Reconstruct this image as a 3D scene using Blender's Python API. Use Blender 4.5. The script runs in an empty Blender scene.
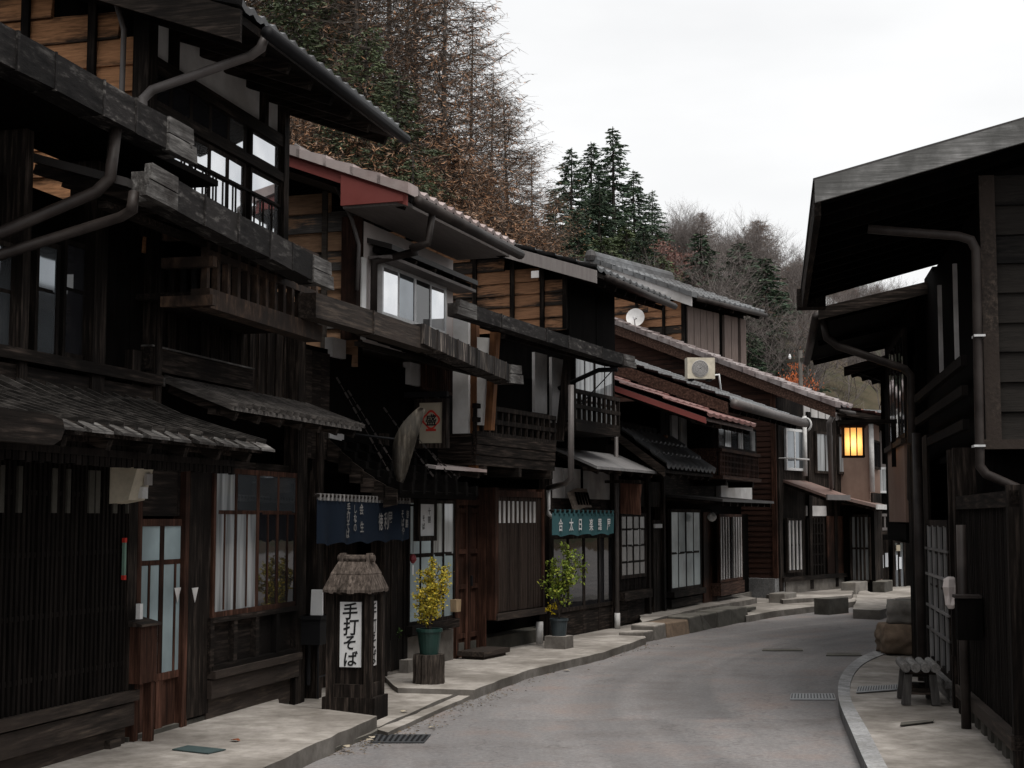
import bpy, bmesh, math, random
from mathutils import Vector, Matrix
random.seed(7)
R = math.radians
SC = bpy.context.scene
COL = SC.collection
# ------------------------------------------------------------------ camera
FPX, PITCH, EYE = 1480.0, math.atan(134/1480.0), 1.6
cam_d = bpy.data.cameras.new('camera'); cam = bpy.data.objects.new('camera', cam_d); COL.objects.link(cam)
cam_d.sensor_width = 36; cam_d.lens = 36*FPX/1024; cam_d.clip_end = 3000; cam_d.clip_start = .05
cam.location = (0, 0, EYE); cam.rotation_euler = (math.pi/2+PITCH, 0, 0)
SC.camera = cam
CP, SP = math.cos(PITCH), math.sin(PITCH)
def ray(px, py):
    x = (px-512)/FPX; y = (384-py)/FPX
    return Vector((x, CP-y*SP, SP+y*CP))
def gnd(px, py, z=0.0):                     # where a sight line meets a level surface
    d = ray(px, py); t = (z-EYE)/d.z
    return Vector((0, 0, EYE))+d*t
# ------------------------------------------------------------------ materials
def mat_base(name):
    m = bpy.data.materials.new(name); m.use_nodes = True
    nt = m.node_tree; b = nt.nodes['Principled BSDF']
    return m, nt, b
def N(nt, t, **k):
    n = nt.nodes.new(t)
    for a, v in k.items():
        if a in n.inputs: n.inputs[a].default_value = v
        else: setattr(n, a, v)
    return n
def c4(c): return (c[0], c[1], c[2], 1)
def ramp(nt, stops):
    r = nt.nodes.new('ShaderNodeValToRGB'); e = r.color_ramp.elements
    while len(e) < len(stops): e.new(.5)
    for i, (p, c) in enumerate(stops): e[i].position = p; e[i].color = c4(c)
    return r
def surf(name, cols, scale=(1, 1, 1), nscale=6, detail=6, rough=.8, spec=.2, bump=.2, island=.35, stain=None, stain_scale=.7, bdist=.01, stops=None):
    """noise-coloured surface; scale stretches the grain; island varies each board"""
    m, nt, b = mat_base(name); L = nt.links.new
    tc = N(nt, 'ShaderNodeTexCoord'); mp = N(nt, 'ShaderNodeMapping'); mp.inputs['Scale'].default_value = scale
    geo = N(nt, 'ShaderNodeNewGeometry')
    L(tc.outputs['Object'], mp.inputs['Vector'])
    if island:
        off = N(nt, 'ShaderNodeVectorMath', operation='SCALE'); off.inputs[0].default_value = (37, 53, 71)
        L(geo.outputs['Random Per Island'], off.inputs['Scale'])
        ad = N(nt, 'ShaderNodeVectorMath', operation='ADD'); L(mp.outputs[0], ad.inputs[0]); L(off.outputs[0], ad.inputs[1])
        vec = ad.outputs[0]
    else: vec = mp.outputs[0]
    nz = N(nt, 'ShaderNodeTexNoise', Scale=nscale, Detail=detail, Roughness=.65); L(vec, nz.inputs['Vector'])
    st = stops or [.3+.4*i/max(1, len(cols)-1) for i in range(len(cols))]
    rp = ramp(nt, list(zip(st, cols))); L(nz.outputs['Fac'], rp.inputs[0])
    col = rp.outputs[0]
    if stain:
        n2 = N(nt, 'ShaderNodeTexNoise', Scale=stain_scale, Detail=5, Roughness=.6); L(tc.outputs['Object'], n2.inputs['Vector'])
        r2 = ramp(nt, [(.42, (0, 0, 0)), (.62, (1, 1, 1))]); L(n2.outputs['Fac'], r2.inputs[0])
        mx = N(nt, 'ShaderNodeMixRGB', blend_type='MIX'); mx.inputs['Color2'].default_value = c4(stain)
        L(r2.outputs[0], mx.inputs['Fac']); L(col, mx.inputs['Color1']); col = mx.outputs[0]
    if island:
        mr = N(nt, 'ShaderNodeMapRange'); mr.inputs['To Min'].default_value = 1-island; mr.inputs['To Max'].default_value = 1+island
        L(geo.outputs['Random Per Island'], mr.inputs['Value'])
        mu = N(nt, 'ShaderNodeMixRGB', blend_type='MULTIPLY'); mu.inputs['Fac'].default_value = 1
        L(col, mu.inputs['Color1']); L(mr.outputs[0], mu.inputs['Color2']); col = mu.outputs[0]
    L(col, b.inputs['Base Color'])
    b.inputs['Roughness'].default_value = rough; b.inputs['Specular IOR Level'].default_value = spec
    if bump:
        bp = N(nt, 'ShaderNodeBump', Strength=bump, Distance=bdist); L(nz.outputs['Fac'], bp.inputs['Height']); L(bp.outputs[0], b.inputs['Normal'])
    return m
def siding_mat(name, dark, tan, tan_amt, zb=0, bw=.2, edge=.35):
    """horizontal weathered boards (grain along local y), tan where sheltered"""
    m, nt, b = mat_base(name); L = nt.links.new
    tc = N(nt, 'ShaderNodeTexCoord'); geo = N(nt, 'ShaderNodeNewGeometry')
    mp = N(nt, 'ShaderNodeMapping'); mp.inputs['Scale'].default_value = (3, 2.0, 24); L(tc.outputs['Object'], mp.inputs[0])
    off = N(nt, 'ShaderNodeVectorMath', operation='SCALE'); off.inputs[0].default_value = (31, 17, 53); L(geo.outputs['Random Per Island'], off.inputs['Scale'])
    ad = N(nt, 'ShaderNodeVectorMath', operation='ADD'); L(mp.outputs[0], ad.inputs[0]); L(off.outputs[0], ad.inputs[1])
    nz = N(nt, 'ShaderNodeTexNoise', Scale=2.2, Detail=7, Roughness=.7, Distortion=.4); L(ad.outputs[0], nz.inputs['Vector'])
    big = N(nt, 'ShaderNodeTexNoise', Scale=1.1, Detail=4); L(tc.outputs['Object'], big.inputs['Vector'])
    isl = N(nt, 'ShaderNodeMapRange'); isl.inputs['To Min'].default_value = -.5; isl.inputs['To Max'].default_value = .22; L(geo.outputs['Random Per Island'], isl.inputs['Value'])
    s0 = N(nt, 'ShaderNodeMath', operation='MULTIPLY_ADD'); L(big.outputs['Fac'], s0.inputs[0]); s0.inputs[1].default_value = 1.5; L(isl.outputs[0], s0.inputs[2])
    s = N(nt, 'ShaderNodeMath', operation='ADD'); L(nz.outputs['Fac'], s.inputs[0]); L(s0.outputs[0], s.inputs[1])
    sz = N(nt, 'ShaderNodeSeparateXYZ'); L(tc.outputs['Object'], sz.inputs[0])
    m1 = N(nt, 'ShaderNodeMath', operation='SUBTRACT'); L(sz.outputs['Z'], m1.inputs[0]); m1.inputs[1].default_value = zb-.012
    m2 = N(nt, 'ShaderNodeMath', operation='DIVIDE'); L(m1.outputs[0], m2.inputs[0]); m2.inputs[1].default_value = bw
    m3 = N(nt, 'ShaderNodeMath', operation='FRACT'); L(m2.outputs[0], m3.inputs[0])
    re_ = ramp(nt, [(0, (0, 0, 0)), (.30, (.75, .75, .75)), (.62, (1, 1, 1)), (1, (.45, .45, .45))]); L(m3.outputs[0], re_.inputs[0])
    m4 = N(nt, 'ShaderNodeMath', operation='MULTIPLY_ADD'); L(re_.outputs[0], m4.inputs[0]); m4.inputs[1].default_value = edge; L(s.outputs[0], m4.inputs[2])
    m5 = N(nt, 'ShaderNodeMath', operation='SUBTRACT'); L(m4.outputs[0], m5.inputs[0]); m5.inputs[1].default_value = edge*.75; s = m5
    rp = ramp(nt, [(.58-tan_amt, (0, 0, 0)), (1.72-tan_amt, (1, 1, 1))])
    L(s.outputs[0], rp.inputs[0])
    gr = ramp(nt, [(.3, [c*.45 for c in dark]), (.7, [c*1.7 for c in dark])]); L(nz.outputs['Fac'], gr.inputs[0])
    gt = ramp(nt, [(.3, [c*.55 for c in tan]), (.7, [c*1.25 for c in tan])]); L(nz.outputs['Fac'], gt.inputs[0])
    mx = N(nt, 'ShaderNodeMixRGB'); L(rp.outputs[0], mx.inputs[0]); L(gr.outputs[0], mx.inputs[1]); L(gt.outputs[0], mx.inputs[2])
    L(mx.outputs[0], b.inputs['Base Color']); b.inputs['Roughness'].default_value = .85; b.inputs['Specular IOR Level'].default_value = .15
    bp = N(nt, 'ShaderNodeBump', Strength=.5, Distance=.01); L(nz.outputs['Fac'], bp.inputs['Height']); L(bp.outputs[0], b.inputs['Normal'])
    return m
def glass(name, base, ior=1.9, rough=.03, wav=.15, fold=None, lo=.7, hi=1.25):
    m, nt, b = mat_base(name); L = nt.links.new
    tc = N(nt, 'ShaderNodeTexCoord'); mp = N(nt, 'ShaderNodeMapping'); mp.inputs['Scale'].default_value = fold or (1, 1, 1); L(tc.outputs['Object'], mp.inputs[0])  # fold stretches the tones: fold shading and reflections painted into pane colour
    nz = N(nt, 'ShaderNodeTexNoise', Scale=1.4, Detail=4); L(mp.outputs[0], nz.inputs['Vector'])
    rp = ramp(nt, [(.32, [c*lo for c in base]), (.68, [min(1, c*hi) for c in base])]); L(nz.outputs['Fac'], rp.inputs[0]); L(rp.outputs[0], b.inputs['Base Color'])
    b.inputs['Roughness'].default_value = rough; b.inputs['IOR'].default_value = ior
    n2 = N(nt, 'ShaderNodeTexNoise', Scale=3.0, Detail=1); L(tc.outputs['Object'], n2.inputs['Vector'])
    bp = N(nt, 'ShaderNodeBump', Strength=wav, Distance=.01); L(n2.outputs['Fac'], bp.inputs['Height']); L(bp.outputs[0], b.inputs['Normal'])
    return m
def plain(name, c, rough=.6, spec=.3, metal=0, var=.2, ns=8):
    m = surf(name, [[x*(1-var) for x in c], [x*(1+var) for x in c]], nscale=ns, detail=4, rough=rough, spec=spec, bump=.05, island=.08)
    m.node_tree.nodes['Principled BSDF'].inputs['Metallic'].default_value = metal
    return m
def leafmat(name, cols, trans=.25):
    m, nt, b = mat_base(name); L = nt.links.new
    geo = N(nt, 'ShaderNodeNewGeometry'); rp = ramp(nt, [(i/(len(cols)-1), c) for i, c in enumerate(cols)])
    L(geo.outputs['Random Per Island'], rp.inputs[0])
    oi = N(nt, 'ShaderNodeObjectInfo'); mr = N(nt, 'ShaderNodeMapRange'); mr.inputs['To Min'].default_value = .7; mr.inputs['To Max'].default_value = 1.25
    L(oi.outputs['Random'], mr.inputs['Value'])
    mu = N(nt, 'ShaderNodeMixRGB', blend_type='MULTIPLY'); mu.inputs['Fac'].default_value = 1; L(rp.outputs[0], mu.inputs[1]); L(mr.outputs[0], mu.inputs[2])
    L(mu.outputs[0], b.inputs['Base Color']); b.inputs['Roughness'].default_value = .7; b.inputs['Specular IOR Level'].default_value = .2
    return m
def emit(name, c, s):
    m, nt, b = mat_base(name)
    tc = N(nt, 'ShaderNodeTexCoord'); nz = N(nt, 'ShaderNodeTexNoise', Scale=30, Detail=3); nt.links.new(tc.outputs['Object'], nz.inputs['Vector'])
    rp = ramp(nt, [(.3, [x*.9 for x in c]), (.7, c)]); nt.links.new(nz.outputs['Fac'], rp.inputs[0])
    nt.links.new(rp.outputs[0], b.inputs['Emission Color']); nt.links.new(rp.outputs[0], b.inputs['Base Color'])
    b.inputs['Emission Strength'].default_value = s
    return m
M = {}
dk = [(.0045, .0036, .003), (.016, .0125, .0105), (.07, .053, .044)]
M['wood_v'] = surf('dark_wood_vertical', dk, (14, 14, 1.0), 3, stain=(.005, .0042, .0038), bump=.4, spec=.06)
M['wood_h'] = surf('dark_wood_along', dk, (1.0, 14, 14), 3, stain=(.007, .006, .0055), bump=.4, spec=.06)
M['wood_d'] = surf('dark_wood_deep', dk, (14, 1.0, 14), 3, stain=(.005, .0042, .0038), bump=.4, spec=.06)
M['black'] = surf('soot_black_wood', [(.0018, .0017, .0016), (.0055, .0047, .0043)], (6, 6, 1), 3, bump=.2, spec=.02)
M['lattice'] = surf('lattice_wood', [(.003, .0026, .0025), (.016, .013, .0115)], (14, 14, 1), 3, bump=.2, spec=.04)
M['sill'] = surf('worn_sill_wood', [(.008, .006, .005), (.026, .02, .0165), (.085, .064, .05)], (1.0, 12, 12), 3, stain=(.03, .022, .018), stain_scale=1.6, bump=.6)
M['red_v'] = surf('red_brown_wood', [(.014, .007, .0046), (.048, .022, .0145), (.12, .056, .038)], (12, 12, .8), 3, bump=.3, stain=(.010, .005, .0036), spec=.1)
M['red_h'] = surf('red_brown_wood_along', [(.012, .007, .0052), (.042, .023, .017), (.11, .064, .047)], (.8, 12, 12), 3, bump=.3, spec=.1)
M['orange_v'] = surf('fresh_brown_wood', [(.10, .042, .016), (.22, .095, .038), (.32, .15, .065)], (12, 12, .8), 3, bump=.3, stain=(.05, .022, .012))
M['gutter'] = surf('weathered_gutter_metal', [(.005, .0045, .0045), (.018, .016, .0155), (.15, .14, .13)], (1.4, 5, 5), 4.5, detail=10, bump=.6, stain=(.014, .0125, .012), stain_scale=2.6, island=.5, stops=[.36, .54, .74], spec=.12)
M['gutter2'] = surf('streaked_gutter_metal', [(.008, .007, .007), (.035, .029, .026), (.26, .22, .19)], (9, 9, .9), 3, detail=7, bump=.5, island=.5, stops=[.35, .55, .72])
M['pale_end'] = surf('bleached_end_wood', [(.02, .018, .017), (.085, .08, .076), (.22, .21, .20)], (1.2, 12, 12), 3, bump=.8, stain=(.025, .021, .019), stain_scale=3, island=.3)
SID = {'siding': ((.030, .024, .020), (.32, .165, .09), -.19), 'siding_w': ((.022, .0175, .0145), (.40, .20, .10), .02), 'siding_g': ((.09, .082, .076), (.32, .19, .115), -.30), 'siding_r': ((.0055, .005, .0048), (.018, .0155, .0135), -.1), 'siding_b': ((.016, .009, .0068), (.045, .021, .015), .0)}
M['siding'] = siding_mat('weathered_siding', (.022, .0185, .0165), (.46, .20, .085), -.03)
M['siding_g'] = siding_mat('grey_siding', (.07, .064, .06), (.36, .19, .10), -.20)
M['siding_r'] = siding_mat('dark_grey_siding', (.020, .018, .0175), (.06, .05, .042), -.2)
M['siding_b'] = siding_mat('red_brown_siding', (.022, .012, .009), (.07, .03, .02), .0)
M['plaster'] = surf('white_plaster', [(.76, .75, .74), (.88, .87, .86)], (1, 1, .5), 4, stain=(.58, .56, .54), stain_scale=1.4, bump=.08, island=0)
M['plaster_g'] = surf('grey_plaster', [(.38, .365, .36), (.55, .53, .52)], (1, 1, .4), 4, stain=(.30, .285, .275), stain_scale=1.5, bump=.1, island=.15)
M['plaster_p'] = surf('pinkish_plaster', [(.52, .46, .44), (.62, .56, .535)], (1, 1, .5), 4, bump=.06, island=0)
M['mortar'] = surf('ochre_wall', [(.15, .10, .078), (.23, .155, .122)], (1, 1, .4), 4, stain=(.16, .10, .08), bump=.1, island=0)
M['pipe'] = surf('brown_pipe', [(.012, .009, .008), (.024, .018, .016)], (1, 1, 1), 3, detail=6, rough=.55, spec=.2, bump=.1, stain=(.034, .027, .024), stain_scale=4, island=0)
M['pipe_g'] = plain('grey_pipe', (.10, .088, .084), .5, .4)
M['pipe_w'] = plain('white_pipe', (.5, .49, .48), .5, .4)
M['iron'] = plain('dark_iron', (.008, .008, .009), .6, .15)
M['carved'] = surf('carved_wood', [(.11, .088, .07), (.20, .16, .13), (.30, .25, .205)], (2, 8, 8), 3, bump=.3)
M['tile_brown'] = surf('brown_tile', [(.07, .052, .05), (.17, .135, .13)], (1, 1, 1), 7, rough=.6, spec=.4, bump=.25, stain=(.24, .21, .205), stain_scale=3, island=.35)
M['slat_wood'] = surf('pale_slat_wood', [(.10, .095, .09), (.20, .19, .185)], (10, 10, 1), 3, bump=.2)
M['metal_roof'] = surf('dark_sheet_roof', [(.02, .019, .019), (.05, .046, .045)], (2, 1, 1), 5, rough=.55, spec=.35, bump=.2, stain=(.03, .026, .024), island=.3)
M['awning'] = surf('sooty_awning_boards', [(.006, .0055, .005), (.02, .018, .0165), (.075, .068, .062)], (10, 1.2, 10), 3, rough=.85, spec=.1, bump=.5, island=.6)
M['grey_roof'] = surf('grey_sheet_roof', [(.10, .098, .098), (.22, .21, .21)], (9, 1, 1), 3, rough=.6, spec=.35, bump=.3, island=.3)
M['board_roof'] = surf('weathered_board_roof', [(.02, .018, .017), (.06, .054, .05), (.14, .125, .115)], (10, 1.2, 10), 3, rough=.85, spec=.15, bump=.5, island=.5)
M['tile_pink'] = surf('faded_red_tile', [(.20, .145, .135), (.40, .32, .30)], (1, 1, 1), 5, rough=.7, bump=.2, stain=(.33, .29, .28), island=.3)
M['tile_red'] = surf('red_tile', [(.10, .04, .035), (.22, .10, .088)], (1, 1, 1), 5, rough=.6, bump=.2, stain=(.16, .09, .08), island=.3)
M['tile_grey'] = surf('grey_tile', [(.06, .062, .066), (.16, .165, .17)], (1, 1, 1), 7, rough=.6, spec=.4, bump=.25, stain=(.05, .048, .048), island=.35)
M['tile_rust'] = surf('rust_sheet', [(.09, .05, .04), (.22, .15, .13)], (8, 1, 1), 4, rough=.7, bump=.25, stain=(.19, .16, .15), island=.2)
M['red_paint'] = surf('red_painted_board', [(.17, .04, .034), (.23, .06, .052)], (1, 1, 1), 4, rough=.6, bump=.08, stain=(.19, .055, .048), island=0)
M['soffit_g'] = surf('grey_soffit', [(.16, .14, .135), (.22, .2, .19)], (1, 10, 1), 3, bump=.1, island=.15)
M['cream'] = plain('cream_plastic', (.50, .45, .36), .5, .3)
M['white'] = plain('white_enamel', (.62, .62, .62), .4, .4)
M['alu'] = plain('white_window_frame', (.55, .55, .55), .45, .4)
M['paper'] = plain('white_paper', (.62, .62, .62), .8, .1, var=.06)
M['sign_cream'] = plain('cream_sign_board', (.34, .295, .225), .7, .2, var=.08)
M['ink'] = plain('black_ink', (.012, .012, .013), .7, .2)
M['red_ink'] = plain('red_ink', (.42, .03, .02), .7, .2)
M['chalk'] = plain('white_print', (.62, .62, .62), .8, .1)
M['g_sky'] = glass('sky_reflecting_glass', (.82, .86, .92), 1.8, wav=.06)
M['g_sky'].node_tree.nodes['Principled BSDF'].inputs['Metallic'].default_value = .92
M['g_frost'] = glass('frosted_blue_glass', (.31, .385, .405), 1.5, .22, fold=(1.2, 1.2, 1.2), lo=.55, hi=1.15)
M['g_paper'] = glass('dim_papered_glass', (.13, .125, .118), 1.5, .25, fold=(3, 3, 2), lo=.5, hi=1.3)
M['g_curt'] = glass('curtained_glass', (.27, .28, .285), 1.6, .08, fold=(9, 9, .7), lo=.35, hi=1.35)  # light and shade of curtain folds painted as streaks
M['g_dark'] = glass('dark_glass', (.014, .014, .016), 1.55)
M['g_mid'] = glass('dim_glass', (.22, .24, .26), 1.8, .05, wav=.08)
M['g_mid'].node_tree.nodes['Principled BSDF'].inputs['Metallic'].default_value = .8
M['bal'] = surf('balcony_wood', [(.012, .008, .006), (.045, .029, .021), (.14, .085, .055)], (6, 6, 2), 3, bump=.4, stain=(.02, .014, .011), stain_scale=3)
M['navy'] = surf('navy_cloth', [(.0055, .0085, .0145), (.010, .015, .024)], (30, 30, 30), 8, rough=.9, spec=.05, bump=.1, island=0)
M['teal'] = surf('teal_cloth', [(.035, .085, .095), (.055, .125, .135)], (30, 30, 30), 8, rough=.9, spec=.05, bump=.1, island=0)
M['thatch'] = surf('bark_thatch', [(.022, .018, .015), (.075, .06, .051), (.165, .134, .115)], (9, 9, 3), 4, detail=8, rough=.95, spec=.05, bump=.9, island=.3)
M['bark'] = surf('log_bark', [(.012, .010, .009), (.05, .041, .035), (.11, .09, .076)], (16, 16, 2), 3, detail=7, rough=.95, spec=.05, bump=1, bdist=.03, island=0)
M['trunk'] = surf('tree_bark', [(.03, .026, .023), (.075, .065, .058)], (6, 6, 1), 4, rough=.95, spec=.05, bump=.3, island=.2)
M['trunk_pale'] = surf('pale_tree_bark', [(.10, .087, .082), (.20, .175, .165)], (6, 6, 1), 4, rough=.95, spec=.05, bump=.3, island=.25)
M['pot_green'] = plain('green_pot', (.010, .034, .028), .45, .4)
M['pot_dark'] = plain('dark_pot', (.03, .04, .045), .5, .4)
M['pot_white'] = plain('white_pot', (.48, .44, .43), .5, .4)
M['soil'] = plain('soil', (.03, .02, .015), .95, .05)
M['leaf_y'] = leafmat('yellow_leaves', [(.62, .42, .03), (.55, .42, .05), (.30, .32, .05), (.70, .50, .06)])
M['leaf_g'] = leafmat('yellow_green_leaves', [(.14, .20, .025), (.24, .30, .04), (.08, .13, .022), (.36, .36, .05)])
M['leaf_d'] = leafmat('dark_green_leaves', [(.04, .08, .025), (.07, .12, .03), (.05, .09, .03)])
M['leaf_o'] = leafmat('orange_leaves', [(.30, .075, .02), (.24, .06, .02), (.36, .12, .04)])
M['flower'] = plain('yellow_flower', (.6, .45, .02), .7, .1)
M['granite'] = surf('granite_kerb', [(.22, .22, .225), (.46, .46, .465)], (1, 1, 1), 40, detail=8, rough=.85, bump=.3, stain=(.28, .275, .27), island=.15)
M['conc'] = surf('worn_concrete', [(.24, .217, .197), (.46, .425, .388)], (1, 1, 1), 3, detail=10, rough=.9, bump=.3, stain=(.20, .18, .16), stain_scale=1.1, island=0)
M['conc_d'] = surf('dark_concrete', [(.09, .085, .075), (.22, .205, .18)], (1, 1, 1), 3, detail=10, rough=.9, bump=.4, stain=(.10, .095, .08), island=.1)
M['stone'] = surf('boulder_stone', [(.09, .082, .074), (.27, .245, .215)], (1, 1, 1), 5, detail=10, rough=.9, bump=.7, stain=(.20, .19, .175), stain_scale=3, island=0)
M['stone_b'] = surf('brown_boulder', [(.09, .065, .048), (.26, .185, .13)], (1, 1, 1), 5, detail=10, rough=.9, bump=.7, stain=(.12, .09, .065), stain_scale=3, island=0)
M['grate'] = plain('steel_grate', (.26, .27, .28), .5, .5)
M['grate_d'] = plain('cast_iron_grate', (.035, .037, .04), .6, .4)
M['plate'] = plain('teal_plate', (.05, .075, .075), .6, .3)
M['bench'] = surf('bleached_bench_wood', [(.08, .075, .072), (.22, .21, .20)], (1.2, 10, 10), 4, rough=.85, bump=.4, island=.2)
M['glow'] = emit('lit_lantern_paper', (1.0, .46, .12), 1.7)
M['bulb'] = emit('lit_bulb', (1.0, .80, .45), 14)
M['pane_white'] = plain('bright_notice', (.55, .57, .6), .7, .2, var=.05)
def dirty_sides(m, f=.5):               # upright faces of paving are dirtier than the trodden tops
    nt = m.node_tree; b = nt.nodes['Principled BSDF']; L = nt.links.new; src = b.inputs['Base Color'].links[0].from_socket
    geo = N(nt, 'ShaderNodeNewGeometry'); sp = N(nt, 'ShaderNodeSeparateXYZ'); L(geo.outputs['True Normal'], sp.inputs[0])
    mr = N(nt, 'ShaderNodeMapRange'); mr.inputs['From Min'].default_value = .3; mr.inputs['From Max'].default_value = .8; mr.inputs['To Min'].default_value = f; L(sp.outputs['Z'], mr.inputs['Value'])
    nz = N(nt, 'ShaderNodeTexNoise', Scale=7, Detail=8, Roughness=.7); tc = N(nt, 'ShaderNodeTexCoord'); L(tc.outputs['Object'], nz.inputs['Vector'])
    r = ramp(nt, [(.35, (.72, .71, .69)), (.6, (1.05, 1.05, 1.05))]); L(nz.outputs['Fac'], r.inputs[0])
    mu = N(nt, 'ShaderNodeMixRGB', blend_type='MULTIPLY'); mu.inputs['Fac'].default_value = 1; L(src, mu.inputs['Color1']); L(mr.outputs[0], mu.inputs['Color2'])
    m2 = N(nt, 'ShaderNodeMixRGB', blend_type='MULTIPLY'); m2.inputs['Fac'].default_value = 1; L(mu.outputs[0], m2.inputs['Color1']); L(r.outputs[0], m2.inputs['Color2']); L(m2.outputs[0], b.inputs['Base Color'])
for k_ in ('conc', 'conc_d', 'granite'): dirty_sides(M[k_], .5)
def paper_shade():
    m = bpy.data.materials.new('lantern_paper'); m.use_nodes = True; nt = m.node_tree; nt.nodes.clear(); L = nt.links.new
    o = N(nt, 'ShaderNodeOutputMaterial'); t = N(nt, 'ShaderNodeBsdfTranslucent'); d = N(nt, 'ShaderNodeBsdfDiffuse'); x = N(nt, 'ShaderNodeMixShader')
    nz = N(nt, 'ShaderNodeTexNoise', Scale=25, Detail=4); r = ramp(nt, [(.3, (.86, .62, .34)), (.7, (.95, .74, .45))]); L(nz.outputs['Fac'], r.inputs[0]); L(r.outputs[0], t.inputs[0]); L(r.outputs[0], d.inputs[0])
    x.inputs[0].default_value = .35; L(t.outputs[0], x.inputs[1]); L(d.outputs[0], x.inputs[2]); L(x.outputs[0], o.inputs[0]); return m
M['shade'] = paper_shade()
# ------------------------------------------------------------------ mesh builder
SPLIT = {'post', 'upper_post', 'footing_post', 'door_post', 'plaster_panel', 'plaster_patch', 'bracket', 'pale_post', 'glazing_bar', 'white_sticker', 'shutter_board', 'notice',
         'pale_slat', 'leg', 'foot', 'pipe_clip', 'footing_stone', 'roof_batten', 'transom_paper', 'seat_log', 'insulator', 'balcony_rail', 'batten', 'gutter_end', 'pane', 'lettering'}
class MB:
    def __init__(s, side=1): s.v, s.f, s.side, s.isl = [], [], side, []
    def groups(s):
        bb = []
        for (v0, v1, f0, f1) in s.isl:
            P = s.v[v0:v1]; bb.append([min(p[i] for p in P)-.004 for i in range(3)]+[max(p[i] for p in P)+.004 for i in range(3)])
        par = list(range(len(bb)))
        def find(i):
            while par[i] != i: i = par[i]
            return i
        for i in range(len(bb)):
            for j in range(i):
                if all(bb[i][k] <= bb[j][k+3] and bb[j][k] <= bb[i][k+3] for k in range(3)): par[find(i)] = find(j)
        out = {}
        for i, (v0, v1, f0, f1) in enumerate(s.isl):
            g = out.setdefault(find(i), MB(s.side)); g.add(s.v[v0:v1], [[k-v0 for k in f] for f in s.f[f0:f1]])
        return list(out.values())
    def add(s, vs, fs):
        vs, fs = list(vs), list(fs); s.isl.append((len(s.v), len(s.v)+len(vs), len(s.f), len(s.f)+len(fs)))
        o = len(s.v); s.v += [tuple(v) for v in vs]; s.f += [[i+o for i in f] for f in fs]
    def hexa(s, p): s.add(p, [(0, 1, 2, 3), (4, 5, 6, 7), (0, 1, 5, 4), (1, 2, 6, 5), (2, 3, 7, 6), (3, 0, 4, 7)])
    def box(s, a0, a1, n0, n1, z0, z1):
        s.hexa([(a0, n0, z0), (a1, n0, z0), (a1, n1, z0), (a0, n1, z0), (a0, n0, z1), (a1, n0, z1), (a1, n1, z1), (a0, n1, z1)])
    def beam(s, p, q, w, h):
        p, q = Vector(p), Vector(q); d = (q-p).normalized()
        up = Vector((0, 0, 1)) if abs(d.z) < .95 else Vector((1, 0, 0))
        x = d.cross(up).normalized(); y = x.cross(d).normalized()
        c = [(-w/2, -h/2), (w/2, -h/2), (w/2, h/2), (-w/2, h/2)]
        s.add([p+x*i+y*j for i, j in c]+[q+x*i+y*j for i, j in c], [(0, 1, 2, 3), (4, 5, 6, 7), (0, 1, 5, 4), (1, 2, 6, 5), (2, 3, 7, 6), (3, 0, 4, 7)])
    def tube(s, pts, r, k=8, r2=None):
        pts = [Vector(p) for p in pts]; n = len(pts); vs = []; ref = None
        for i, p in enumerate(pts):
            a = (pts[i]-pts[i-1]).normalized() if i else None
            b = (pts[i+1]-pts[i]).normalized() if i < n-1 else None
            d = (a+b).normalized() if a and b else (a or b)
            if ref is None: ref = Vector((0, 0, 1)) if abs(d.z) < .9 else Vector((1, 0, 0))
            x = d.cross(ref); x = x.normalized() if x.length > 1e-4 else Vector((1, 0, 0)); y = x.cross(d).normalized(); ref = y
            m = 1/max(.5, d.dot(a)) if a and b else 1
            rr = r if r2 is None else r+(r2-r)*i/(n-1)
            for j in range(k):
                t = 2*math.pi*j/k; vs.append(p+(x*math.cos(t)+y*math.sin(t)*m)*rr)
        fs = [(i*k+j, i*k+(j+1) % k, (i+1)*k+(j+1) % k, (i+1)*k+j) for i in range(n-1) for j in range(k)]
        fs += [tuple(range(k)), tuple((n-1)*k+j for j in range(k))]
        s.add(vs, fs)
    def prism(s, poly, ext):
        e = Vector(ext); n = len(poly); vs = [Vector(p) for p in poly]; vs += [p+e for p in vs]
        s.add(vs, [tuple(range(n)), tuple(range(n, 2*n))]+[(i, (i+1) % n, n+(i+1) % n, n+i) for i in range(n)])
    def quad(s, *p): s.add(p, [tuple(range(len(p)))])
    def lathe(s, c, prof, k=16, jit=0):
        vs = []; c = Vector(c)
        for r, z in prof:
            for j in range(k):
                t = 2*math.pi*j/k; q = r*(1+random.uniform(-jit, jit)); vs.append(c+Vector((q*math.cos(t), q*math.sin(t), z)))
        n = len(prof)
        s.add(vs, [(i*k+j, i*k+(j+1) % k, (i+1)*k+(j+1) % k, (i+1)*k+j) for i in range(n-1) for j in range(k)]+[tuple(range(k)), tuple((n-1)*k+j for j in range(k))])
    def mesh(s, name, m, smooth=False, fix=True):
        me = bpy.data.meshes.new(name)
        me.from_pydata([(a, -n*s.side, z) for a, n, z in s.v], [], s.f)
        if fix:
            bm = bmesh.new(); bm.from_mesh(me); bmesh.ops.recalc_face_normals(bm, faces=bm.faces); bm.to_mesh(me); bm.free()
        if smooth: me.polygons.foreach_set('use_smooth', [True]*len(me.polygons))
        me.materials.append(m); me.update()
        return me
def link(name, me, parent=None):
    o = bpy.data.objects.new(name, me); COL.objects.link(o)
    if parent: o.parent = parent
    return o
def tag(o, label, cat, group=None):
    o['label'] = label; o['category'] = cat
    if group: o['group'] = group
    return o
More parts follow.
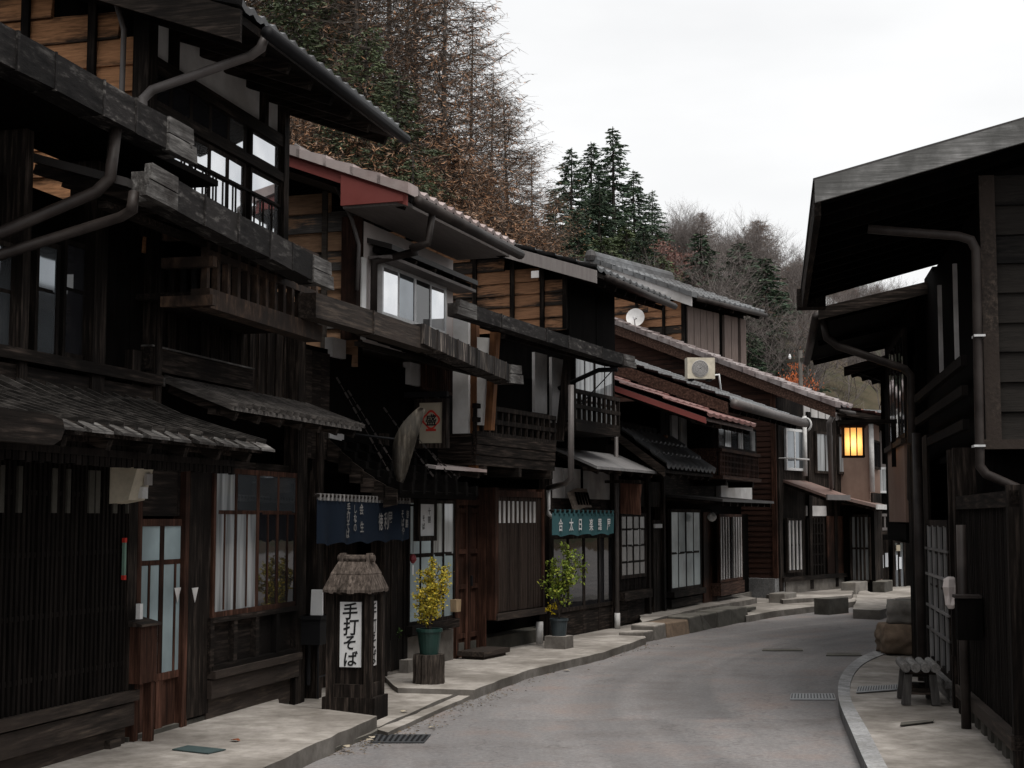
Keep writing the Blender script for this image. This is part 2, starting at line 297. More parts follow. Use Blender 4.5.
class T:
    """a thing whose local x runs along its front, n towards the street, z up"""
    def __init__(s, name, label, cat, O, th, side=1, group=None):
        s.th, s.side = R(th), side
        s.d = Vector((math.sin(s.th), math.cos(s.th), 0)); s.y = Vector((-s.d.y, s.d.x, 0))
        s.O = Vector(O); s.nrm = -s.y*side
        s.root = bpy.data.objects.new(name, None); s.root.empty_display_size = .2; COL.objects.link(s.root)
        s.root.location = s.O; s.root.rotation_euler = (0, 0, math.pi/2-s.th)
        tag(s.root, label, cat, group)
    def q(s, px, py, n=0.0):                # sight line against the wall line at offset n -> (along, height)
        d = ray(px, py); e = Vector((0, 0, EYE))
        t = (n-(e-s.O).dot(s.nrm))/d.dot(s.nrm); p = e+d*t-s.O
        return p.dot(s.d), p.z
    def c(s, px, py, a=0.0):                # sight line against the cross wall at a -> (n, height)
        d = ray(px, py); e = Vector((0, 0, EYE))
        t = (a-(e-s.O).dot(s.d))/d.dot(s.d); p = e+d*t-s.O
        return p.dot(s.nrm), p.z
    def R(s, px0, top, bot, px1, n=0.0):
        a0, zt = s.q(px0, top, n); _, zb = s.q(px0, bot, n); a1, _ = s.q(px1, (top+bot)/2, n)
        if a0 > a1: a0, a1 = a1, a0
        return a0, a1, zb, zt
    def W(s, a, n, z): return s.O+s.d*a+s.nrm*n+Vector((0, 0, z))
    def mb(s): return MB(s.side)
    def part(s, name, mb, m, parent=None, smooth=False, label=None):
        if name in SPLIT:
            o = None
            for g in mb.groups(): o = s.one(name, g, m, parent, smooth, label)
            return o
        return s.one(name, mb, m, parent, smooth, label)
    def one(s, name, mb, m, parent=None, smooth=False, label=None):
        o = link(name, mb.mesh(name, M[m] if isinstance(m, str) else m, smooth), parent or s.root)
        if label: o['label'] = label
        return o
    def box(s, name, m, *b, parent=None, label=None):
        q = s.mb(); q.box(*b); return s.part(name, q, m, parent, label=label)
    def tube(s, name, m, pts, r, k=10, parent=None, label=None):
        q = s.mb(); q.tube(pts, r, k); return s.part(name, q, m, parent, True, label)
    # ---- joinery
    def window(s, rect, n, cols, rows, fm='wood_v', pm='g_dark', fw=.045, bar=.022, depth=.05, name='window', rowpos=None, panes=None, back=None):
        back = -(depth/2-.012)
        a0, a1, z0, z1 = rect; q = s.mb(); zs = [0]+(rowpos or [i/rows for i in range(1, rows)])+[1]
        q.box(a0, a0+fw, n-depth/2, n+depth/2, z0, z1); q.box(a1-fw, a1, n-depth/2, n+depth/2, z0, z1)
        q.box(a0+fw, a1-fw, n-depth/2+.002, n+depth/2-.002, z0, z0+fw); q.box(a0+fw, a1-fw, n-depth/2+.002, n+depth/2-.002, z1-fw, z1)
        for i in range(1, cols):
            x = a0+(a1-a0)*i/cols; w = bar*(1.6 if cols % 2 == 0 and i == cols//2 else 1)
            q.box(x-w/2, x+w/2, n-depth/2+.006, n+depth/2-.006, z0+fw, z1-fw)
        for t in zs[1:-1]:
            z = z0+(z1-z0)*t; q.box(a0+fw, a1-fw, n-depth/2+.010, n+depth/2-.010, z-bar/2, z+bar/2)
        o = s.part(name, q, fm)
        g = {}
        for i in range(cols):
            for j in range(len(zs)-1):
                k = panes(i, j) if panes else pm
                if not k: continue
                g.setdefault(k, s.mb()); x0 = a0+(a1-a0)*i/cols+.004; x1 = a0+(a1-a0)*(i+1)/cols-.004
                tilt = random.uniform(-.004, .004)
                p0 = z0+(z1-z0)*zs[j]; p1 = z0+(z1-z0)*zs[j+1]
                g[k].quad((x0, n-back+tilt, p0), (x1, n-back-tilt, p0), (x1, n-back-tilt, p1), (x0, n-back+tilt, p1))
        for k, b in g.items(): s.part('pane', b, k, o)
        return o
    def lattice(s, rect, n, pitch=.05, w=.024, m='lattice', rails=3, backing='black', name='lattice', t=.03):
        a0, a1, z0, z1 = rect; q = s.mb(); k = max(1, int((a1-a0)/pitch))
        for i in range(k+1):
            x = a0+(a1-a0)*i/k+random.uniform(-.003, .003); q.box(x-w/2, x+w/2, n-t, n+random.uniform(-.002, .002), z0, z1)
        for i in range(rails):
            z = z0+(z1-z0)*(i+.5)/rails; q.box(a0, a1, n-t-.012, n-.008, z-.015, z+.015)
        o = s.part(name, q, m)
        if backing:
            b = s.mb(); b.box(a0, a1, n-t-.06, n-t-.03, z0, z1); s.part('backing_board', b, backing, o)
        return o
    def boards_v(s, rect, n, w=.18, t=.02, m='wood_v', name='board_wall', batten=False):
        a0, a1, z0, z1 = rect; q = s.mb(); k = max(1, round((a1-a0)/w))
        for i in range(k):
            x0 = a0+(a1-a0)*i/k; x1 = a0+(a1-a0)*(i+1)/k; e = random.uniform(0, .008)
            q.box(x0+.002, x1-.002, n-t, n+e, z0, z1)
            if batten: q.box(x1-.018, x1+.018, n-t, n+.022, z0, z1)
        return s.part(name, q, m)
    def rail(s, rect, n, pitch=.14, m='wood_v', bw=.03, name='railing', rails=(0, 1), rw=.05, mid=()):
        a0, a1, z0, z1 = rect; q = s.mb(); k = max(1, int((a1-a0)/pitch))
        for i in range(k+1):
            x = a0+(a1-a0)*i/k; q.box(x-bw/2, x+bw/2, n-bw/2, n+bw/2, z0, z1)
        for t in tuple(rails)+tuple(mid):
            z = z0+(z1-z0)*t; q.box(a0-.02, a1+.02, n-rw/2, n+rw/2, z-rw/2, z+rw/2)
        return s.part(name, q, m)
    def gutter(s, a0, z0, a1, z1, n, w=.15, h=.17, seam=.36, m='gutter', ends=(True, True), elen=.22):
        q = s.mb(); L = a1-a0; k = max(2, int(L/seam)); cuts = sorted([i/k+random.uniform(-.2, .2)/k for i in range(1, k)]); cuts = [0]+cuts+[1]
        for t0, t1 in zip(cuts[:-1], cuts[1:]):
            x0, x1 = a0+L*t0, a0+L*t1; y0, y1 = z0+(z1-z0)*t0, z0+(z1-z0)*t1; e = random.uniform(0, .012); b = random.uniform(-.005, .005)
            q.hexa([(x0, n-w, y0-h+b), (x1, n-w, y1-h-b), (x1, n+e, y1-h-b), (x0, n+e, y0-h+b), (x0, n-w, y0+b), (x1, n-w, y1-b), (x1, n+e, y1-b), (x0, n+e, y0+b)])
            q.hexa([(x1-.012, n-w-.004, y1-h-.006), (x1+.006, n-w-.004, y1-h-.006), (x1+.006, n+.014, y1-h-.006), (x1-.012, n+.014, y1-h-.006),
                    (x1-.012, n-w-.004, y1+.006), (x1+.006, n-w-.004, y1+.006), (x1+.006, n+.014, y1+.006), (x1-.012, n+.014, y1+.006)])
        o = s.part('box_gutter', q, m)
        for fl, x, z, sg in ((ends[0], a0, z0, -1), (ends[1], a1, z1, 1)):
            if fl:
                e = s.mb(); x1 = x+sg*elen; zz = -sg*.004; y = random.uniform(-.01, .02)
                for (u, v, jj) in ((-.02, .48, .03), (.52, 1.04, -.02)):
                    e.hexa([(x-sg*.12, n-.03, z-h*v), (x1-sg*jj, n-.03, z-h*v+y), (x1+sg*(.015-jj), n+.024, z-h*v+y), (x-sg*.12, n+.02, z-h*v), (x-sg*.12, n-.03, z-h*u), (x1-sg*(.01+jj), n-.03, z-h*u+y), (x1-sg*jj, n+.024, z-h*u+y), (x-sg*.12, n+.02, z-h*u)])
                e.box(x1-sg*.02-.045, x1-sg*.02-.03, n+.010, n+.03, z-h*.62, z-h*.5)
                e.box(min(x, x1-sg*.1), max(x, x1-sg*.1), n-w, n-.035, z-h, z-.01)
                s.part('gutter_end', e, 'pale_end', o)
        return o
    def eave(s, a0, a1, n0, n1, z1, sl, t=.05, m='metal_roof', raft=.3, rm='wood_d', z1b=None, name='eave_roof'):
        """lean-to roof slope: eave line at n1 (top z1 -> z1b), rising to n0"""
        z1b = z1 if z1b is None else z1b; dz = sl*(n1-n0); q = s.mb()
        q.hexa([(a0, n1, z1-t), (a1, n1, z1b-t), (a1, n0, z1b+dz-t), (a0, n0, z1+dz-t), (a0, n1, z1), (a1, n1, z1b), (a1, n0, z1b+dz), (a0, n0, z1+dz)])
        o = s.part(name, q, m)
        r = s.mb(); r.box(a0+.02, a1-.02, n1-.2, n1-.14, min(z1, z1b)-t-.02, min(z1, z1b)-t+.02); k = max(2, int((a1-a0)/raft))
        for i in range(k+1):
            f = (i+.3)/(k+.6); x = a0+(a1-a0)*f; zz = z1+(z1b-z1)*f
            r.beam((x, n1-.03, zz-t-.035), (x, n0, zz+dz-t-.035), .05, .06)
        s.part('rafter_frame', r, rm, o)
        return o
    def slope_tiles(s, a0, a1, nE, zE, sl, nR, pitch=.25, course=.27, amp=.03, m='tile_grey', name='roof_tiles', parent=None):
        q = s.mb(); nx = int((a1-a0)/pitch)*6; nc = max(2, int((nE-nR)/course)); sg = 1 if nE > nR else -1
        nc = max(2, int(abs(nE-nR)/course))
        prof = []
        for i in range(nx+1):
            ph = (i % 6)/6; prof.append((a0+(a1-a0)*i/nx, amp*(math.cos(2*math.pi*ph)*.9+.35*math.cos(4*math.pi*ph))))
        rows = []
        for c in range(nc):
            for e, lift in ((0, .028), (1, .0)):
                f = (c+e)/nc; n = nE+(nR-nE)*f; z = zE+sl*abs(nE-n)
                rows.append([(x, n, z+w+lift) for x, w in prof])
        V = [p for r in rows for p in r]; w = nx+1
        q.add(V, [(j*w+i, j*w+i+1, (j+1)*w+i+1, (j+1)*w+i) for j in range(len(rows)-1) for i in range(nx)])
        # closed butt edge of the lowest course
        q.add([p for p in rows[0]]+[(p[0], p[1]-.005*sg, p[2]-.045) for p in rows[0]], [(i, i+1, w+i+1, w+i) for i in range(nx)])
        return s.part(name, q, m, parent, smooth=False)
    def gable_roof(s, a0, a1, nE, zE, sl, nR, t=.06, m='metal_roof', tile=None, barge='wood_d', bh=.16, soffit='wood_d', pitch=.25, amp=.03, raft=.4, back=None, rm='wood_d', cap=None):
        zR = zE+sl*(nE-nR); nB = 2*nR-nE if back is None else back; zB = zR-sl*(nR-nB)
        q = s.mb()
        q.hexa([(a0, nE, zE-t), (a1, nE, zE-t), (a1, nR, zR-t), (a0, nR, zR-t), (a0, nE, zE), (a1, nE, zE), (a1, nR, zR), (a0, nR, zR)])
        q.hexa([(a0, nR-.001, zR-t), (a1, nR-.001, zR-t), (a1, nB, zB-t), (a0, nB, zB-t), (a0, nR-.001, zR), (a1, nR-.001, zR), (a1, nB, zB), (a0, nB, zB)])
        o = s.part('roof', q, soffit if tile else m)
        if tile:
            s.slope_tiles(a0-.02, a1+.02, nE+.04, zE+.03, sl, nR, pitch, m=tile, parent=o, amp=amp)
            s.slope_tiles(a0-.02, a1+.02, nB-.04, zB+.03, sl, nR, pitch, m=tile, parent=o, amp=amp)
        r = s.mb(); k = max(1, int((a1-a0)/raft))
        for i in range(k+1):
            x = a0+.1+(a1-a0-.2)*i/k; r.beam((x, nE-.04, zE-t-.04), (x, nR, zR-t-.04), .05, .07)
        s.part('rafter_frame', r, rm, o)
        if cap:
            c = s.mb(); k = int((nE-nR)/.26)
            for (u0, zu0, v0, zv0) in ((nE+.06, zE-.06*sl, nR, zR), (nB-.06, zB-.06*sl, nR, zR)):
                for i in range(k):
                    f0, f1 = i/k, (i+1.12)/k; y0, y1 = u0+(v0-u0)*f0, u0+(v0-u0)*min(1, f1); w0, w1 = zu0+(zv0-zu0)*f0, zu0+(zv0-zu0)*min(1, f1); q0, q1 = .105, .075
                    c.hexa([(a0-.07, y0, w0+.0), (a0+.16, y0, w0+.0), (a0+.16, y1, w1), (a0-.07, y1, w1), (a0-.07, y0, w0+q0), (a0+.16, y0, w0+q0), (a0+.16, y1, w1+q1), (a0-.07, y1, w1+q1)])
            s.part('verge_tiles', c, cap, o)
        b = s.mb(); x0, x1 = a0-.035, a0-.003
        for (u, zu, v, zv) in ((nE+.03, zE-.03*sl, nR, zR), (nR, zR, nB-.03, zB)):
            b.hexa([(x0, u, zu-bh), (x1, u, zu-bh), (x1, v, zv-bh), (x0, v, zv-bh), (x0, u, zu+.015), (x1, u, zu+.015), (x1, v, zv+.015), (x0, v, zv+.015)])
        s.part('bargeboard', b, barge)
        return o, zR
    def gable_wall(s, a, n0, zb, nE, zE, sl, nR, m='siding', bw=.2, nB=None, posts=(.0,), pw=.07, pm='wood_v', drop=.14, lap=1.0):
        """cross wall at a (seen from the near end) with lapped boards cut to the roof slope"""
        nB = 2*nR-n0 if nB is None else nB; zR = zE+sl*(nE-nR)-drop
        def top(n): return zR-sl*abs(n-nR)
        q = s.mb(); q.prism([(a+.02, n0, zb), (a+.02, n0, top(n0)), (a+.02, nR, zR), (a+.02, nB, top(nB)), (a+.02, nB, zb)], (.1, 0, 0))
        o = s.part('gable_wall', q, 'black')
        b = s.mb(); z = zb
        while z < zR-.03:
            z1 = min(z+bw, zR)
            nf = n0 if z1 <= top(n0) else nR+(zR-z1)/sl; nb = nB if z1 <= top(nB) else nR-(zR-z1)/sl
            cuts = [nf]; x = nf-random.uniform(.7, 1.9)
            while x > nb+.3: cuts.append(x); x -= random.uniform(1.1, 2.0)
            cuts.append(nb)
            for u, v in zip(cuts[:-1], cuts[1:]):
                e = random.uniform(-.006, .006); w = random.uniform(-.006, .006)
                lp = .006+(-.028+e)*lap; b.hexa([(a+lp, u, z-.012+w), (a+.02, u, z-.012), (a+.02, v, z-.012), (a+lp, v, z-.012-w), (a+.006, u, z1), (a+.02, u, z1), (a+.02, v, z1), (a+.006, v, z1)])
            z += bw
        if m in SID: d_, t_, q_ = SID[m]; mt = siding_mat(m+'_boards', d_, t_, q_, zb, bw)
        s.part('siding_boards', b, mt if m in SID else m, o)
        p = s.mb()
        for x in posts:
            n = n0+x; p.box(a-.055, a-.024, n-pw/2, n+pw/2, zb, top(n)-.01)
        s.part('batten', p, pm, o)
        return o
# ------------------------------------------------------------------ lettering
def glyph(ch, off=0.0, shear=0.0):
    cu = bpy.data.curves.new('glyph', 'FONT'); cu.body = ch; cu.size = 1; cu.align_x = 'CENTER'; cu.align_y = 'CENTER'; cu.offset = off; cu.shear = shear; cu.resolution_u = 3
    o = bpy.data.objects.new('glyph', cu); COL.objects.link(o); bpy.context.view_layer.update()
    me = bpy.data.meshes.new_from_object(o.evaluated_get(bpy.context.evaluated_depsgraph_get()))
    vs = [v.co.copy() for v in me.vertices]; fs = [tuple(p.vertices) for p in me.polygons]
    bpy.data.objects.remove(o); bpy.data.curves.remove(cu); bpy.data.meshes.remove(me)
    if vs:
        cx = (min(v.x for v in vs)+max(v.x for v in vs))/2; cy = (min(v.y for v in vs)+max(v.y for v in vs))/2
        vs = [Vector((v.x-cx, v.y-cy, 0)) for v in vs]
    return vs, fs
def put_glyph(mb, ch, org, ux, uz, size, off=.0, sx=1.0, shear=0.0, rot=0.0):
    vs, fs = glyph(ch, off, shear); o, ux, uz = Vector(org), Vector(ux), Vector(uz); c, sn = math.cos(rot), math.sin(rot)
    mb.add([o+ux*((v.x*c-v.y*sn)*size*sx)+uz*((v.x*sn+v.y*c)*size) for v in vs], fs)
# ================================================================== houses on the left side of the street
OA = gnd(132, 742, .12)
G_H = 'old wooden townhouses along the left side of the street'
# ---------------- nearest house: lattice front
h1 = T('wooden_townhouse', 'nearest dark townhouse at the left edge, black slat lattice below and board roof over it', 'house', OA, 14.5)
A1 = -.06
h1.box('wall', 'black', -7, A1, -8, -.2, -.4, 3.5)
ga, gz = h1.q(100, 80, .65); ge, _ = h1.q(176, 128, .65)
h1.gutter(-6, gz+.04, ge, gz, .65, h=.2, seam=.42, ends=(False, True))
h1.eave(-6.9, ge+.1, -7.9, .52, gz-.06, .27, t=.06)
rc = h1.R(-60, 470, 700, 129, .02); rc = (-6, rc[1], h1.q(128, 690, .02)[1], h1.q(128, 468, .02)[1])
b = h1.mb(); b.box(-6.9, A1, -.2, -.06, rc[2]-.1, 3.2); h1.part('inner_wall', b, 'black')
h1.lattice(rc, .03, .052, .026, rails=4, t=.035)
b = h1.mb()
for x in [-.15, -.33, -.55, -.62, -.9, -1.05, -1.42, -1.6, -2.1, -2.5]:
    w = random.uniform(.03, .07); b.box(x-w, x, -.02, .038, rc[3]-.30, rc[3]-.03)
h1.part('transom_paper', b, 'conc_d')
b = h1.mb(); b.box(-6.5, A1+.02, -.12, .07, rc[2]-.07, rc[2]); b.box(-6.5, A1, -.1, .045, rc[2]-.23, rc[2]-.085); b.box(-6.5, A1, -.1, -.02, -.05, rc[2]-.25); h1.part('sill', b, 'sill')
b = h1.mb()
for x in (-5.4, -4.1, -2.8, -1.5, -.25): b.box(x-.07, x+.07, -.16, .02, -.35, rc[2]-.3)
h1.part('footing_post', b, 'sill')
h1.box('foundation', 'conc_d', -6.9, A1, -.25, -.05, -.4, .02)
h1.box('corner_post', 'wood_v', A1-.12, A1, -.1, .04, rc[2]-.12, 2.6)
# lean-to board roof
ea, ez = h1.q(262, 446, .85); wa, wz = h1.q(150, 408, .0); sl = (wz-ez)/.85
pr = h1.eave(-6, ea, 0, .85, ez, sl, m='wood_d', raft=.45)
b = h1.mb(); x = -5.9
while x < ea+.01:
    pts = [(x, .93, ez+.02), (x, .6, ez+.045+.25*sl*.85), (x, .3, ez+.05+.55*sl*.9), (x, 0, ez+.07+.85*sl)]
    for p, q_ in zip(pts[:-1], pts[1:]): b.beam(p, q_, .02, .03)
    x += .155
h1.part('roof_batten', b, 'awning', pr)
b = h1.mb(); x = -5.9
while x < ea-.05:
    y_ = random.uniform(0, .03); b.hexa([(x+.04, .80, ez-.02), (x+.26, .80, ez-.02), (x+.26, .88+y_, ez-.035), (x+.04, .88+y_, ez-.035), (x+.04, .80, ez+.03), (x+.26, .80, ez+.03), (x+.26, .88+y_, ez-.02), (x+.04, .88+y_, ez-.02)]); x += .31
h1.part('board_end', b, 'pale_end', pr)
k = int((ea+6)/.06); b = h1.mb()
for i in range(k): x = -6+i*.06; b.box(x, x+.045, .66, .685, ez-.19+random.uniform(-.006, .006), ez-.07)
b.box(-6, ea-.1, .685, .70, ez-.14, ez-.10); h1.part('slatted_valance', b, 'lattice')
b = h1.mb(); xa, xz = h1.q(63, 430, .95); b.prism([(-6, .90, xz-.08), (xa-.10, .90, xz-.08), (xa-.03, .90, xz-.05), (xa, .90, xz+.0), (xa-.02, .90, xz+.05), (xa-.12, .90, xz+.07), (-6, .90, xz+.09)], (0, .06, 0)); h1.part('eave_beam', b, 'wood_h')
# upper floor
uz0 = h1.q(80, 372, .08)[1]; uz1 = h1.q(45, 232, .08)[1]; ue = h1.q(160, 300, .08)[0]
h1.box('upper_wall', 'black', -6.9, ue-.01, -.3, -.14, 2.2, 3.5)
h1.box('ceiling_board', 'black', -6.9, ue, -.14, .5, gz-.20, gz-.16)
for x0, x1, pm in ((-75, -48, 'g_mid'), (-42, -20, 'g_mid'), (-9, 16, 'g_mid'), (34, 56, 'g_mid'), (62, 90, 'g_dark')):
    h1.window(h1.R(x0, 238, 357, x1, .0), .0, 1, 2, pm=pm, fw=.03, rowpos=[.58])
b = h1.mb()
for px in (-45, -15, 25, 97, 103, 160):
    a = h1.q(px, 300, .08)[0]; b.box(a-.05, a+.03, -.1, .09, uz0-.28, gz-.2)
h1.part('upper_post', b, 'wood_v')
b = h1.mb(); b.box(-6.5, ue, -.1, .12, uz0, uz0+.07); b.box(-6.5, ue-.004, -.08, .07, uz0-.30, uz0-.02); h1.part('window_rail', b, 'wood_h')
h1.boards_v((h1.q(106, 300, 0)[0], ue-.06, uz0+.08, gz-.21), -.02, .2, m='black', name='dark_panel')
p0 = h1.q(116, 128, .58); p1 = h1.q(110, 178, .58); p2 = h1.q(96, 192, .5); p3 = h1.q(2, 232, .16)
h1.tube('downpipe', 'pipe', [(p0[0], .58, p0[1]), (p1[0], .58, p1[1]), (p2[0], .5, p2[1]), (p3[0], .16, p3[1]), (p3[0]-1.0, .14, p3[1]-.4)], .035)
# ---------------- second house: glazed door, four-panel window, tall upper floor
h2 = T('wooden_townhouse', 'dark three-level townhouse with four-panel shop window, balcony and tall sky-reflecting upper windows', 'house', OA, 14.5)
E2 = h2.q(299, 692, 0)[0]
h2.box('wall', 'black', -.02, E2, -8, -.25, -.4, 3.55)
h2.box('foundation', 'conc_d', -.02, E2, -.3, -.02, -.4, .03)
# door
rc = h2.R(133, 519, 738, 184, -.05); zt, zb = rc[3], -.08
dz = h2.q(160, 680, -.05)[1]; dr = (rc[0], rc[1], zb, zt)
dw = h2.window((rc[0], rc[1], dz, zt), -.05, 2, 2, 'red_v', 'g_frost', fw=.05, bar=.035, name='sliding_door', rowpos=[.73])
b = h2.mb(); m_ = (rc[0]+rc[1])/2
b.box(rc[0], rc[1], -.08, -.055, zb, dz); b.box(rc[0], rc[0]+.06, -.09, -.03, zb, dz); b.box(rc[1]-.06, rc[1], -.09, -.03, zb, dz); b.box(m_-.05, m_+.05, -.09, -.03, zb, dz); b.box(rc[0], rc[1], -.085, -.035, zb, zb+.1)
h2.part('door_panel', b, 'red_v', dw)
b = h2.mb()
for f in (.27, .76): x = rc[0]+(rc[1]-rc[0])*f; b.box(x-.012, x+.012, -.045, -.029, dz+.05, dz+(zt-dz)*.72)
h2.part('glazing_bar', b, 'red_v', dw)
b = h2.mb()
for px in (178.5, 191.5):
    a, z = h2.q(px, 594, -.02); n_ = -.03 if px < 185 else .005
    b.prism([(a-.05, n_, z+.045), (a+.05, n_, z+.045), (a, n_, z-.06)], (0, .004, 0))
h2.part('white_sticker', b, 'plaster_g')
h2.boards_v((-.0, h2.q(294, 480, 0)[0], zt+.02, zt+.45), -.05, .6, m='wood_h', name='lintel')
b = h2.mb(); a = h2.q(184, 600, 0)[0]; b.box(a, a+.08, -.1, .0, -.1, zt+.4); b.box(-.0, .06, -.1, .01, -.1, zt+.4); h2.part('door_post', b, 'red_v')
h2.boards_v((h2.q(188, 600, 0)[0], h2.q(210, 600, 0)[0], .05, zt+.4), .0, .3, m='wood_v')
# shop window
wr = h2.R(212, 462, 612, 295, .0); ztop = h2.q(250, 470, 0)[1]; zmid = h2.q(250, 612, 0)[1]
pk = {0: 'g_curt', 1: 'g_curt', 2: 'g_dark', 3: 'g_dark'}
sw = h2.window((wr[0], wr[1], zmid, ztop), .0, 4, 2, 'red_v', fw=.04, bar=.03, rowpos=[.70], name='shop_window', panes=lambda i, j: pk[i] if j == 0 else ('g_curt' if i == 0 else 'g_mid'))
b = h2.mb()
for i in range(4):
    x = wr[0]+(wr[1]-wr[0])*(i+.5)/4; b.box(x-.009, x+.009, .0, .021, zmid+.05, zmid+(ztop-zmid)*.70)
h2.part('glazing_bar', b, 'red_v', sw)
zk = h2.q(250, 662, 0)[1]; b = h2.mb()
b.box(wr[0], wr[1], -.05, -.02, zk, zmid)
for i in range(5):
    x = wr[0]+(wr[1]-wr[0])*i/4; b.box(x-.03, x+.03, -.04, .03, zk, zmid)
b.box(wr[0], wr[1], -.03, .035, zmid-.04, zmid); b.box(wr[0], wr[1], -.03, .035, zk, zk+.035)
h2.part('kick_panel', b, 'wood_h', sw)
b = h2.mb(); b.box(wr[0]-.02, wr[1]+.03, -.05, .07, zk-.055, zk); b.box(wr[0]-.02, wr[1]+.03, -.03, .04, zk-.20, zk-.065); b.box(wr[0], wr[1], -.10, -.015, -.05, zk-.21); h2.part('sill', b, 'sill')
h2.box('corner_post', 'wood_v', E2-.16, E2-.01, -.1, .03, -.1, 3.2)
# lean-to above the shop
pa, pz = h2.q(163, 378, 0.); pn, pez = h2.c(233, 406, pa); pe = h2.q(362, 424, pn)[0]
pr = h2.eave(pa, pe, 0, pn, pez, (pz-pez)/pn, t=.03, m='board_roof', raft=.4)
b = h2.mb(); x = pa+.03; s_ = (pz-pez)/pn
while x < pe:
    b.beam((x, pn+.02, pez+.012), (x, 0, pez+pn*s_+.012), .035, .03); x += .12
h2.part('roof_batten', b, 'board_roof', pr)
h2.box('roof_edge', 'pale_end', pa-.03, pa-.002, .0, .02, pz-.06, pz)
# middle storey: board wall, balcony
mz1 = 3.4
h2.box('middle_wall', 'black', .01, E2-.02, -.24, -.12, pz-.4, mz1)
h2.boards_v((pa-.3, E2-.03, pz+.02, mz1-.05), -.1, .17, m='wood_v', batten=True)
za = h2.q(205, 360, .02)[1]; h2.box('ledge', 'wood_h', pa-.3, h2.q(252, 372, .05)[0], -.1, .06, za-.16, za)
h2.box('ledge_cap', 'pale_end', pa-.3, h2.q(252, 372, .05)[0], -.1, .075, za, za+.012)
bz = h2.q(243, 302, .5)[1]; b0 = h2.q(205, 290, .5)[0]; b1 = h2.q(314, 326, .5)[0]
bal = h2.rail((b0, b1, bz, bz+.55), .5, .16, 'bal', .045, 'balcony', rails=(1,), mid=(.45,), rw=.05)
b = h2.mb(); b.box(b0-.05, b1+.03, .42, .56, bz-.13, bz); h2.part('floor_beam', b, 'bal', bal)
b = h2.mb(); b.box(b0, b1, -.1, .42, bz-.05, bz-.01); h2.part('balcony_floor', b, 'wood_h', bal)
b = h2.mb()
for zz in (bz-.12, bz+.14, bz+.33): b.box(b0-.09, b0-.03, .22, .60, zz, zz+.07)
h2.part('bracket', b, 'bal', bal)
# main box gutter and lower roof
g0 = h2.q(166, 174, .8); g1 = h2.q(318, 258, .8)
h2.gutter(g0[0], g0[1], g1[0], g1[1], .8, h=.19, seam=.4, m='gutter', elen=.24)
h2.eave(g0[0]-.2, g1[0]+.1, 0, .66, g0[1]-.06, .3, t=.05, z1b=g1[1]-.06)
p0 = h2.q(134, 192, .72); p1 = h2.q(132, 210, .72); p2 = h2.q(118, 217, .6); p3 = h2.q(8, 252, .13)
h2.tube('downpipe', 'pipe', [(p0[0], .72, p0[1]), (p1[0], .72, p1[1]), (p2[0], .62, p2[1]), (p3[0], .14, p3[1]), (p3[0]-.8, .12, p3[1]-.3)], .031)
# raised upper storey
UA = .02; UE = h2.q(286, 170, 0)[0]
rn, rz = h2.c(238, 30, -.45); re = h2.q(394, 127, rn)[0]
rf, zR = h2.gable_roof(-.45, re, rn, rz+.12, .36, -3.2, tile='tile_grey', barge='wood_d', bh=.2, pitch=.17, amp=.014)
h2.gable_wall(UA, 0, 3.3, rn, rz+.12, .36, -3.2, m='siding_w', bw=.19, posts=(-.42, -.95, -1.9, -2.9), pw=.06)
h2.box('corner_post', 'wood_v', UA-.06, UA+.07, -.09, .03, 3.4, rz+.38)
pb = h2.q(220, 97, 0)[1]
h2.box('upper_wall', 'black', UA+.1, UE, -6.2, -.1, 3.4, rz+.3)
b = h2.mb(); b.box(UA+.07, UE-.09, -.1, -.04, pb, rz+.42); h2.part('plaster_band', b, 'plaster')
b = h2.mb()
for px in (175, 266): a = h2.q(px, 100, 0)[0]; b.box(a-.04, a+.04, -.1, .01, pb, rz+.42)
b.box(UE-.1, UE, -.1, .03, 3.4, rz+.42); h2.part('upper_post', b, 'wood_v')
h2.box('header_beam', 'wood_h', UA+.08, UE-.1, -.1, .02, pb-.1, pb)
t1 = h2.q(262, 166, 0)[1]; t2 = h2.q(262, 127, 0)[1]; t3 = h2.q(262, 208, 0)[1]
w0, w1, w2 = h2.q(150, 150, 0)[0], h2.q(247, 150, 0)[0], h2.q(252, 150, 0)[0]
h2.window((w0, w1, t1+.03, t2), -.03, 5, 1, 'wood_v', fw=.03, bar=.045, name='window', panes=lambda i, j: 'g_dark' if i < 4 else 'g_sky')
h2.window((w2, UE-.1, t1+.03, t2), -.03, 1, 1, 'wood_v', 'g_sky', fw=.03, name='window')
h2.window((w0, w1, t3-.5, t1-.05), -.03, 5, 1, 'wood_v', 'g_sky', fw=.03, bar=.04, name='window')
h2.window((w2, UE-.1, t3-.5, t1-.05), -.03, 1, 1, 'wood_v', 'g_sky', fw=.03, name='window')
h2.box('window_rail', 'wood_h', UA+.08, UE-.1, -.08, .025, t1-.045, t1+.025)
zr = h2.q(262, 196, .02)[1]
h2.rail((w0, UE-.1, t3-.4, zr), -.004, .17, 'wood_v', .012, 'window_guard', rails=(1,), rw=.022)
q = h2.mb(); q.tube([(-.2, rn+.09, rz+.06), (re+.05, rn+.09, rz+.06)], .045, 10); h2.part('eave_gutter', q, 'iron', smooth=True)
p0 = h2.q(264, 30, rn); p1 = h2.q(261, 48, rn); p2 = h2.q(250, 56, rn-.1); p3 = h2.q(152, 90, .10); p4 = h2.q(143, 99, .07); p5 = h2.q(143, 170, .07)
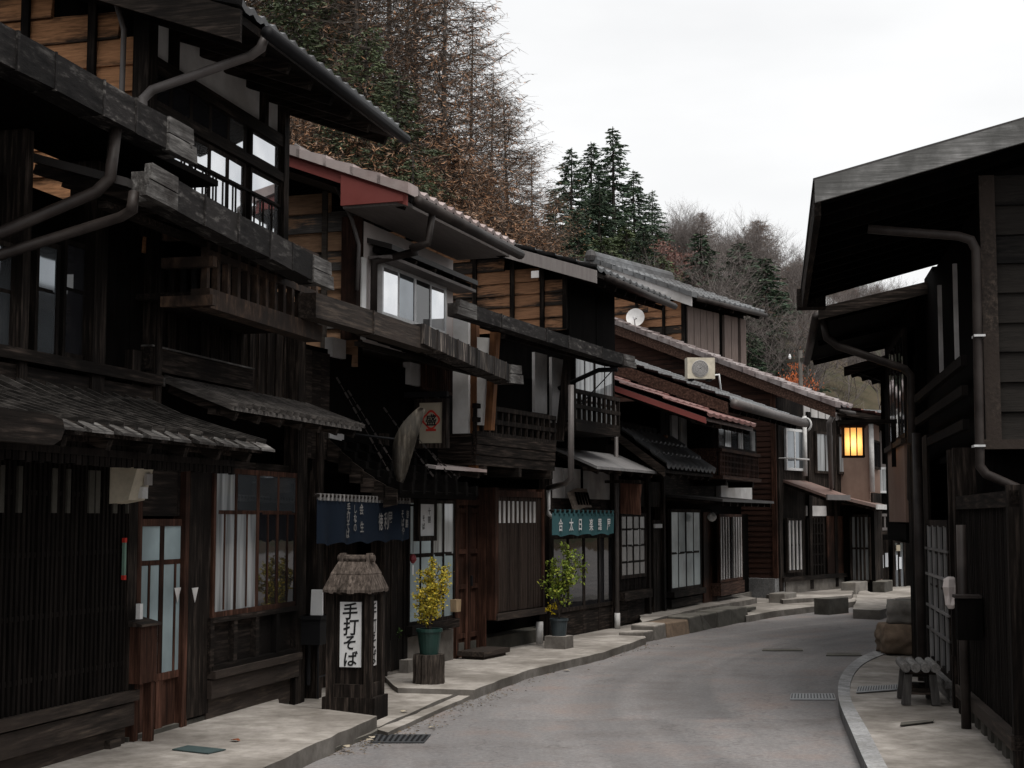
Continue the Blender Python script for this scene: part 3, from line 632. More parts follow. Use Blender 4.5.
h2.tube('downpipe', 'pipe_g', [(p0[0], rn+.02, p0[1]), (p1[0], rn, p1[1]), (p2[0], rn-.1, p2[1]), (p3[0], .10, p3[1]), (p4[0], .07, p4[1]), (p5[0], .07, p5[1]-.3)], .032)
c0 = h2.c(119, 5, UA-.09); c1 = h2.c(124, 30, UA-.09); c2 = h2.c(122, 88, UA-.09)
h2.tube('conduit', 'pipe_g', [(UA-.09, c0[0]-.05, c0[1]+.1), (UA-.09, c1[0], c1[1]), (UA-.09, c2[0], c2[1]), (UA-.09, c2[0], 3.6)], .02)
# ---------------- third house: soba shop with navy curtain, red bargeboard
OB = h2.W(E2, 0, 0); e3 = gnd(454, 656, .12); th3 = math.degrees(math.atan2(e3.x-OB.x, e3.y-OB.y))
h3 = T('wooden_townhouse', 'noodle shop townhouse with navy curtain, white upper storey and red bargeboard', 'house', OB, th3)
E3 = h3.q(454, 640, 0)[0]
h3.box('wall', 'black', .02, E3-.02, -8, -.35, -.4, 3.0)
h3.box('foundation', 'conc', h3.q(384, 650, 0)[0], E3-.02, -.34, -.0, -.4, h3.q(425, 634, 0)[1])
wr = h3.R(407, 500, 622, 453, .02); zt = h3.q(430, 500, .02)[1]; zb = h3.q(430, 622, .02)[1]
h3.window((wr[0], wr[1], zb, zt), .02, 4, 2, 'wood_v', 'g_frost', fw=.035, bar=.04, rowpos=[.55], name='shop_window', panes=lambda i, j: 'g_curt' if (i, j) in ((3, 1), (2, 1)) else 'g_frost')
h3.box('sill', 'wood_h', wr[0]-.03, wr[1], -.05, .1, zb-.09, zb)
h3.boards_v((h3.q(384, 600, 0)[0], wr[0]-.03, .0, zt), -.0, .14, m='wood_v')
b = h3.mb()
for px in (301, 318, 384, 404): a = h3.q(px, 600, 0)[0]; b.box(a-.05, a+.05, -.12, .02, -.2, 2.3)
h3.part('post', b, 'wood_v')
h3.boards_v((.05, h3.q(384, 600, 0)[0], -.1, zt-.3), -.3, .35, m='wood_v', name='entrance_door')
b = h3.mb(); a, z = h3.q(322, 432, 0); 
for x0, y0, x1, y1 in ((330, 432, 344, 449), (333, 337, 346, 356), (410, 362, 421, 384)):
    r_ = h3.R(x0, y0, y1, x1, .0); b.box(r_[0], r_[1], -.08, .0, r_[2], r_[3])
h3.part('plaster_patch', b, 'plaster_g')
h3.box('middle_wall', 'black', .03, E3-.03, -.34, -.05, 1.9, 3.0)
h3.boards_v((.03, h3.q(331, 380, 0)[0], 2.0, 2.95), -.02, .2, m='wood_h')
r_ = h3.R(422, 362, 388, 452, .03); h3.rail((r_[0], r_[1], r_[2], r_[3]), .03, .05, 'red_v', .02, 'window_grille', rw=.03)
# steep dark lean-to with ridged boards
pa, pz = h3.q(329, 442, 0.); pn, pez = h3.c(396, 493, pa); pe = h3.q(476, 498, pn)[0]; s_ = (pz-pez)/pn
q = h3.mb(); K = 6; prof = [(pn*(1-i/K), pez+(pz-pez)*((i/K)**1.35)) for i in range(K+1)]
for i in range(K):
    (n0, z0), (n1, z1) = prof[i], prof[i+1]
    q.hexa([(pa, n0, z0-.04), (pe, n0, z0-.04), (pe, n1, z1-.04), (pa, n1, z1-.04), (pa, n0+.03, z0+.02), (pe, n0+.03, z0+.02), (pe, n1, z1), (pa, n1, z1)])
pr = h3.part('lean_to_roof', q, 'black')
q = h3.mb(); x = pa+.02
while x < pe+.02:
    for i in range(K):
        (n0, z0), (n1, z1) = prof[i], prof[i+1]; q.hexa([(x-.03, n0+.04, z0+.0), (x+.03, n0+.04, z0+.0), (x+.03, n1, z1+.0), (x-.03, n1, z1+.0), (x-.03, n0+.04, z0+.10), (x+.03, n0+.04, z0+.10), (x+.03, n1, z1+.035), (x-.03, n1, z1+.035)])
    x += .27
h3.part('roof_batten', q, 'black', pr)
q = h3.mb()
for i in range(K):
    (n0, z0), (n1, z1) = prof[i], prof[i+1]; q.hexa([(pa-.03, n0+.02, z0-.10), (pa-.003, n0+.02, z0-.10), (pa-.003, n1, z1-.17), (pa-.03, n1, z1-.17), (pa-.03, n0+.02, z0+.03), (pa-.003, n0+.02, z0+.03), (pa-.003, n1, z1+.03), (pa-.03, n1, z1+.03)])
h3.part('bargeboard', q, 'wood_d', pr)
for i, (f, px0, py0) in enumerate(((.10, 331, 384), (.22, 349, 398), (.62, 389, 402), (.86, 428, 440), (.95, 440, 450))):
    q = h3.mb(); x = pa+(pe-pa)*f; P = Vector((x-.1, .02, pez+1.05-.1*i)); Q = Vector((x+.1, pn*.72, pez+.17)); D = Q-P; L = D.length; k = int(L/.075)
    for j in range(k):
        c0 = P+D*(j/k); c1 = P+D*((j+.82)/k); q.beam(c0, c1, .018 if j % 2 else .006, .006 if j % 2 else .018)
    h3.part('hanging_chain', q, 'pipe')
# gutters
g0 = h3.q(316, 292, .8); g1 = h3.q(432, 331, .8)
h3.gutter(g0[0], g0[1], g1[0], g1[1], .8, h=.19, seam=1.4, m='sill', ends=(False, False))
g2 = h3.q(424, 324, .84); g3 = h3.q(513, 366, .84)
h3.gutter(g2[0], g2[1], g3[0], g3[1], .84, w=.2, h=.18, seam=.26, m='gutter2', ends=(False, True), elen=.24)
h3.eave(.03, g3[0], -.02, .66, g0[1]-.06, .3, t=.05, z1b=g3[1]-.04)
# upper storey
UA = h3.q(358, 260, 0)[0]; UE = h3.q(453, 270, 0)[0]
rn, rz = h3.c(405, 202, UA-.4); re = h3.q(511, 245, rn)[0]; zt_ = h3.c(405, 193, UA-.4)[1]
rf, zR = h3.gable_roof(UA-.4, re, rn, zt_, .38, -3.4, tile='tile_pink', barge='red_paint', bh=.11, pitch=.22, amp=.022, cap='tile_pink', raft=9)
q = h3.mb(); nw = h3.c(343, 195, UA-.4)[0]; a = UA-.42
q.prism([(a, rn+.0, rz), (a, rn+.0, zt_-.03), (a, nw, zt_-.03+.38*(rn-nw)), (a, nw, rz)], (-.03, 0, 0)); h3.part('boxed_eave_end', q, 'red_paint', rf)
h3.box('soffit', 'soffit_g', UA-.4, re-.02, nw, rn-.01, rz-.02, rz+.02, parent=rf)
h3.gable_wall(UA, 0, g0[1]-.3, rn, zt_, .38, -3.4, m='siding_g', bw=.185, posts=(-.33, -1.3), pw=.05, pm='siding_r', drop=.2)
h3.box('corner_post', 'orange_v' if False else 'red_v', UA-.07, UA+.06, -.14, .02, g0[1]-.06, rz-.02)
h3.box('upper_wall', 'plaster_p', UA+.12, UE, -6.4, .0, g0[1]-.06, rz-.03)
wt, wb = h3.q(408, 275, .0)[1], h3.q(408, 325, 0)[1]; w0, w1 = h3.q(376, 290, 0)[0], h3.q(441, 290, 0)[0]
h3.window((w0, w1, wb, wt), .04, 4, 1, 'alu', fw=.035, bar=.03, panes=lambda i, j: ('g_sky', 'g_mid', 'g_dark', 'g_sky')[i])
ha = h3.q(367, 236, 0)[0]; hn, hz = h3.c(392, 244, ha); he = h3.q(478, 279, hn)[0]; hr = h3.eave(ha, he, 0, hn, hz, .3, t=.05, m='metal_roof', raft=.5, name='window_hood')
h3.box('hood_soffit', 'soffit_g', ha+.01, he-.01, .01, hn-.02, hz-.13, hz-.10, parent=hr)
h3.box('corner_post', 'plaster', UA+.02, UA+.115, -.09, .035, g0[1]-.05, hz-.14)
q = h3.mb(); q.tube([(UA-.32, rn+.09, zt_-.07), (re+.05, rn+.09, zt_-.07)], .055, 10); h3.part('eave_gutter', q, 'pipe', smooth=True)
p0 = h3.q(433, 208, rn+.08); p1 = h3.q(428, 243, rn+.05); p3 = h3.q(384, 254, .1); p4 = h3.q(374, 262, .07); p5 = h3.q(374, 330, .07)
h3.tube('downpipe', 'pipe', [(p0[0], rn+.08, p0[1]), (p1[0], rn+.05, p1[1]), (p1[0]-.05, rn-.08, p1[1]-.05), (p3[0], .42, p3[1]), (p4[0], .07, p4[1]), (p4[0], .07, p5[1])], .035)
cpt = [h3.c(x, y, UA-.1) for x, y in ((295, 145), (322, 160), (338, 190), (352, 220), (359, 245), (357, 290))]
h3.tube('conduit', 'pipe_g', [(UA-.1, n_, z_) for n_, z_ in cpt], .018)
# ---------------- fourth house: brown door, lattice bay and teal curtain
OC = e3.copy(); h4 = T('wooden_townhouse', 'brown townhouse with panelled door, lattice bay, balcony and small teal curtain', 'house', OC, 24)
E4 = h4.q(617, 620, 0)[0]
h4.box('wall', 'black', .02, E4-.02, -8, -.3, -.4, 3.2)
h4.box('foundation', 'conc_d', .02, E4-.02, -.3, -.05, -.4, h4.q(500, 628, 0)[1]-.1)
r_ = h4.R(456, 505, 648, 479, -.04); zt = r_[3]; b = h4.mb(); mid = (r_[0]+r_[1])/2
b.box(r_[0], r_[1], -.1, -.06, -.05, zt)
for x0, x1 in ((r_[0], mid-.01), (mid+.01, r_[1])):
    for x in (x0, x1-.05): b.box(x, x+.05, -.06, -.03, -.05, zt)
    for f in (0, .13, .45, .68, .95): z = -.05+(zt+.05)*f; b.box(x0+.05, x1-.05, -.06, -.034, z, z+.05)
d_ = h4.part('panelled_door', b, 'red_v')
b = h4.mb(); b.box(mid+.05, mid+.08, -.03, -.01, zt*.45, zt*.52); h4.part('handle', b, 'iron', d_)
b = h4.mb(); b.box(r_[0]-.07, r_[0]-.005, -.1, .0, -.1, zt+.2); b.box(r_[0]-.07, r_[1]+.05, -.1, -.004, zt+.0, zt+.07); h4.part('door_frame', b, 'red_v')
bn, _ = h4.c(494, 560, h4.q(480, 560, 0)[0]+.03); ba = h4.q(480, 560, 0)[0]+.05
lr = h4.R(495, 492, 615, 544, bn); bz0 = h4.q(518, 614, bn)[1]; bzt = h4.q(518, 497, bn)[1]; be = lr[1]
M['bay'] = surf('brown_lattice_wood', [(.018, .0125, .010), (.05, .036, .03)], (14, 14, 1), 3, bump=.2, spec=.1)
h4.box('bay', 'red_v', ba, be, -.28, bn-.08, bz0-.02, bzt+.1)
h4.lattice((ba+.09, be-.07, bz0+.05, bzt), bn-.01, .036, .018, m='bay', rails=4, backing='wood_v', name='bay_lattice')
b = h4.mb()
for x in [ba+.13+i*.125 for i in range(9)]:
    b.box(x, x+.05, bn-.055, bn-.005, bzt-.30, bzt-.05)
h4.part('transom_paper', b, 'plaster_g')
b = h4.mb(); b.box(ba-.01, ba+.08, bn-.09, bn+.01, bz0-.03, bzt+.1); b.box(be-.06, be+.01, bn-.09, bn+.008, bz0-.03, bzt+.1); b.box(ba+.08, be-.06, bn-.08, bn+.005, bzt, bzt+.07)
h4.part('bay_frame', b, 'red_v'); h4.box('bay_sill', 'sill', ba+.02, be+.02, -.2, bn+.03, bz0-.04, bz0+.035)
h4.box('side_board', 'red_v', ba-.025, ba-.001, -.05, bn-.1, -.02, bzt+.1)
# glass doors behind the curtain
r_ = h4.R(567, 535, 612, 612, -.02); ks = h4.q(590, 608, -.02)[1]
h4.window((h4.q(552, 560, 0)[0], r_[1], ks, r_[3]), -.02, 4, 1, 'wood_v', 'g_dark', fw=.05, bar=.05, name='sliding_door')
h4.boards_v((h4.q(552, 560, 0)[0], r_[1], -.05, ks), -.02, .5, m='wood_h', name='kick_panel')
b = h4.mb()
for px in (548, 614): a = h4.q(px, 560, 0)[0]; b.box(a-.05, a+.05, -.1, .04, -.1, 2.5)
h4.part('post', b, 'wood_v')
pbz0, pbz1 = h4.q(590, 499, 0)[1], h4.q(590, 470, 0)[1]; b = h4.mb()
for x0, x1 in ((550, 564), (566, 582), (590, 611)): b.box(h4.q(x0, 480, 0)[0], h4.q(x1, 480, 0)[0], -.1, -.02, pbz0, pbz1)
h4.part('plaster_panel', b, 'plaster_g'); h4.boards_v((h4.q(548, 500, 0)[0], E4-.06, pbz0-.2, pbz0), -.03, .5, m='wood_h', name='lintel')
# grey sheet lean-to
pa, pz = h4.q(556, 448, 0.); pn, pez = h4.c(597, 466, pa); pe = h4.q(657, 470, pn)[0]
h4.eave(pa, pe, -.02, pn, pez, (pz-pez)/pn, t=.035, m='grey_roof', raft=.4)
h4.tube('downpipe', 'pipe_g', [(h4.q(571, 385, .75)[0], .75, h4.q(571, 385, .75)[1]), (h4.q(571, 478, .75)[0], .75, h4.q(571, 478, .75)[1]), (h4.q(566, 483, .65)[0], .65, h4.q(566, 483, .65)[1]), (h4.q(547, 488, .06)[0], .08, h4.q(547, 488, .06)[1])], .035)
h4.tube('lower_pipe', 'pipe_w', [(h4.q(547, 486, .06)[0], .08, h4.q(547, 486, .06)[1]), (h4.q(547, 514, .06)[0], .08, h4.q(547, 514, .06)[1]), (h4.q(549, 517, .06)[0], .10, h4.q(549, 517, .06)[1])], .025)
px_ = h4.q(538, 600, .12); h4.tube('drain_stub', 'pipe_w', [(px_[0], .14, h4.q(538, 622, .14)[1]), (px_[0], .14, -.02)], .045)
# middle storey
h4.box('middle_wall', 'black', .03, E4-.03, -.29, -.1, 2.0, 3.2)
b = h4.mb()
for x0, x1, y0, y1, m in ((535, 547, 352, 412, 0), (552, 564, 357, 440, 0)):
    r_ = h4.R(x0, y0, y1, x1, -.06); b.box(r_[0], r_[1], -.1, -.06, r_[2], r_[3])
h4.part('plaster_panel', b, 'plaster_g')
for nm, m, x0, x1, y0, y1, n_ in (('plaster_panel', 'plaster', 453, 468, 318, 462, .3), ('wing_post', 'orange_v', 469, 476, 322, 470, .36), ):
    a = -.35 if 'post' not in nm else -.30; (n0, zt), (n1, zb) = h4.c(x0, y0, a), h4.c(x1, y1, a); h4.box(nm, m, a, a+.08, n0, n1, zb, zt)
a = -.28; P = [h4.c(x, y, a) for x, y in ((476, 337), (490, 338), (482, 425), (476, 425))]
b = h4.mb(); b.prism([(a, n_, z_) for n_, z_ in P], (.06, 0, 0)); h4.part('wing_wall', b, 'plaster')
b = h4.mb(); P = [h4.c(x, y, a-.03) for x, y in ((490, 332), (497, 332), (491, 430), (484, 430))]; b.prism([(a-.03, n_, z_) for n_, z_ in P], (.09, 0, 0)); h4.part('slanted_post', b, 'orange_v')
# balcony (near half boarded, far half open)
bz0, bz1 = h4.q(515, 468, .42)[1], h4.q(515, 438, .42)[1]; bt = h4.q(515, 412, .42)[1]; b0, b1 = h4.q(475, 450, .42)[0], h4.q(554, 450, .42)[0]
bal = h4.rail((b0, b1, bz1, bt), .42, .16, 'wood_v', .035, 'balcony', rails=(0, 1), rw=.05, mid=(.5,))
b = h4.mb()
for i in range(3): z = bz0+(bz1-bz0)*i/3; b.box(b0, b1, .38+.008*i, .43+.008*i, z, z+(bz1-bz0)/3-.006)
h4.part('boarded_front', b, 'wood_h', bal); b = h4.mb(); b.box(b0, b0+.05, -.1, .38, bz0, bz1); h4.part('side_board', b, 'wood_d', bal)
h4.box('balcony_floor', 'wood_h', b0, b1, -.1, .37, bz0+.02, bz0+.06, parent=bal)
b = h4.mb()
for f in (.08, .5, .92): x = b0+(b1-b0)*f; b.box(x-.04, x+.04, -.1, .46, bz0-.1, bz0-.005)
h4.part('bracket', b, 'wood_d', bal)
wr = h4.R(573, 352, 425, 613, .1); h4.window(wr, .1, 4, 2, 'wood_v', 'g_curt', fw=.04, bar=.035, rowpos=[.35])
f0, f1 = h4.q(574, 410, .45)[0], h4.q(618, 410, .45)[0]; fz0, fz1 = h4.q(595, 424, .45)[1], h4.q(595, 395, .45)[1]
bal = h4.rail((f0, f1, fz0, fz1), .45, .17, 'wood_v', .04, 'balcony', rails=(0, 1), rw=.05, mid=(.5,))
h4.box('balcony_floor', 'wood_h', f0, f1, -.1, .48, fz0-.12, fz0-.02, parent=bal)
P = [h4.c(x, y, f0-.05) for x, y in ((565, 342), (572, 342), (562, 440), (555, 440))]; b = h4.mb(); b.prism([(f0-.05, n_, z_) for n_, z_ in P], (.07, 0, 0)); h4.part('slanted_post', b, 'wood_v')
# box gutter with its bracket
g0 = h4.q(470, 304, .85); g1 = h4.q(626, 355, .85)
h4.gutter(g0[0], g0[1], g1[0], g1[1], .85, h=.14, seam=.8, m='gutter', ends=(True, True), elen=.3)
h4.eave(.03, g1[0]+.2, -.02, .72, g0[1]-.05, .3, t=.05, z1b=g1[1]-.05)
a1 = h4.q(620, 360, .8)[0]; q = h4.mb(); pts = [(a1-.1, .0, h4.q(572, 390, 0)[1]-.02), (a1-.1, .25, h4.q(590, 384, .2)[1]), (a1-.1, .55, h4.q(610, 374, .5)[1]), (a1-.1, .80, g1[1]-.2)]
q.tube(pts, .03, 8); h4.part('eave_bracket', q, 'iron', smooth=True)
q = h4.mb(); q.tube([(a1-.9, .1, 2.35), (a1, .75, g1[1]-.15)], .008, 5); h4.part('stay_rod', q, 'iron')
# raised storey
UA = h4.q(566, 320, 0)[0]; UE = E4-.02
rn, rz = h4.c(595, 279, UA-.4); zt_ = rz+.1; re = h4.q(668, 311, rn)[0]
rf, zR = h4.gable_roof(UA-.4, re, rn, zt_, .33, -3.4, m='metal_roof', tile='tile_grey', barge='soffit_g', bh=.15, pitch=.24, amp=.02)
h4.gable_wall(UA, 0, h4.c(540, 330, UA)[1], rn, zt_, .33, -3.4, m='siding', bw=.165, posts=(-.0, -.32, -.75, -1.3), pw=.06, pm='wood_v')
h4.box('upper_wall', 'black', UA+.12, UE, -6.4, -.02, g0[1]-.3, zt_+.2)
h4.boards_v((UA+.1, UE, g0[1], zt_+.2), .0, .25, m='black')
q = h4.mb(); q.tube([(UA-.2, rn+.09, zt_-.06), (re+.04, rn+.09, zt_-.06)], .045, 10); h4.part('eave_gutter', q, 'pipe', smooth=True)
(n_, z_) = h4.c(535, 274, UA-.45); h4.box('eave_lamp_box', 'plaster_g', UA-.46, UA-.44, n_-.05, n_+.05, z_-.05, z_+.04)

a0, z0 = h4.q(436, 466, .5); a1 = h4.q(487, 469, .5)[0]
h4.eave(a0, a1, -.02, .5, z0, .14, t=.03, m='tile_pink', raft=.5, name='door_hood')
# ---------------- fifth and sixth houses
OD = h4.W(E4, 0, 0)
h5 = T('wooden_townhouse', 'narrow dark townhouse with paper lattice window, tiled lean-to and red sheet eave', 'house', OD, 23)
E5 = h5.q(665, 610, 0)[0]
h5.box('wall', 'black', .02, E5-.02, -8, -.2, -.4, 2.9)
h5.box('foundation', 'conc_d', .02, E5-.02, -.2, -.03, -.4, .12)
wr = h5.R(619, 513, 588, 645, .02); h5.window((wr[0], wr[1], wr[2]+.12, wr[3]), .02, 4, 4, 'wood_v', 'g_paper', fw=.05, bar=.03, name='lattice_window')
h5.lattice((wr[0], wr[1], wr[2]-.05, wr[2]+.12), .03, .06, .03, rails=1, name='lower_lattice')
b = h5.mb(); b.box(wr[0]-.05, wr[1]+.04, -.05, .12, wr[2]-.18, wr[2]-.06); h5.part('sill', b, 'wood_h')
h5.boards_v((.05, wr[1], .0, wr[2]-.2), .0, .4, m='wood_h', name='base_board')
r_ = h5.R(653, 520, 612, 664, .0); h5.boards_v((r_[0], E5-.02, -.02, r_[3]), .0, .14, m='wood_v', name='plank_door')
b = h5.mb()
for px in (616, 649, 664): a = h5.q(px, 560, .03)[0]; b.box(a-.05, a+.05, -.1, .05, -.1, 2.3)
h5.part('post', b, 'wood_v')
r_ = h5.R(655, 524, 528, 662, .04); h5.box('name_plate', 'paper', r_[0], r_[1], .02, .045, r_[2], r_[3])
a = h5.q(617, 560, .1)[0]; h5.tube('downpipe', 'pipe_g', [(a, .1, h5.q(617, 405, .1)[1]), (a, .1, h5.q(617, 613, .1)[1])], .03)
h5.tube('drain_stub', 'pipe_w', [(a, .1, h5.q(617, 613, .1)[1]), (a, .1, -.05)], .04)
pa, pz = h5.q(618, 434, 0.); pn, pez = h5.c(664, 470, pa); pe = h5.q(713, 481, pn)[0]; s_ = (pz-pez)/pn
lt = h5.eave(pa, pe, -.02, pn, pez, s_, t=.04, m='wood_d', raft=.4, name='lean_to_roof')
h5.slope_tiles(pa-.02, pe, pn+.05, pez+.05, s_, .0, .2, .2, .022, 'tile_grey', parent=lt)
b = h5.mb(); b.hexa([(pa-.06, pn+.03, pez-.1), (pa-.03, pn+.03, pez-.1), (pa-.03, 0, pz-.1), (pa-.06, 0, pz-.1), (pa-.06, pn+.03, pez+.03), (pa-.03, pn+.03, pez+.03), (pa-.03, 0, pz+.03), (pa-.06, 0, pz+.03)]); h5.part('bargeboard', b, 'wood_d', lt)
h5.boards_v((.04, E5-.03, pez-.5, pez-.12), .0, .3, m='wood_v', name='upper_board')
h5.boards_v((.02, h5.q(660, 440, 0)[0], pz-.1, 2.85), -.06, .2, m='wood_h', name='board_wall')
a = h5.q(665, 430, .05)[0]; h5.box('corner_post', 'orange_v', a-.06, a+.05, -.05, .08, pz-.3, 2.75)
rn, rz = h5.c(705, 417, -.2); re = h5.q(753, 428, rn)[0]
er = h5.eave(-.2, re, -3.0, rn, rz, .37, t=.05, m='tile_rust', raft=.4)
b = h5.mb(); zb = rz+.37*(rn+3); b.hexa([(-.24, rn+.02, rz-.09), (-.205, rn+.02, rz-.09), (-.205, -3, zb-.09), (-.24, -3, zb-.09), (-.24, rn+.02, rz-.01), (-.205, rn+.02, rz-.01), (-.205, -3, zb-.01), (-.24, -3, zb-.01)]); h5.part('bargeboard', b, 'red_paint', er)
h5.slope_tiles(-.26, re, rn+.05, rz+.03, .37, -3, .34, .6, .010, 'tile_red', parent=er)
# sixth
h6 = T('wooden_townhouse', 'dark townhouse with frosted shop window, boxed balcony and grey ridge-tiled top storey', 'house', OD, 23)
S6, E6 = E5, h6.q(753, 600, 0)[0]
h6.box('wall', 'black', S6+.02, E6-.02, -8, -.2, -.4, 3.3)
h6.box('foundation', 'conc', S6+.02, E6-.02, -.2, -.02, -.4, .1)
wr = h6.R(669, 509, 592, 700, .05); h6.window(wr, .05, 4, 2, 'wood_v', 'g_frost', fw=.05, bar=.035, name='shop_window', rowpos=[.46])
b = h6.mb(); b.box(wr[0]-.05, wr[1]+.04, -.05, .14, wr[2]-.09, wr[2]); b.box(wr[0], wr[1], -.05, .08, .1, wr[2]-.12); h6.part('sill', b, 'wood_h')
r_ = h6.R(703, 512, 603, 717, .02); h6.boards_v((r_[0], r_[1], -.0, r_[3]), .02, .18, m='red_v', name='plank_door')
r_ = h6.R(718, 514, 583, 741, .15); w_ = h6.window(r_, .15, 4, 2, 'red_v', 'g_dark', fw=.05, bar=.0, name='lattice_window', rowpos=[.27])
b = h6.mb()
for i in range(9):
    if i in (4,): continue
    x = r_[0]+.08+(r_[1]-r_[0]-.16)*i/8; b.box(x-.022, x+.022, .13, .182, r_[2]+.05, r_[3]-.05)
h6.part('pale_slat', b, 'plaster_g', w_)
b = h6.mb(); b.box(r_[0]-.05, r_[1]+.03, -.1, .2, r_[2]-.22, r_[2]-.01); h6.part('sill', b, 'red_h')
h6.boards_v((r_[1]+.03, E6-.05, -.0, r_[3]), -.06, .3, m='black', name='dark_door')
h6.boards_v((S6+.03, E6-.03, 1.75, 2.15), -.04, .8, m='wood_h', name='lintel')
r_ = h6.R(721, 482, 503, 752, .06); h6.box('plaster_band', 'plaster', r_[0], r_[1], -.1, .06, r_[2], r_[3])
h6.boards_v((S6+.03, E6-.03, 2.1, 3.25), -.05, .25, m='wood_v')
b = h6.mb()
for px in (672, 681): r_ = h6.R(px, 415, 462, px+6, .0); b.box(r_[0], r_[1], -.04, .0, r_[2], r_[3])
h6.part('plaster_panel', b, 'plaster_g')
bz0, bz1 = h6.q(738, 477, .5)[1], h6.q(738, 454, .5)[1]; bt = h6.q(738, 425, .5)[1]; b0, b1 = h6.q(720, 450, .5)[0], h6.q(758, 450, .5)[0]
bal = h6.lattice((b0, b1, bz0, bz1), .5, .09, .03, 'red_v', rails=4, backing='wood_v', name='balcony')
b = h6.mb(); b.box(b0-.03, b1+.03, .44, .55, bz0-.06, bz0); b.box(b0-.03, b1+.03, .44, .54, bz1, bz1+.05); b.box(b0-.03, b0+.02, -.05, .44, bz0-.06, bz1+.05); b.box(b1-.02, b1+.03, -.05, .44, bz0-.06, bz1+.05); h6.part('balcony_frame', b, 'red_h', bal)
h6.box('balcony_floor', 'wood_h', b0, b1, -.05, .43, bz0-.05, bz0-.01, parent=bal)
h6.window((b0, b1, bz1+.06, bt), .45, 6, 1, 'wood_v', fw=.04, bar=.04, name='balcony_window', panes=lambda i, j: 'g_curt' if i % 2 else 'g_mid')
b = h6.mb()
for f in (.15, .85): x = b0+(b1-b0)*f; b.box(x-.05, x+.05, -.05, .5, bz0-.16, bz0-.065)
h6.part('bracket', b, 'wood_d', bal)
fn = .9; fa0, fz = h6.q(722, 499, fn); fa1, _ = h6.q(774, 498, fn)
h6.eave(S6+.1, fa1, -.02, fn, fz, .09, t=.04, m='metal_roof', raft=.45, name='lean_to_roof')
rn, rz = h6.c(727, 403, S6-.1); re = h6.q(799, 416, rn)[0]
er = h6.eave(S6-.1, re, -3.2, rn, rz, .38, t=.06, m='wood_d', raft=.4)
h6.slope_tiles(S6-.12, re, rn+.05, rz+.045, .38, -3.2, .2, .22, .02, 'tile_grey', parent=er)
zb = rz+.38*(rn+3.2); b = h6.mb(); a = S6-.14; b.hexa([(a, rn+.02, rz-.17), (a+.03, rn+.02, rz-.17), (a+.03, -3.2, zb-.17), (a, -3.2, zb-.17), (a, rn+.02, rz+.01), (a+.03, rn+.02, rz+.01), (a+.03, -3.2, zb+.01), (a, -3.2, zb+.01)]); h6.part('bargeboard', b, 'red_h', er)
q = h6.mb(); q.tube([(S6-.05, rn+.1, rz-.01), (re+.05, rn+.1, rz-.01)], .075, 12); h6.part('eave_gutter', q, 'pipe_g', smooth=True)
q = h6.mb(); q.tube([(re+.05, rn+.1+.11*math.cos(t), rz-.03+.12*math.sin(t)) for t in [i*math.pi/8 for i in range(-3, 9)]], .02, 8); h6.part('gutter_bend', q, 'pipe_w', smooth=True)
# ---------------- seventh house: brown clad end wall where the street bends
O7 = gnd(777, 597, .12)
h7 = T('wooden_townhouse', 'brown townhouse at the bend with boarded end wall on a stone footing and rusty canopy', 'house', O7, 36)
E7 = h7.q(868, 590, 0)[0]; nL = h7.c(752, 550, 0)[0]
h7.box('wall', 'black', .14, E7-.02, -8, -.1, -.5, 3.3)
rn, rz = h7.c(834, 412, -.3); rz += .06; re = h7.q(851, 412, rn)[0]; nR, zr7 = h7.c(560, 306, -.3)
sl7 = (zr7-rz)/(rn-nR); rf, zR = h7.gable_roof(-.3, re, rn, rz+.05, sl7, nR, tile='tile_brown', barge='red_h', bh=.2, pitch=.24, amp=.02, cap='tile_brown')
h7.gable_wall(0, 0, .35, rn, rz+.05, sl7, nR, m='siding_b', bw=.10, lap=.5, posts=(-.0,), pw=.1, pm='red_v')
r_ = h7.c(752, 578, -.05); h7.box('stone_footing', 'granite', -.12, .3, nL-.8, .02, -.5, r_[1])
# raised storey with ridge tiles standing on its roof
UA = .7; uf = h7.c(684, 345, UA)[0]; UE = h7.q(746, 340, uf)[0]
un, uz = h7.c(691, 302, UA-.35); zt_ = uz+.12; ue7 = h7.q(763, 331, un)[0]; uR, uzR = h7.c(592, 262, UA-.35); us = (uzR-zt_)/(un-uR)
rf, zR = h7.gable_roof(UA-.35, ue7, un, zt_, us, uR, tile='tile_grey', barge='plaster_g', bh=.2, pitch=.22, amp=.02, cap='tile_grey', raft=.6)
b = h7.mb(); b.tube([(UA-.42, uR, zR+.12), (ue7+.05, uR, zR+.12)], .12, 8); b.box(UA-.4, ue7, uR-.16, uR+.16, zR-.0, zR+.1); h7.part('ridge_tiles', b, 'tile_grey', rf)
b = h7.mb(); b.lathe((UA-.40, uR, zR+.02), [(.02, -.02), (.11, .0), (.13, .10), (.09, .2), (.02, .24)], 10); h7.part('ridge_end_tile', b, 'metal_roof', rf)
uzb = rz+sl7*(rn-uf)-.5
h7.gable_wall(UA, uf, uzb, un, zt_, us, uR, m='siding', bw=.165, posts=(-.0, -.45, -1.1, -1.9), pw=.06, pm='wood_v')
h7.box('raised_wall', 'black', UA+.12, UE, 2*uR-uf, uf-.05, uzb, zt_+.15)
uz1 = h7.q(712, 312, uf)[1]; b = h7.mb()
for f0_, f1_ in ((.05, .55), (.63, .86), (.9, 1.0)):
    x0, x1 = UA+(UE-UA)*f0_, UA+(UE-UA)*f1_; k = max(1, round((x1-x0)/.3))
    for i in range(k): b.box(x0+(x1-x0)*i/k+.012, x0+(x1-x0)*(i+1)/k-.012, uf-.05, uf+.01, uzb, uz1)
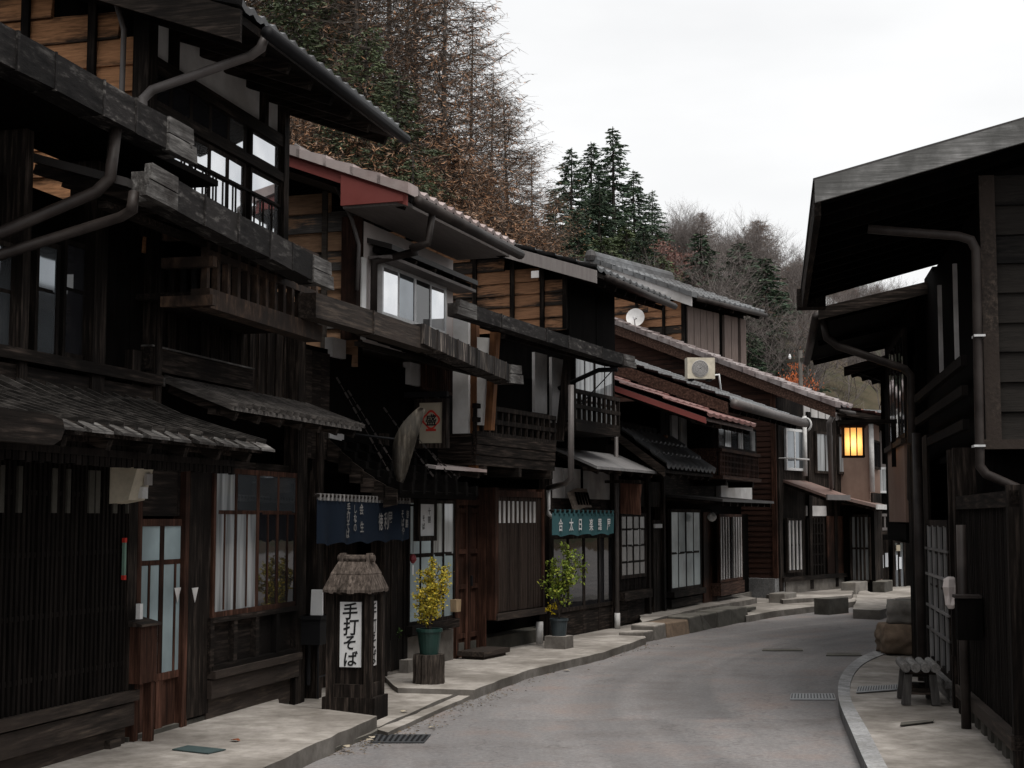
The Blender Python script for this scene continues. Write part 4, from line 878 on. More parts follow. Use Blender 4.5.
h7.part('shutter_board', b, surf('brown_shutter', [(.11, .083, .073), (.19, .15, .132)], (12, 12, .8), 3, bump=.2))
q = h7.mb(); q.tube([(UA-.2, un+.06, zt_-.04), (ue7+.04, un+.06, zt_-.04)], .05, 10); h7.part('eave_gutter', q, 'pipe', smooth=True)
h7.box('upper_front', 'wood_v', .12, E7-.03, -.1, -.02, .2, rz+.3)
for x0, x1, y0, y1, m in ((785, 803, 428, 470, 'g_mid'), (815, 833, 431, 473, 'g_curt'), (837, 851, 434, 474, 'g_curt')):
    h7.window(h7.R(x0, y0, y1, x1, .02), .02, 2, 1, 'alu' if x0 < 800 else 'wood_v', m, fw=.05, bar=.03)
r_ = h7.R(786, 455, 458, 808, .2); h7.tube('window_guard', 'pipe_w', [(r_[0], .0, r_[2]), (r_[0], .22, r_[2]), (r_[1], .22, r_[2]), (r_[1], 0, r_[2])], .012)
r_ = h7.R(803, 402, 415, 846, .0); b = h7.mb()
for i in range(6): x0 = r_[0]+(r_[1]-r_[0])*i/6; b.box(x0+.04, x0+(r_[1]-r_[0])/6-.02, -.02, .0, r_[2]-.02, r_[3]-.05)
h7.part('plaster_panel', b, 'plaster_g')
b = h7.mb()
for px in (779, 809, 834): a = h7.q(px, 450, .03)[0]; b.box(a-.07, a+.07, -.05, .05, .1, rz+.1)
h7.part('post', b, 'wood_v')
a, z = h7.q(804, 440, .06); h7.tube('corner_pipe', 'pipe_w', [(a, .08, h7.q(804, 416, .06)[1]), (a, .08, h7.q(804, 476, .06)[1])], .04)
p0, p1 = h7.q(835, 412, rn), h7.q(829, 488, .5); h7.tube('downpipe', 'pipe_g', [(p0[0], rn, p0[1]), (p0[0]-.05, rn-.1, p0[1]-.2), (p1[0], .55, p1[1])], .045)
h7.tube('eave_gutter', 'pipe', [(-.2, rn+.07, rz-.04), (re, rn+.07, rz-.04)], .035)
pa, pz = h7.q(784, 480, 0.); pn, pez = h7.c(826, 495, pa); pe = h7.q(849, 498, pn)[0]; s_ = (pz-pez)/pn
cn = h7.eave(pa, pe, -.02, pn, pez, s_, t=.05, m='tile_rust', raft=.4, name='canopy')
h7.box('canopy_edge', 'pipe_g', pa, pe, pn+.0, pn+.03, pez-.09, pez+.01, parent=cn)
r_ = h7.R(786, 518, 573, 802, .05); w_ = h7.window(r_, .05, 4, 2, 'wood_v', 'g_mid', fw=.05, bar=.03, name='shop_window'); b = h7.mb()
for i in range(4): x = r_[0]+.1+(r_[1]-r_[0]-.2)*i/3; b.box(x-.025, x+.025, .03, .08, r_[2]+.05, r_[3]-.05)
h7.part('pale_slat', b, 'plaster_g', w_)
h7.lattice(h7.R(808, 518, 592, 824, .03), .03, .12, .04, rails=7, name='lattice_door', backing='wood_v')
r_ = h7.R(827, 516, 574, 845, .03); h7.boards_v(r_, .03, .2, m='red_v', name='shutter_door')
h7.box('lintel', 'plaster_g', h7.q(806, 510, 0)[0], h7.q(826, 510, 0)[0], -.02, .01, r_[3]-.0, r_[3]+.2)
h7.box('sill', 'wood_h', .12, E7-.03, -.05, .1, .28, .36)
h7.box('foundation', 'conc', .31, E7-.02, -.1, .04, -.5, .28)
# ---------------- eighth: ochre side wall, ninth: far dark house
O8 = gnd(873, 591, .12)
h8 = T('plastered_house', 'small house with plain ochre side wall and white corner pipe beyond the bend', 'house', O8, 22)
nw = h8.c(850, 460, 0)[0]; zt8 = h8.c(860, 415, 0)[1]; E8 = 1.5
h8.box('wall', 'mortar', 0, E8, -4, -.02, -.4, zt8-.1)
h8.gable_roof(-.25, E8+.2, .4, zt8-.1, .22, -1.8, tile='tile_red', barge='wood_d', bh=.1)
a = .02; h8.tube('downpipe', 'pipe_w', [(-.05, .04, zt8), (-.05, .04, h8.c(873, 492, 0)[1])], .05)
pz = h8.c(850, 484, -.1)[1]; n1, z1 = h8.c(881, 505, -.2); cn = h8.eave(-.9, .9, -1.5, n1, z1, .25, t=.06, m='tile_rust', raft=.5, name='canopy')
h8.box('canopy_edge', 'pipe_w', -.9, .9, n1, n1+.03, z1-.09, z1+.01, parent=cn)
(n0, zt), (n1, zb) = h8.c(852, 517, -.12), h8.c(869, 580, -.12); b = h8.mb()
fr = h8.mb(); fr.box(-.16, -.08, n0-.05, n0, zb, zt); fr.box(-.16, -.08, n1, n1+.05, zb, zt); fr.box(-.155, -.085, n0, n1, zb-.05, zb); fr.box(-.155, -.085, n0, n1, zt, zt+.05)
for i in range(1, 4): x = n0+(n1-n0)*i/4; fr.box(-.15, -.09, x-.02, x+.02, zb, zt)
fr.box(-.148, -.092, n0, n1, zb+(zt-zb)*.5-.02, zb+(zt-zb)*.5+.02)
w_ = h8.part('shop_window', fr, 'wood_v'); b.quad((-.11, n0, zb), (-.11, n1, zb), (-.11, n1, zt), (-.11, n0, zt)); h8.part('pane', b, 'g_curt', w_)
h8.box('porch_wall', 'black', -.07, -.01, n0-.5, n1+.12, -.4, h8.c(860, 506, -.1)[1])
h8.boards_v((.1, E8-.1, .2, 2.0), .01, .2, m='wood_v'); h8.window((.2, 1.2, 2.5, 3.1), .02, 2, 1, 'wood_v', 'g_dark')
O9 = gnd(884, 586, .12)
h9 = T('wooden_townhouse', 'farthest dark shop front under a slatted balcony at the end of the street', 'house', O9, 62)
h9.box('wall', 'black', -1.6, 4, -4, -.1, -.4, 3.5)
h9.gable_roof(-1.8, 4.2, .6, 3.45, .2, -2, tile='tile_grey', barge='wood_d')
r_ = h9.R(877, 437, 490, 898, .0); h9.box('upper_wall', 'soffit_g', -1.4, r_[1], -.1, .0, 2.4, 3.45)
h9.window(h9.R(876, 467, 493, 896, .03), .03, 4, 1, 'alu', 'g_curt', fw=.05)
r_ = h9.R(879, 515, 529, 905, .6); bal = h9.rail((r_[0], r_[1], r_[2], r_[3]), .6, .13, 'pipe_g', .04, 'balcony', rw=.06); h9.box('balcony_floor', 'wood_h', r_[0], r_[1], -.1, .62, r_[2]-.12, r_[2]-.03, parent=bal)
for x0, x1 in ((881, 888), (892, 905)): h9.window(h9.R(x0, 540, 590, x1, .02), .02, 2, 1, 'wood_v', 'g_mid', fw=.06, bar=.04, name='glass_door')
b = h9.mb()
for x0, x1, y0, y1 in ((881.5, 883.5, 555, 568), (885, 888, 553, 567), (896, 897.5, 555, 570), (899, 901.5, 557, 569)): r_ = h9.R(x0, y0, y1, x1, .06); b.box(r_[0], r_[1], .055, .065, r_[2], r_[3])
h9.part('notice', b, 'pane_white'); r_ = h9.R(896, 545, 551, 900, .07); h9.box('shop_sign', 'sign_cream', r_[0], r_[1], .06, .08, r_[2], r_[3])
# ================================================================== right side of the street
M['grey_barge'] = surf('grey_barge_board', [(.07, .069, .068), (.18, .177, .173), (.36, .355, .35)], (14, .8, 14), 3, bump=.5, stain=(.09, .089, .086), stain_scale=2.5, island=0)
OR_ = gnd(968, 712, .10)
r1 = T('wooden_townhouse', 'nearest black house on the right with deep eave, lapped gable boards and long slat wall', 'house', OR_, 10, -1)
ER = r1.q(911, 600, 0)[0]
r1.box('wall', 'black', -.3, ER-.01, -8, -.2, -.4, 2.3); r1.box('near_wall', 'black', -6, -.31, -8, -.2, -.4, 1.72)
r1.box('foundation', 'conc_d', -6, -.0, -.2, .02, -.4, .12)
s0 = r1.q(1017, 620, .02)[0]; zb = r1.q(990, 708, .03)[1]; zt = r1.q(990, 508, .03)[1]
r1.lattice((s0, -.05, zb, zt), .03, .045, .024, rails=2, m='lattice')
r1.boards_v((-6, s0-.12, .1, 1.7), .0, .2, m='wood_v')
b = r1.mb(); b.box(s0-.1, 0, -.1, .09, zb-.09, zb); r1.part('sill', b, 'sill'); b = r1.mb(); b.box(s0-.1, 0, -.1, .06, zt, zt+.1); r1.part('head_beam', b, 'wood_h')
b = r1.mb()
for a, ztp in ((s0-.1, 1.7), (-.08, 2.05), (.28, 2.05)): b.box(a, a+.08, -.1, .07, -.1, ztp)
b.box(.28, .36, -.1, .075, -.1, .4); r1.part('post', b, 'wood_v')
b = r1.mb()
for i in range(7): a = s0+.1+i*.33; b.box(a, a+.17, -.1, .045, -.1, .14+random.uniform(-.05, .03))
r1.part('footing_stone', b, 'conc_d')
wr = r1.R(950, 522, 690, 930, .02); wz0, wz1 = r1.q(940, 668, .02)[1], r1.q(940, 520, .02)[1]
r1.window((wr[0], wr[1], wz0, wz1), .02, 4, 5, 'wood_v', 'g_mid', fw=.06, bar=.02, name='lattice_window', rowpos=[.22, .38, .55, .78])
b = r1.mb()
for i in range(4): x = wr[0]+(wr[1]-wr[0])*(i+.5)/4; b.box(x-.016, x+.016, .025, .052, wz0+.04, wz1-.05)
for t in (.24, .40, .62, .80): z = wz0+(wz1-wz0)*t; b.box(wr[0], wr[1], .03, .056, z-.011, z+.011)
r1.part('pale_slat', b, 'slat_wood')
b = r1.mb(); b.box(wr[0]-.05, wr[1]+.1, -.1, .10, wz0-.06, wz0); b.box(wr[0]-.02, wr[1]+.05, -.1, .06, -.1, wz0-.06); r1.part('window_base', b, 'bench')
r1.boards_v((wr[1]+.1, ER, -.1, 2.3), .0, .2, m='wood_v')
a = r1.q(963, 600, .12)[0]; r1.tube('downpipe', 'pipe', [(a, .12, r1.q(963, 525, .12)[1]), (a, .12, -.05)], .036)
a = r1.q(923, 600, .1)[0]; r1.tube('downpipe', 'pipe', [(a, .12, 2.3), (a, .12, -.05)], .045)
# upper storey
UA = r1.c(990, 300, 0)[0]; ua = -.75
n0, zb2 = r1.c(986, 440, ua); _, zt2 = r1.c(986, 190, ua); rn, rz = r1.c(819, 204, ua-.55); zt_ = r1.c(817, 182, ua-.55)[1]
re = r1.q(806, 292, rn)[0]; ue = min(r1.q(908, 300, n0)[0], 6.0); re = 3.85; ue = 3.8
rf, zR = r1.gable_roof(ua-.55, re, rn, zt_, .26, -4, m='black', barge='grey_barge', bh=.15, raft=.45, soffit='black', rm='black')
r1.gable_wall(ua, n0, zb2, rn, zt_, .26, -4, m='siding_r', bw=.22, posts=(-.05,), pw=.11, pm='sill', drop=.2)
r1.box('upper_wall', 'black', ua+.12, ue, -7, n0-.12, zb2, zt_+.12)
q = r1.mb(); zz = zt_+.26*(rn+4); q.hexa([(ua-.58, rn+.04, zt_+.004), (re+.03, rn+.04, zt_+.004), (re+.03, -4, zz+.012), (ua-.58, -4, zz+.012), (ua-.58, rn+.04, zt_+.022), (re+.03, rn+.04, zt_+.022), (re+.03, -4, zz+.03), (ua-.58, -4, zz+.03)]); r1.part('roof_sheet', q, 'metal_roof', rf); r1.box('end_wall', 'black', ue+.01, ER-.05, -7, n0-.13, zb2, zt_+.2)
r1.box('upper_floor', 'black', ua+.03, ue, -6.9, n0-.02, zb2-.06, zb2-.005)
r1.box('gable_trim', 'sill', ua-.06, ua-.03, -6, n0+.02, zb2-.07, zb2-.0)
b = r1.mb()
for px in (942, 958): a = r1.q(px, 310, n0)[0]; b.box(a-.02, a+.02, n0+.0, n0+.035, zb2+.75, zt_-.3)
r1.part('pale_post', b, 'plaster_g')
b = r1.mb(); nb = n0+.07
for y0, y1 in ((375, 365), (405, 392), (441, 420)):
    z = r1.q(950, (y0+y1)/2, nb)[1]; b.box(ua+.6, ue, nb-.03, nb+.02, z-.05, z+.03)
r1.part('balcony_rail', b, 'lattice')
q = r1.mb(); q.box(ua-.4, re, rn-.02, rn+.03, zt_-.22, zt_-.02); r1.part('eave_board', q, 'wood_h', rf)
q = r1.mb(); q.box(re-.05, re+.2, rn-.22, rn+.08, zt_-.20, zt_-.0); r1.part('beam_end', q, 'wood_h', rf)
pp = [r1.q(868, 229, .72), r1.q(905, 231, .5), r1.q(960, 236, n0+.13), r1.q(974, 246, n0+.13), r1.q(977, 468, n0+.13), r1.q(984, 474, n0+.13)]
ap = ua-.12; pts = []
for (px, py) in ((868, 229), (905, 232), (958, 236), (971, 240), (976, 250), (980, 466), (986, 474), (1022, 490), (1030, 500), (1030, 790)):
    n_, z_ = r1.c(px, py, ap); pts.append((ap, n_, z_))
r1.tube('downpipe', 'pipe', pts, .034)
b = r1.mb()
for y in (336, 446): n_, z_ = r1.c(979, y, ap); b.box(ap-.045, ap+.1, n_-.04, n_+.04, z_-.008, z_+.008)
r1.part('pipe_clip', b, 'alu')
n_, z_ = r1.c(1028, 580, ap); 
r1.box('pipe_post', 'wood_v', ap+.05, ap+.15, n_-.08, n_+.06, -.2, r1.c(1020, 492, ap)[1])
# second right-hand house
r2 = T('wooden_townhouse', 'second dark house on the right with low hanging eave and lamplit brown board wall', 'house', r1.W(ER, 0, 0), 10, -1)
E2r = 4.6; pz0_ = r2.q(900, 522, .02)[1]
r2.box('wall', 'black', .02, E2r, -7, -.1, pz0_-.25, 3.3); r2.box('lower_wall', 'black', .02, E2r, -7, -1.2, -.4, pz0_-.26)
rn, rz = r2.c(821, 314, -.35); re = 4.6
rf, zR = r2.gable_roof(-.35, re, rn, rz+.06, .22, -3.5, m='black', barge='wood_d', bh=.12, raft=2, rm='black')
b = r2.mb()
for px in (832, 846): pass
r2.box('upper_infill', 'black', .02, E2r, -6, -.12, 3.3, rz+.24)
pz0, pz1 = r2.q(900, 522, .02)[1], r2.q(900, 446, .02)[1]
r2.box('upper_front', 'mortar', .15, 2.6, -.1, .02, pz0, pz1)
r2.box('upper_rail', 'sill', .1, 2.65, .0, .06, pz1, pz1+.06)
r2.window((.2, 2.55, pz1+.07, rz-.1), -.02, 5, 1, 'wood_v', 'g_mid', fw=.06, bar=.07)
pts = []
for (px, py) in ((823, 318), (827, 338), (838, 346), (905, 369), (911, 376), (911, 498), (916, 508), (950, 520), (957, 530)):
    n_, z_ = r2.c(px, py, -.12); pts.append((-.12, n_, z_))
r2.tube('downpipe', 'pipe', pts, .045)
r2.tube('eave_gutter', 'pipe', [(-.3, rn+.05, rz-.02), (re, rn+.05, rz-.02)], .05)
q = r2.mb(); q.box(.4, 2.8, -.08, .0, pz0-.2, pz0-.02); r2.part('under_board', q, 'black')
# third right-hand house, turning with the bend
r3 = T('wooden_townhouse', 'dark far house on the right whose low eave hangs behind the lantern', 'house', r2.W(E2r+.05, 0, 0), 27, -1)
r3.box('lower_wall', 'black', .02, 5, -6, -1.3, -.4, 2.25)
e3n, e3z = r3.c(846, 368, -.25); e3n = max(.35, e3n)
r3.box('upper_wall', 'black', .02, 5, -6, -.05, 2.26, e3z+.1)
er3 = r3.eave(-.25, 5, -4, e3n, e3z, .24, t=.06, m='black', raft=.6, rm='black')
b = r3.mb(); zz = e3z+.24*(e3n+4); b.hexa([(-.29, e3n+.02, e3z-.12), (-.26, e3n+.02, e3z-.12), (-.26, -4, zz-.12), (-.29, -4, zz-.12), (-.29, e3n+.02, e3z+.01), (-.26, e3n+.02, e3z+.01), (-.26, -4, zz+.01), (-.29, -4, zz+.01)]); r3.part('bargeboard', b, 'wood_d', er3)
# lamp on a bracket
hn, hz = r2.c(853, 442, 1.3)
lb = T('bracket_lantern', 'square lit paper lantern glowing orange under the right-hand eave', 'lantern', r2.W(1.3, hn, hz), 10, -1)
b = lb.mb(); w, h = .115, .165
for x in (-w, w):
    for y in (-w, w): b.box(x-.012, x+.012, y-.012, y+.012, -h, h)
for y in (-w/3, w/3):
    for x in (-w, w): b.box(x-.007, x+.007, y-.007, y+.007, -h, h); b.box(y-.007, y+.007, x-.007, x+.007, -h, h)
b.box(-w-.03, w+.03, -w-.03, w+.03, h, h+.03); b.box(-w-.015, w+.015, -w-.015, w+.015, -h-.02, -h)
lf = lb.part('frame', b, 'red_v'); b = lb.mb(); e = w-.01; b.box(-e, e, -e, e, -h+.002, h-.002); lb.part('paper_shade', b, 'shade')
b2 = lb.mb(); b2.lathe((-e-.003, .0, -.03), [(.004, -.001)], 3) if False else None
lb.box('roof_cap', 'wood_d', -w-.05, w+.05, -w-.05, w+.05, h+.03, h+.05)
n_arm = -hn; b = lb.mb(); b.box(-.03, .03, -hn+.0, w+.06, h+.052, h+.10); b.box(-.02, .02, -hn+.02, -hn+.07, -.3, h+.1); lb.part('bracket_arm', b, 'wood_d')
ld = bpy.data.lights.new('lantern_light', 'POINT'); ld.energy = 2.6; ld.color = (1, .68, .34); ld.shadow_soft_size = .035
lo = bpy.data.objects.new('lantern_light', ld); COL.objects.link(lo); lo.location = lb.W(0, 0, -.02)
# ================================================================== things in the street
def thing_at(name, label, cat, P, th=14.5, side=1, group=None): return T(name, label, cat, P, th, side, group)
# roofed sign pillar
P = gnd(355, 719, .03)
t = thing_at('sign_pillar', 'dark wooden sign pillar with bark roof and white panel reading 手打そば', 'sign', P, 13)
Zp = P.y; k = Zp/FPX; hw = .155
def ph(py): return (518-py)/FPX*Zp+EYE-.03
b = t.mb(); b.box(-.17, .17, -hw-.06, hw+.06, 0, ph(692)); bs = t.part('plinth', b, 'wood_v')
b = t.mb(); z0, z1 = ph(692), ph(587)
for x in (-.14, .14):
    for y in (-hw, hw): b.box(x-.03, x+.03, y-.03, y+.03, z0, z1)
b.box(-.12, .12, -hw+.02, hw-.02, z0, z1); b.box(-.155, .155, -hw-.015, hw+.015, z0, z0+.10); b.box(-.15, .15, -hw-.01, hw+.01, z1-.05, z1)
t.part('cabinet', b, 'wood_v')
pz0, pz1 = ph(663), ph(600); px0, px1 = -hw+.02+.05, hw-.02-.045
pn = t.box('sign_panel', 'paper', -.135, -.1195, px0, px1, pz0, pz1)
g = t.mb(); cx = (px0+px1)/2; hh = (pz1-pz0)
for i, ch in enumerate('手打そば'):
    put_glyph(g, ch, (-.138, cx+(.006 if i % 2 else -.004), pz1-hh*(.14+.243*i)), (0, 1, 0), (0, 0, 1), hh*(.27 if i < 2 else .25), off=.02, sx=.95, shear=.12, rot=.06)
t.part('lettering', g, 'ink', pn)
sp = t.box('side_panel', 'plaster_g', -.08, .08, hw-.018, hw-.008, pz0, pz1)
g = t.mb()
for i, ch in enumerate('手打そば'): put_glyph(g, ch, (0, hw-.005, pz1-hh*(.14+.24*i)), (1, 0, 0), (0, 0, 1), .13, off=.01)
t.part('lettering', g, 'ink', sp)
b = t.mb(); ze, zr = ph(588), ph(562); E = .22; Rr = .115
base = [(-E, -E+.02), (E, -E+.02), (E, E-.02), (-E, E-.02)]; topr = [(-.10, -Rr), (.10, -Rr), (.10, Rr), (-.10, Rr)]
for kk in range(4):
    p, q = base[kk], base[(kk+1) % 4]; u, v = topr[kk], topr[(kk+1) % 4]; S = 14
    for i in range(S):
        f0, f1 = i/S, (i+1)/S; j = random.uniform(-.007, .004); o = random.uniform(0, .003)
        A = (p[0]+(q[0]-p[0])*f0, p[1]+(q[1]-p[1])*f0); B = (p[0]+(q[0]-p[0])*f1, p[1]+(q[1]-p[1])*f1)
        C = (u[0]+(v[0]-u[0])*f1, u[1]+(v[1]-u[1])*f1); D = (u[0]+(v[0]-u[0])*f0, u[1]+(v[1]-u[1])*f0)
        for (s0, s1, dz) in ((0, .55, .0), (.5, 1, .008)):
            def lp(X, Y, s): return (X[0]+(Y[0]-X[0])*s, X[1]+(Y[1]-X[1])*s, ze+(zr-ze)*(s**.85)+dz+o)
            a0, a1, a2, a3 = lp(A, D, s0), lp(B, C, s0), lp(B, C, s1), lp(A, D, s1)
            dn = lambda X: (X[0], X[1], X[2]-.022+(j if s0 == 0 else 0))
            b.hexa([dn(a0), dn(a1), dn(a2), dn(a3), a0, a1, a2, a3])
b.box(-.1, .1, -Rr, Rr, ze, zr); t.part('bark_roof', b, 'thatch')
b = t.mb(); zz = ph(558); b.tube([(0, -.15, zz), (0, .15, zz)], .03, 10); b.box(-.06, .06, -.12, -.1, zz-.05, zz+.042); b.box(-.06, .06, .1, .12, zz-.05, zz+.042); t.part('ridge_log', b, 'thatch')
# stump and potted plants
def stump(P, r, h, label):
    t = thing_at('log_stump', label, 'stump', P); b = t.mb()
    prof = [(r*1.12, 0), (r*1.04, h*.1), (r, h*.4), (r*1.02, h*.8), (r*.99, h)]; vs = []; K = 40
    rad = [1+.06*math.sin(j*1.9)+random.uniform(-.05, .05) for j in range(K)]
    for q, z in prof:
        for j in range(K): vs.append((q*rad[j]*math.cos(2*math.pi*j/K), q*rad[j]*math.sin(2*math.pi*j/K), z))
    b.add(vs, [(i*K+j, i*K+(j+1) % K, (i+1)*K+(j+1) % K, (i+1)*K+j) for i in range(4) for j in range(K)]+[tuple(4*K+j for j in range(K))])
    t.part('trunk', b, 'bark'); return t
P = gnd(429, 688, .04); d_ = P.y/FPX; hs = (688-655)*d_
stump(P, 14.5*d_, hs, 'short bark-covered log carrying the green pot with the yellow shrub')
def leaves(mb, pts, size, n, spread):
    for p in pts:
        for _ in range(n):
            c = Vector(p)+Vector([random.gauss(0, spread) for _ in range(3)]); s = size*random.uniform(.6, 1.2)
            u = Vector([random.gauss(0, 1) for _ in range(3)]).normalized(); v = u.cross(Vector([random.gauss(0, 1) for _ in range(3)])).normalized()
            mb.add([c-u*s*.6, c+v*s*.32, c+u*s*.6, c-v*s*.32], [(0, 1, 2, 3)])
def potted(P, label, pot_m, r0, r1, hp, stems, leafm, size, n, spread, extra=None, name='potted_shrub', nodes=6):
    t = thing_at(name, label, 'potted plant', P); b = t.mb()
    b.lathe((0, 0, 0), [(.01, 0), (r0, 0), (r1, hp*.88), (r1*1.1, hp*.88), (r1*1.1, hp), (r1*.95, hp), (r1*.9, hp*.9), (.01, hp*.9)], 20); po = t.part('pot', b, pot_m)
    b = t.mb(); b.lathe((0, 0, 0), [(r1*.9, hp*.9), (r1*.5, hp*.93), (.01, hp*.94)], 14); t.part('soil', b, 'soil', po)
    b = t.mb(); lv = t.mb()
    for (dx, dn, hh) in stems:
        pts = []
        for i in range(nodes+1):
            f = i/nodes; pts.append((dx*f+random.gauss(0, .012)*(i > 0), dn*f**1.3+random.gauss(0, .012)*(i > 0), hp*.9+hh*f))
        b.tube(pts, .009, 5, r2=.003)
        for i, p in enumerate(pts):
            if i < nodes*(.3 if leafm == 'leaf_y' else .42): continue
            for _ in range(3):
                e = Vector(p)+Vector((random.gauss(0, spread), random.gauss(0, spread), random.uniform(-.02, spread*1.2)))
                b.tube([p, e], .004, 4, r2=.002); leaves(lv, [e, (e+Vector(p))/2], size, n, spread*.35)
    t.part('stem', b, 'bark'); t.part('foliage', lv, leafm)
    if extra: extra(t)
    return t
P2 = P+Vector((0, 0, hs)); s_ = d_
potted(P2, 'dark green pot on the log with a golden yellow shrub', 'pot_green', 9*s_, 12*s_, 25*s_,
       [(.02, .03, 66*s_), (-.05, -.05, 40*s_), (.05, .07, 50*s_), (0, -.07, 26*s_), (.02, .11, 42*s_), (0, .03, 54*s_), (.03, -.02, 58*s_), (.04, .06, 60*s_), (-.03, .13, 48*s_)], 'leaf_y', .025, 15, .045)
P = gnd(559, 648, .085); d_ = P.y/FPX
t = thing_at('stone_block', 'small square block under the dark pot beside the teal curtain', 'block', P, 24); t.box('block', 'conc', -.13, .13, -.13, .13, 0, 12*d_)
def fl(t):
    lv = t.mb(); leaves(lv, [(.02, -.12+.02*i, 26*d_+.02*(i % 3)) for i in range(6)], .035, 9, .03); t.part('flower_cluster', lv, 'flower')
potted(P+Vector((0, 0, 12*d_)), 'dark pot with tall yellow-green leafy shrub beside the teal curtain', 'pot_dark', 7*d_, 8.5*d_, 17*d_,
       [(.02, .05, 66*d_), (-.05, -.04, 58*d_), (.05, .17, 52*d_), (0, -.10, 44*d_), (0, .20, 58*d_), (.05, .10, 62*d_), (.0, -.02, 36*d_)], 'leaf_g', .036, 10, .07, fl)
P = gnd(390, 678, .04); d_ = P.y/FPX
potted(P, 'small white pot with dark green plant against the shop wall', 'pot_white', 5*d_, 6*d_, 9*d_, [(0, .0, 48*d_), (.02, .03, 36*d_), (-.02, -.03, 30*d_)], 'leaf_d', .03, 6, .035)
t = thing_at('stone_block', 'small pale stone block beside the white flower pot', 'block', gnd(401, 677, .04), 19); t.box('block', 'conc', -.05, .12, -.05, .1, 0, .17)
# curtains -----------------------------------------------------------
def noren(h, name, label, x0, x1, yt0, yt1, yb0, yb1, n, m, split, loops, text, tm='chalk'):
    a0, z0 = h.q(x0, yt0, n); a1, z1 = h.q(x1, yt1, n); zb0 = h.q(x0, yb0, n)[1]; zb1 = h.q(x1, yb1, n)[1]
    t = T(name, label, 'shop curtain', h.W(a0, n, 0), h.th*180/math.pi); L = a1-a0
    b = t.mb(); b.tube([(-.06, 0, z0+.03), (L+.06, 0, z1+.03)], .014, 8); t.part('rod', b, 'wood_h')
    K = 48; V = []
    def surf_n(f, g): return .018*math.sin(f*split*2*math.pi)*g+.010*math.sin(f*37)*g
    for j in range(7):
        g = j/6
        for i in range(K+1):
            f = i/K; zt = z0+(z1-z0)*f; zb = zb0+(zb1-zb0)*f+.012*math.sin(f*split*2*math.pi+1)
            V.append((L*f, surf_n(f, g), zt+(zb-zt)*g))
    b = t.mb(); b.add(V, [(j*(K+1)+i, j*(K+1)+i+1, (j+1)*(K+1)+i+1, (j+1)*(K+1)+i) for j in range(6) for i in range(K)]); cl = t.part('cloth', b, m, smooth=True)
    b = t.mb()
    for i in range(loops):
        x = L*(i+.5)/loops; b.box(x-L/loops*.16, x+L/loops*.16, -.016, .016, z0+(z1-z0)*i/loops-.01, z0+(z1-z0)*i/loops+.047)
    t.part('hanging_loop', b, m if loops < 20 else 'slat_wood', cl)
    g = t.mb()
    for (s, f, gt, size, step, sx) in text:
        for i, ch in enumerate(s):
            gg = gt+step*i; zt = z0+(z1-z0)*f; zb = zb0+(zb1-zb0)*f
            put_glyph(g, ch, (L*f, surf_n(f, gg)+.012, zt+(zb-zt)*gg), (1, 0, 0), (0, 0, 1), size, off=.015, sx=sx)
    t.part('lettering', g, tm, cl)
noren(h3, 'navy_curtain', 'navy cloth curtain with white vertical lettering over the noodle shop entrance', 317, 410, 499, 503, 545, 540, .5, 'navy', 5, 26,
      [('手打そば', .30, .17, .085, .2, .8), ('しなの', .37, .2, .08, .22, .8), ('会生', .43, .2, .10, .42, .8), ('徳', .64, .5, .16, 0, .6), ('利', .70, .48, .16, 0, .6), ('屋', .76, .46, .16, 0, .6), ('そばや', .89, .3, .08, .22, .8), ('御膳', .965, .25, .08, .3, .8)], 'slat_wood')
noren(h4, 'teal_curtain', 'short teal cloth curtain with six white characters over the glass doors', 552, 614, 513, 514, 536, 534, .25, 'teal', 4, 14,
      [(c, .12+.154*i,   .52, .165, 0, .85) for i, c in enumerate('合太日楽羅屋')])
# hanging boards and signs ------------------------------------------
r_ = h3.R(418, 504, 536, 433, .3); a, zt = h3.q(425, 502, .3); a0, a1 = r_[0], r_[1]
t = T('framed_shop_sign', 'small white framed sign with black brush writing hanging beside the navy curtain', 'sign', h3.W((a0+a1)/2, .3, 0), th3)
w, z0, z1 = (a1-a0)/2, r_[2], r_[3]
b = t.mb(); b.box(-w-.035, -w, -.03, .03, z0-.05, z1+.05); b.box(w, w+.035, -.03, .03, z0-.05, z1+.05); b.box(-w, w, -.028, .028, z0-.05, z0); b.box(-w, w, -.028, .028, z1, z1+.05); t.part('frame', b, 'wood_v')
p = t.box('sign_panel', 'paper', -w, w, -.01, .01, z0, z1); g = t.mb(); H = z1-z0
for i, ch in enumerate('十割'): put_glyph(g, ch, (w*.35, .013, z1-H*(.22+.26*i)), (1, 0, 0), (0, 0, 1), H*.24, off=.01, rot=.05)
for i, ch in enumerate('そば'): put_glyph(g, ch, (-w*.4, .013, z1-H*(.45+.25*i)), (1, 0, 0), (0, 0, 1), H*.22, off=.01, rot=.05)
t.part('lettering', g, 'ink', p); b = t.mb(); b.box(-.01, .01, -.32, -.028, z1-.02, z1+.0); t.part('bracket', b, 'iron')
a_ = E3-1.25; (n0, zt), (n1, zb) = h3.c(420, 403, a_), h3.c(443, 443, a_)
t = T('crest_sign', 'cream hanging sign with red ring crest and black character in a dark frame', 'sign', h3.W(a_, 0, 0), th3)
b = t.mb(); b.box(-.03, .05, n1, n1+.05, zb-.05, zt+.04); b.box(-.03, .05, n0-.05, n0, zb-.05, zt+.04); b.box(-.028, .048, n0, n1, zb-.05, zb); b.box(-.028, .048, n0, n1, zt, zt+.04); t.part('frame', b, 'wood_v')
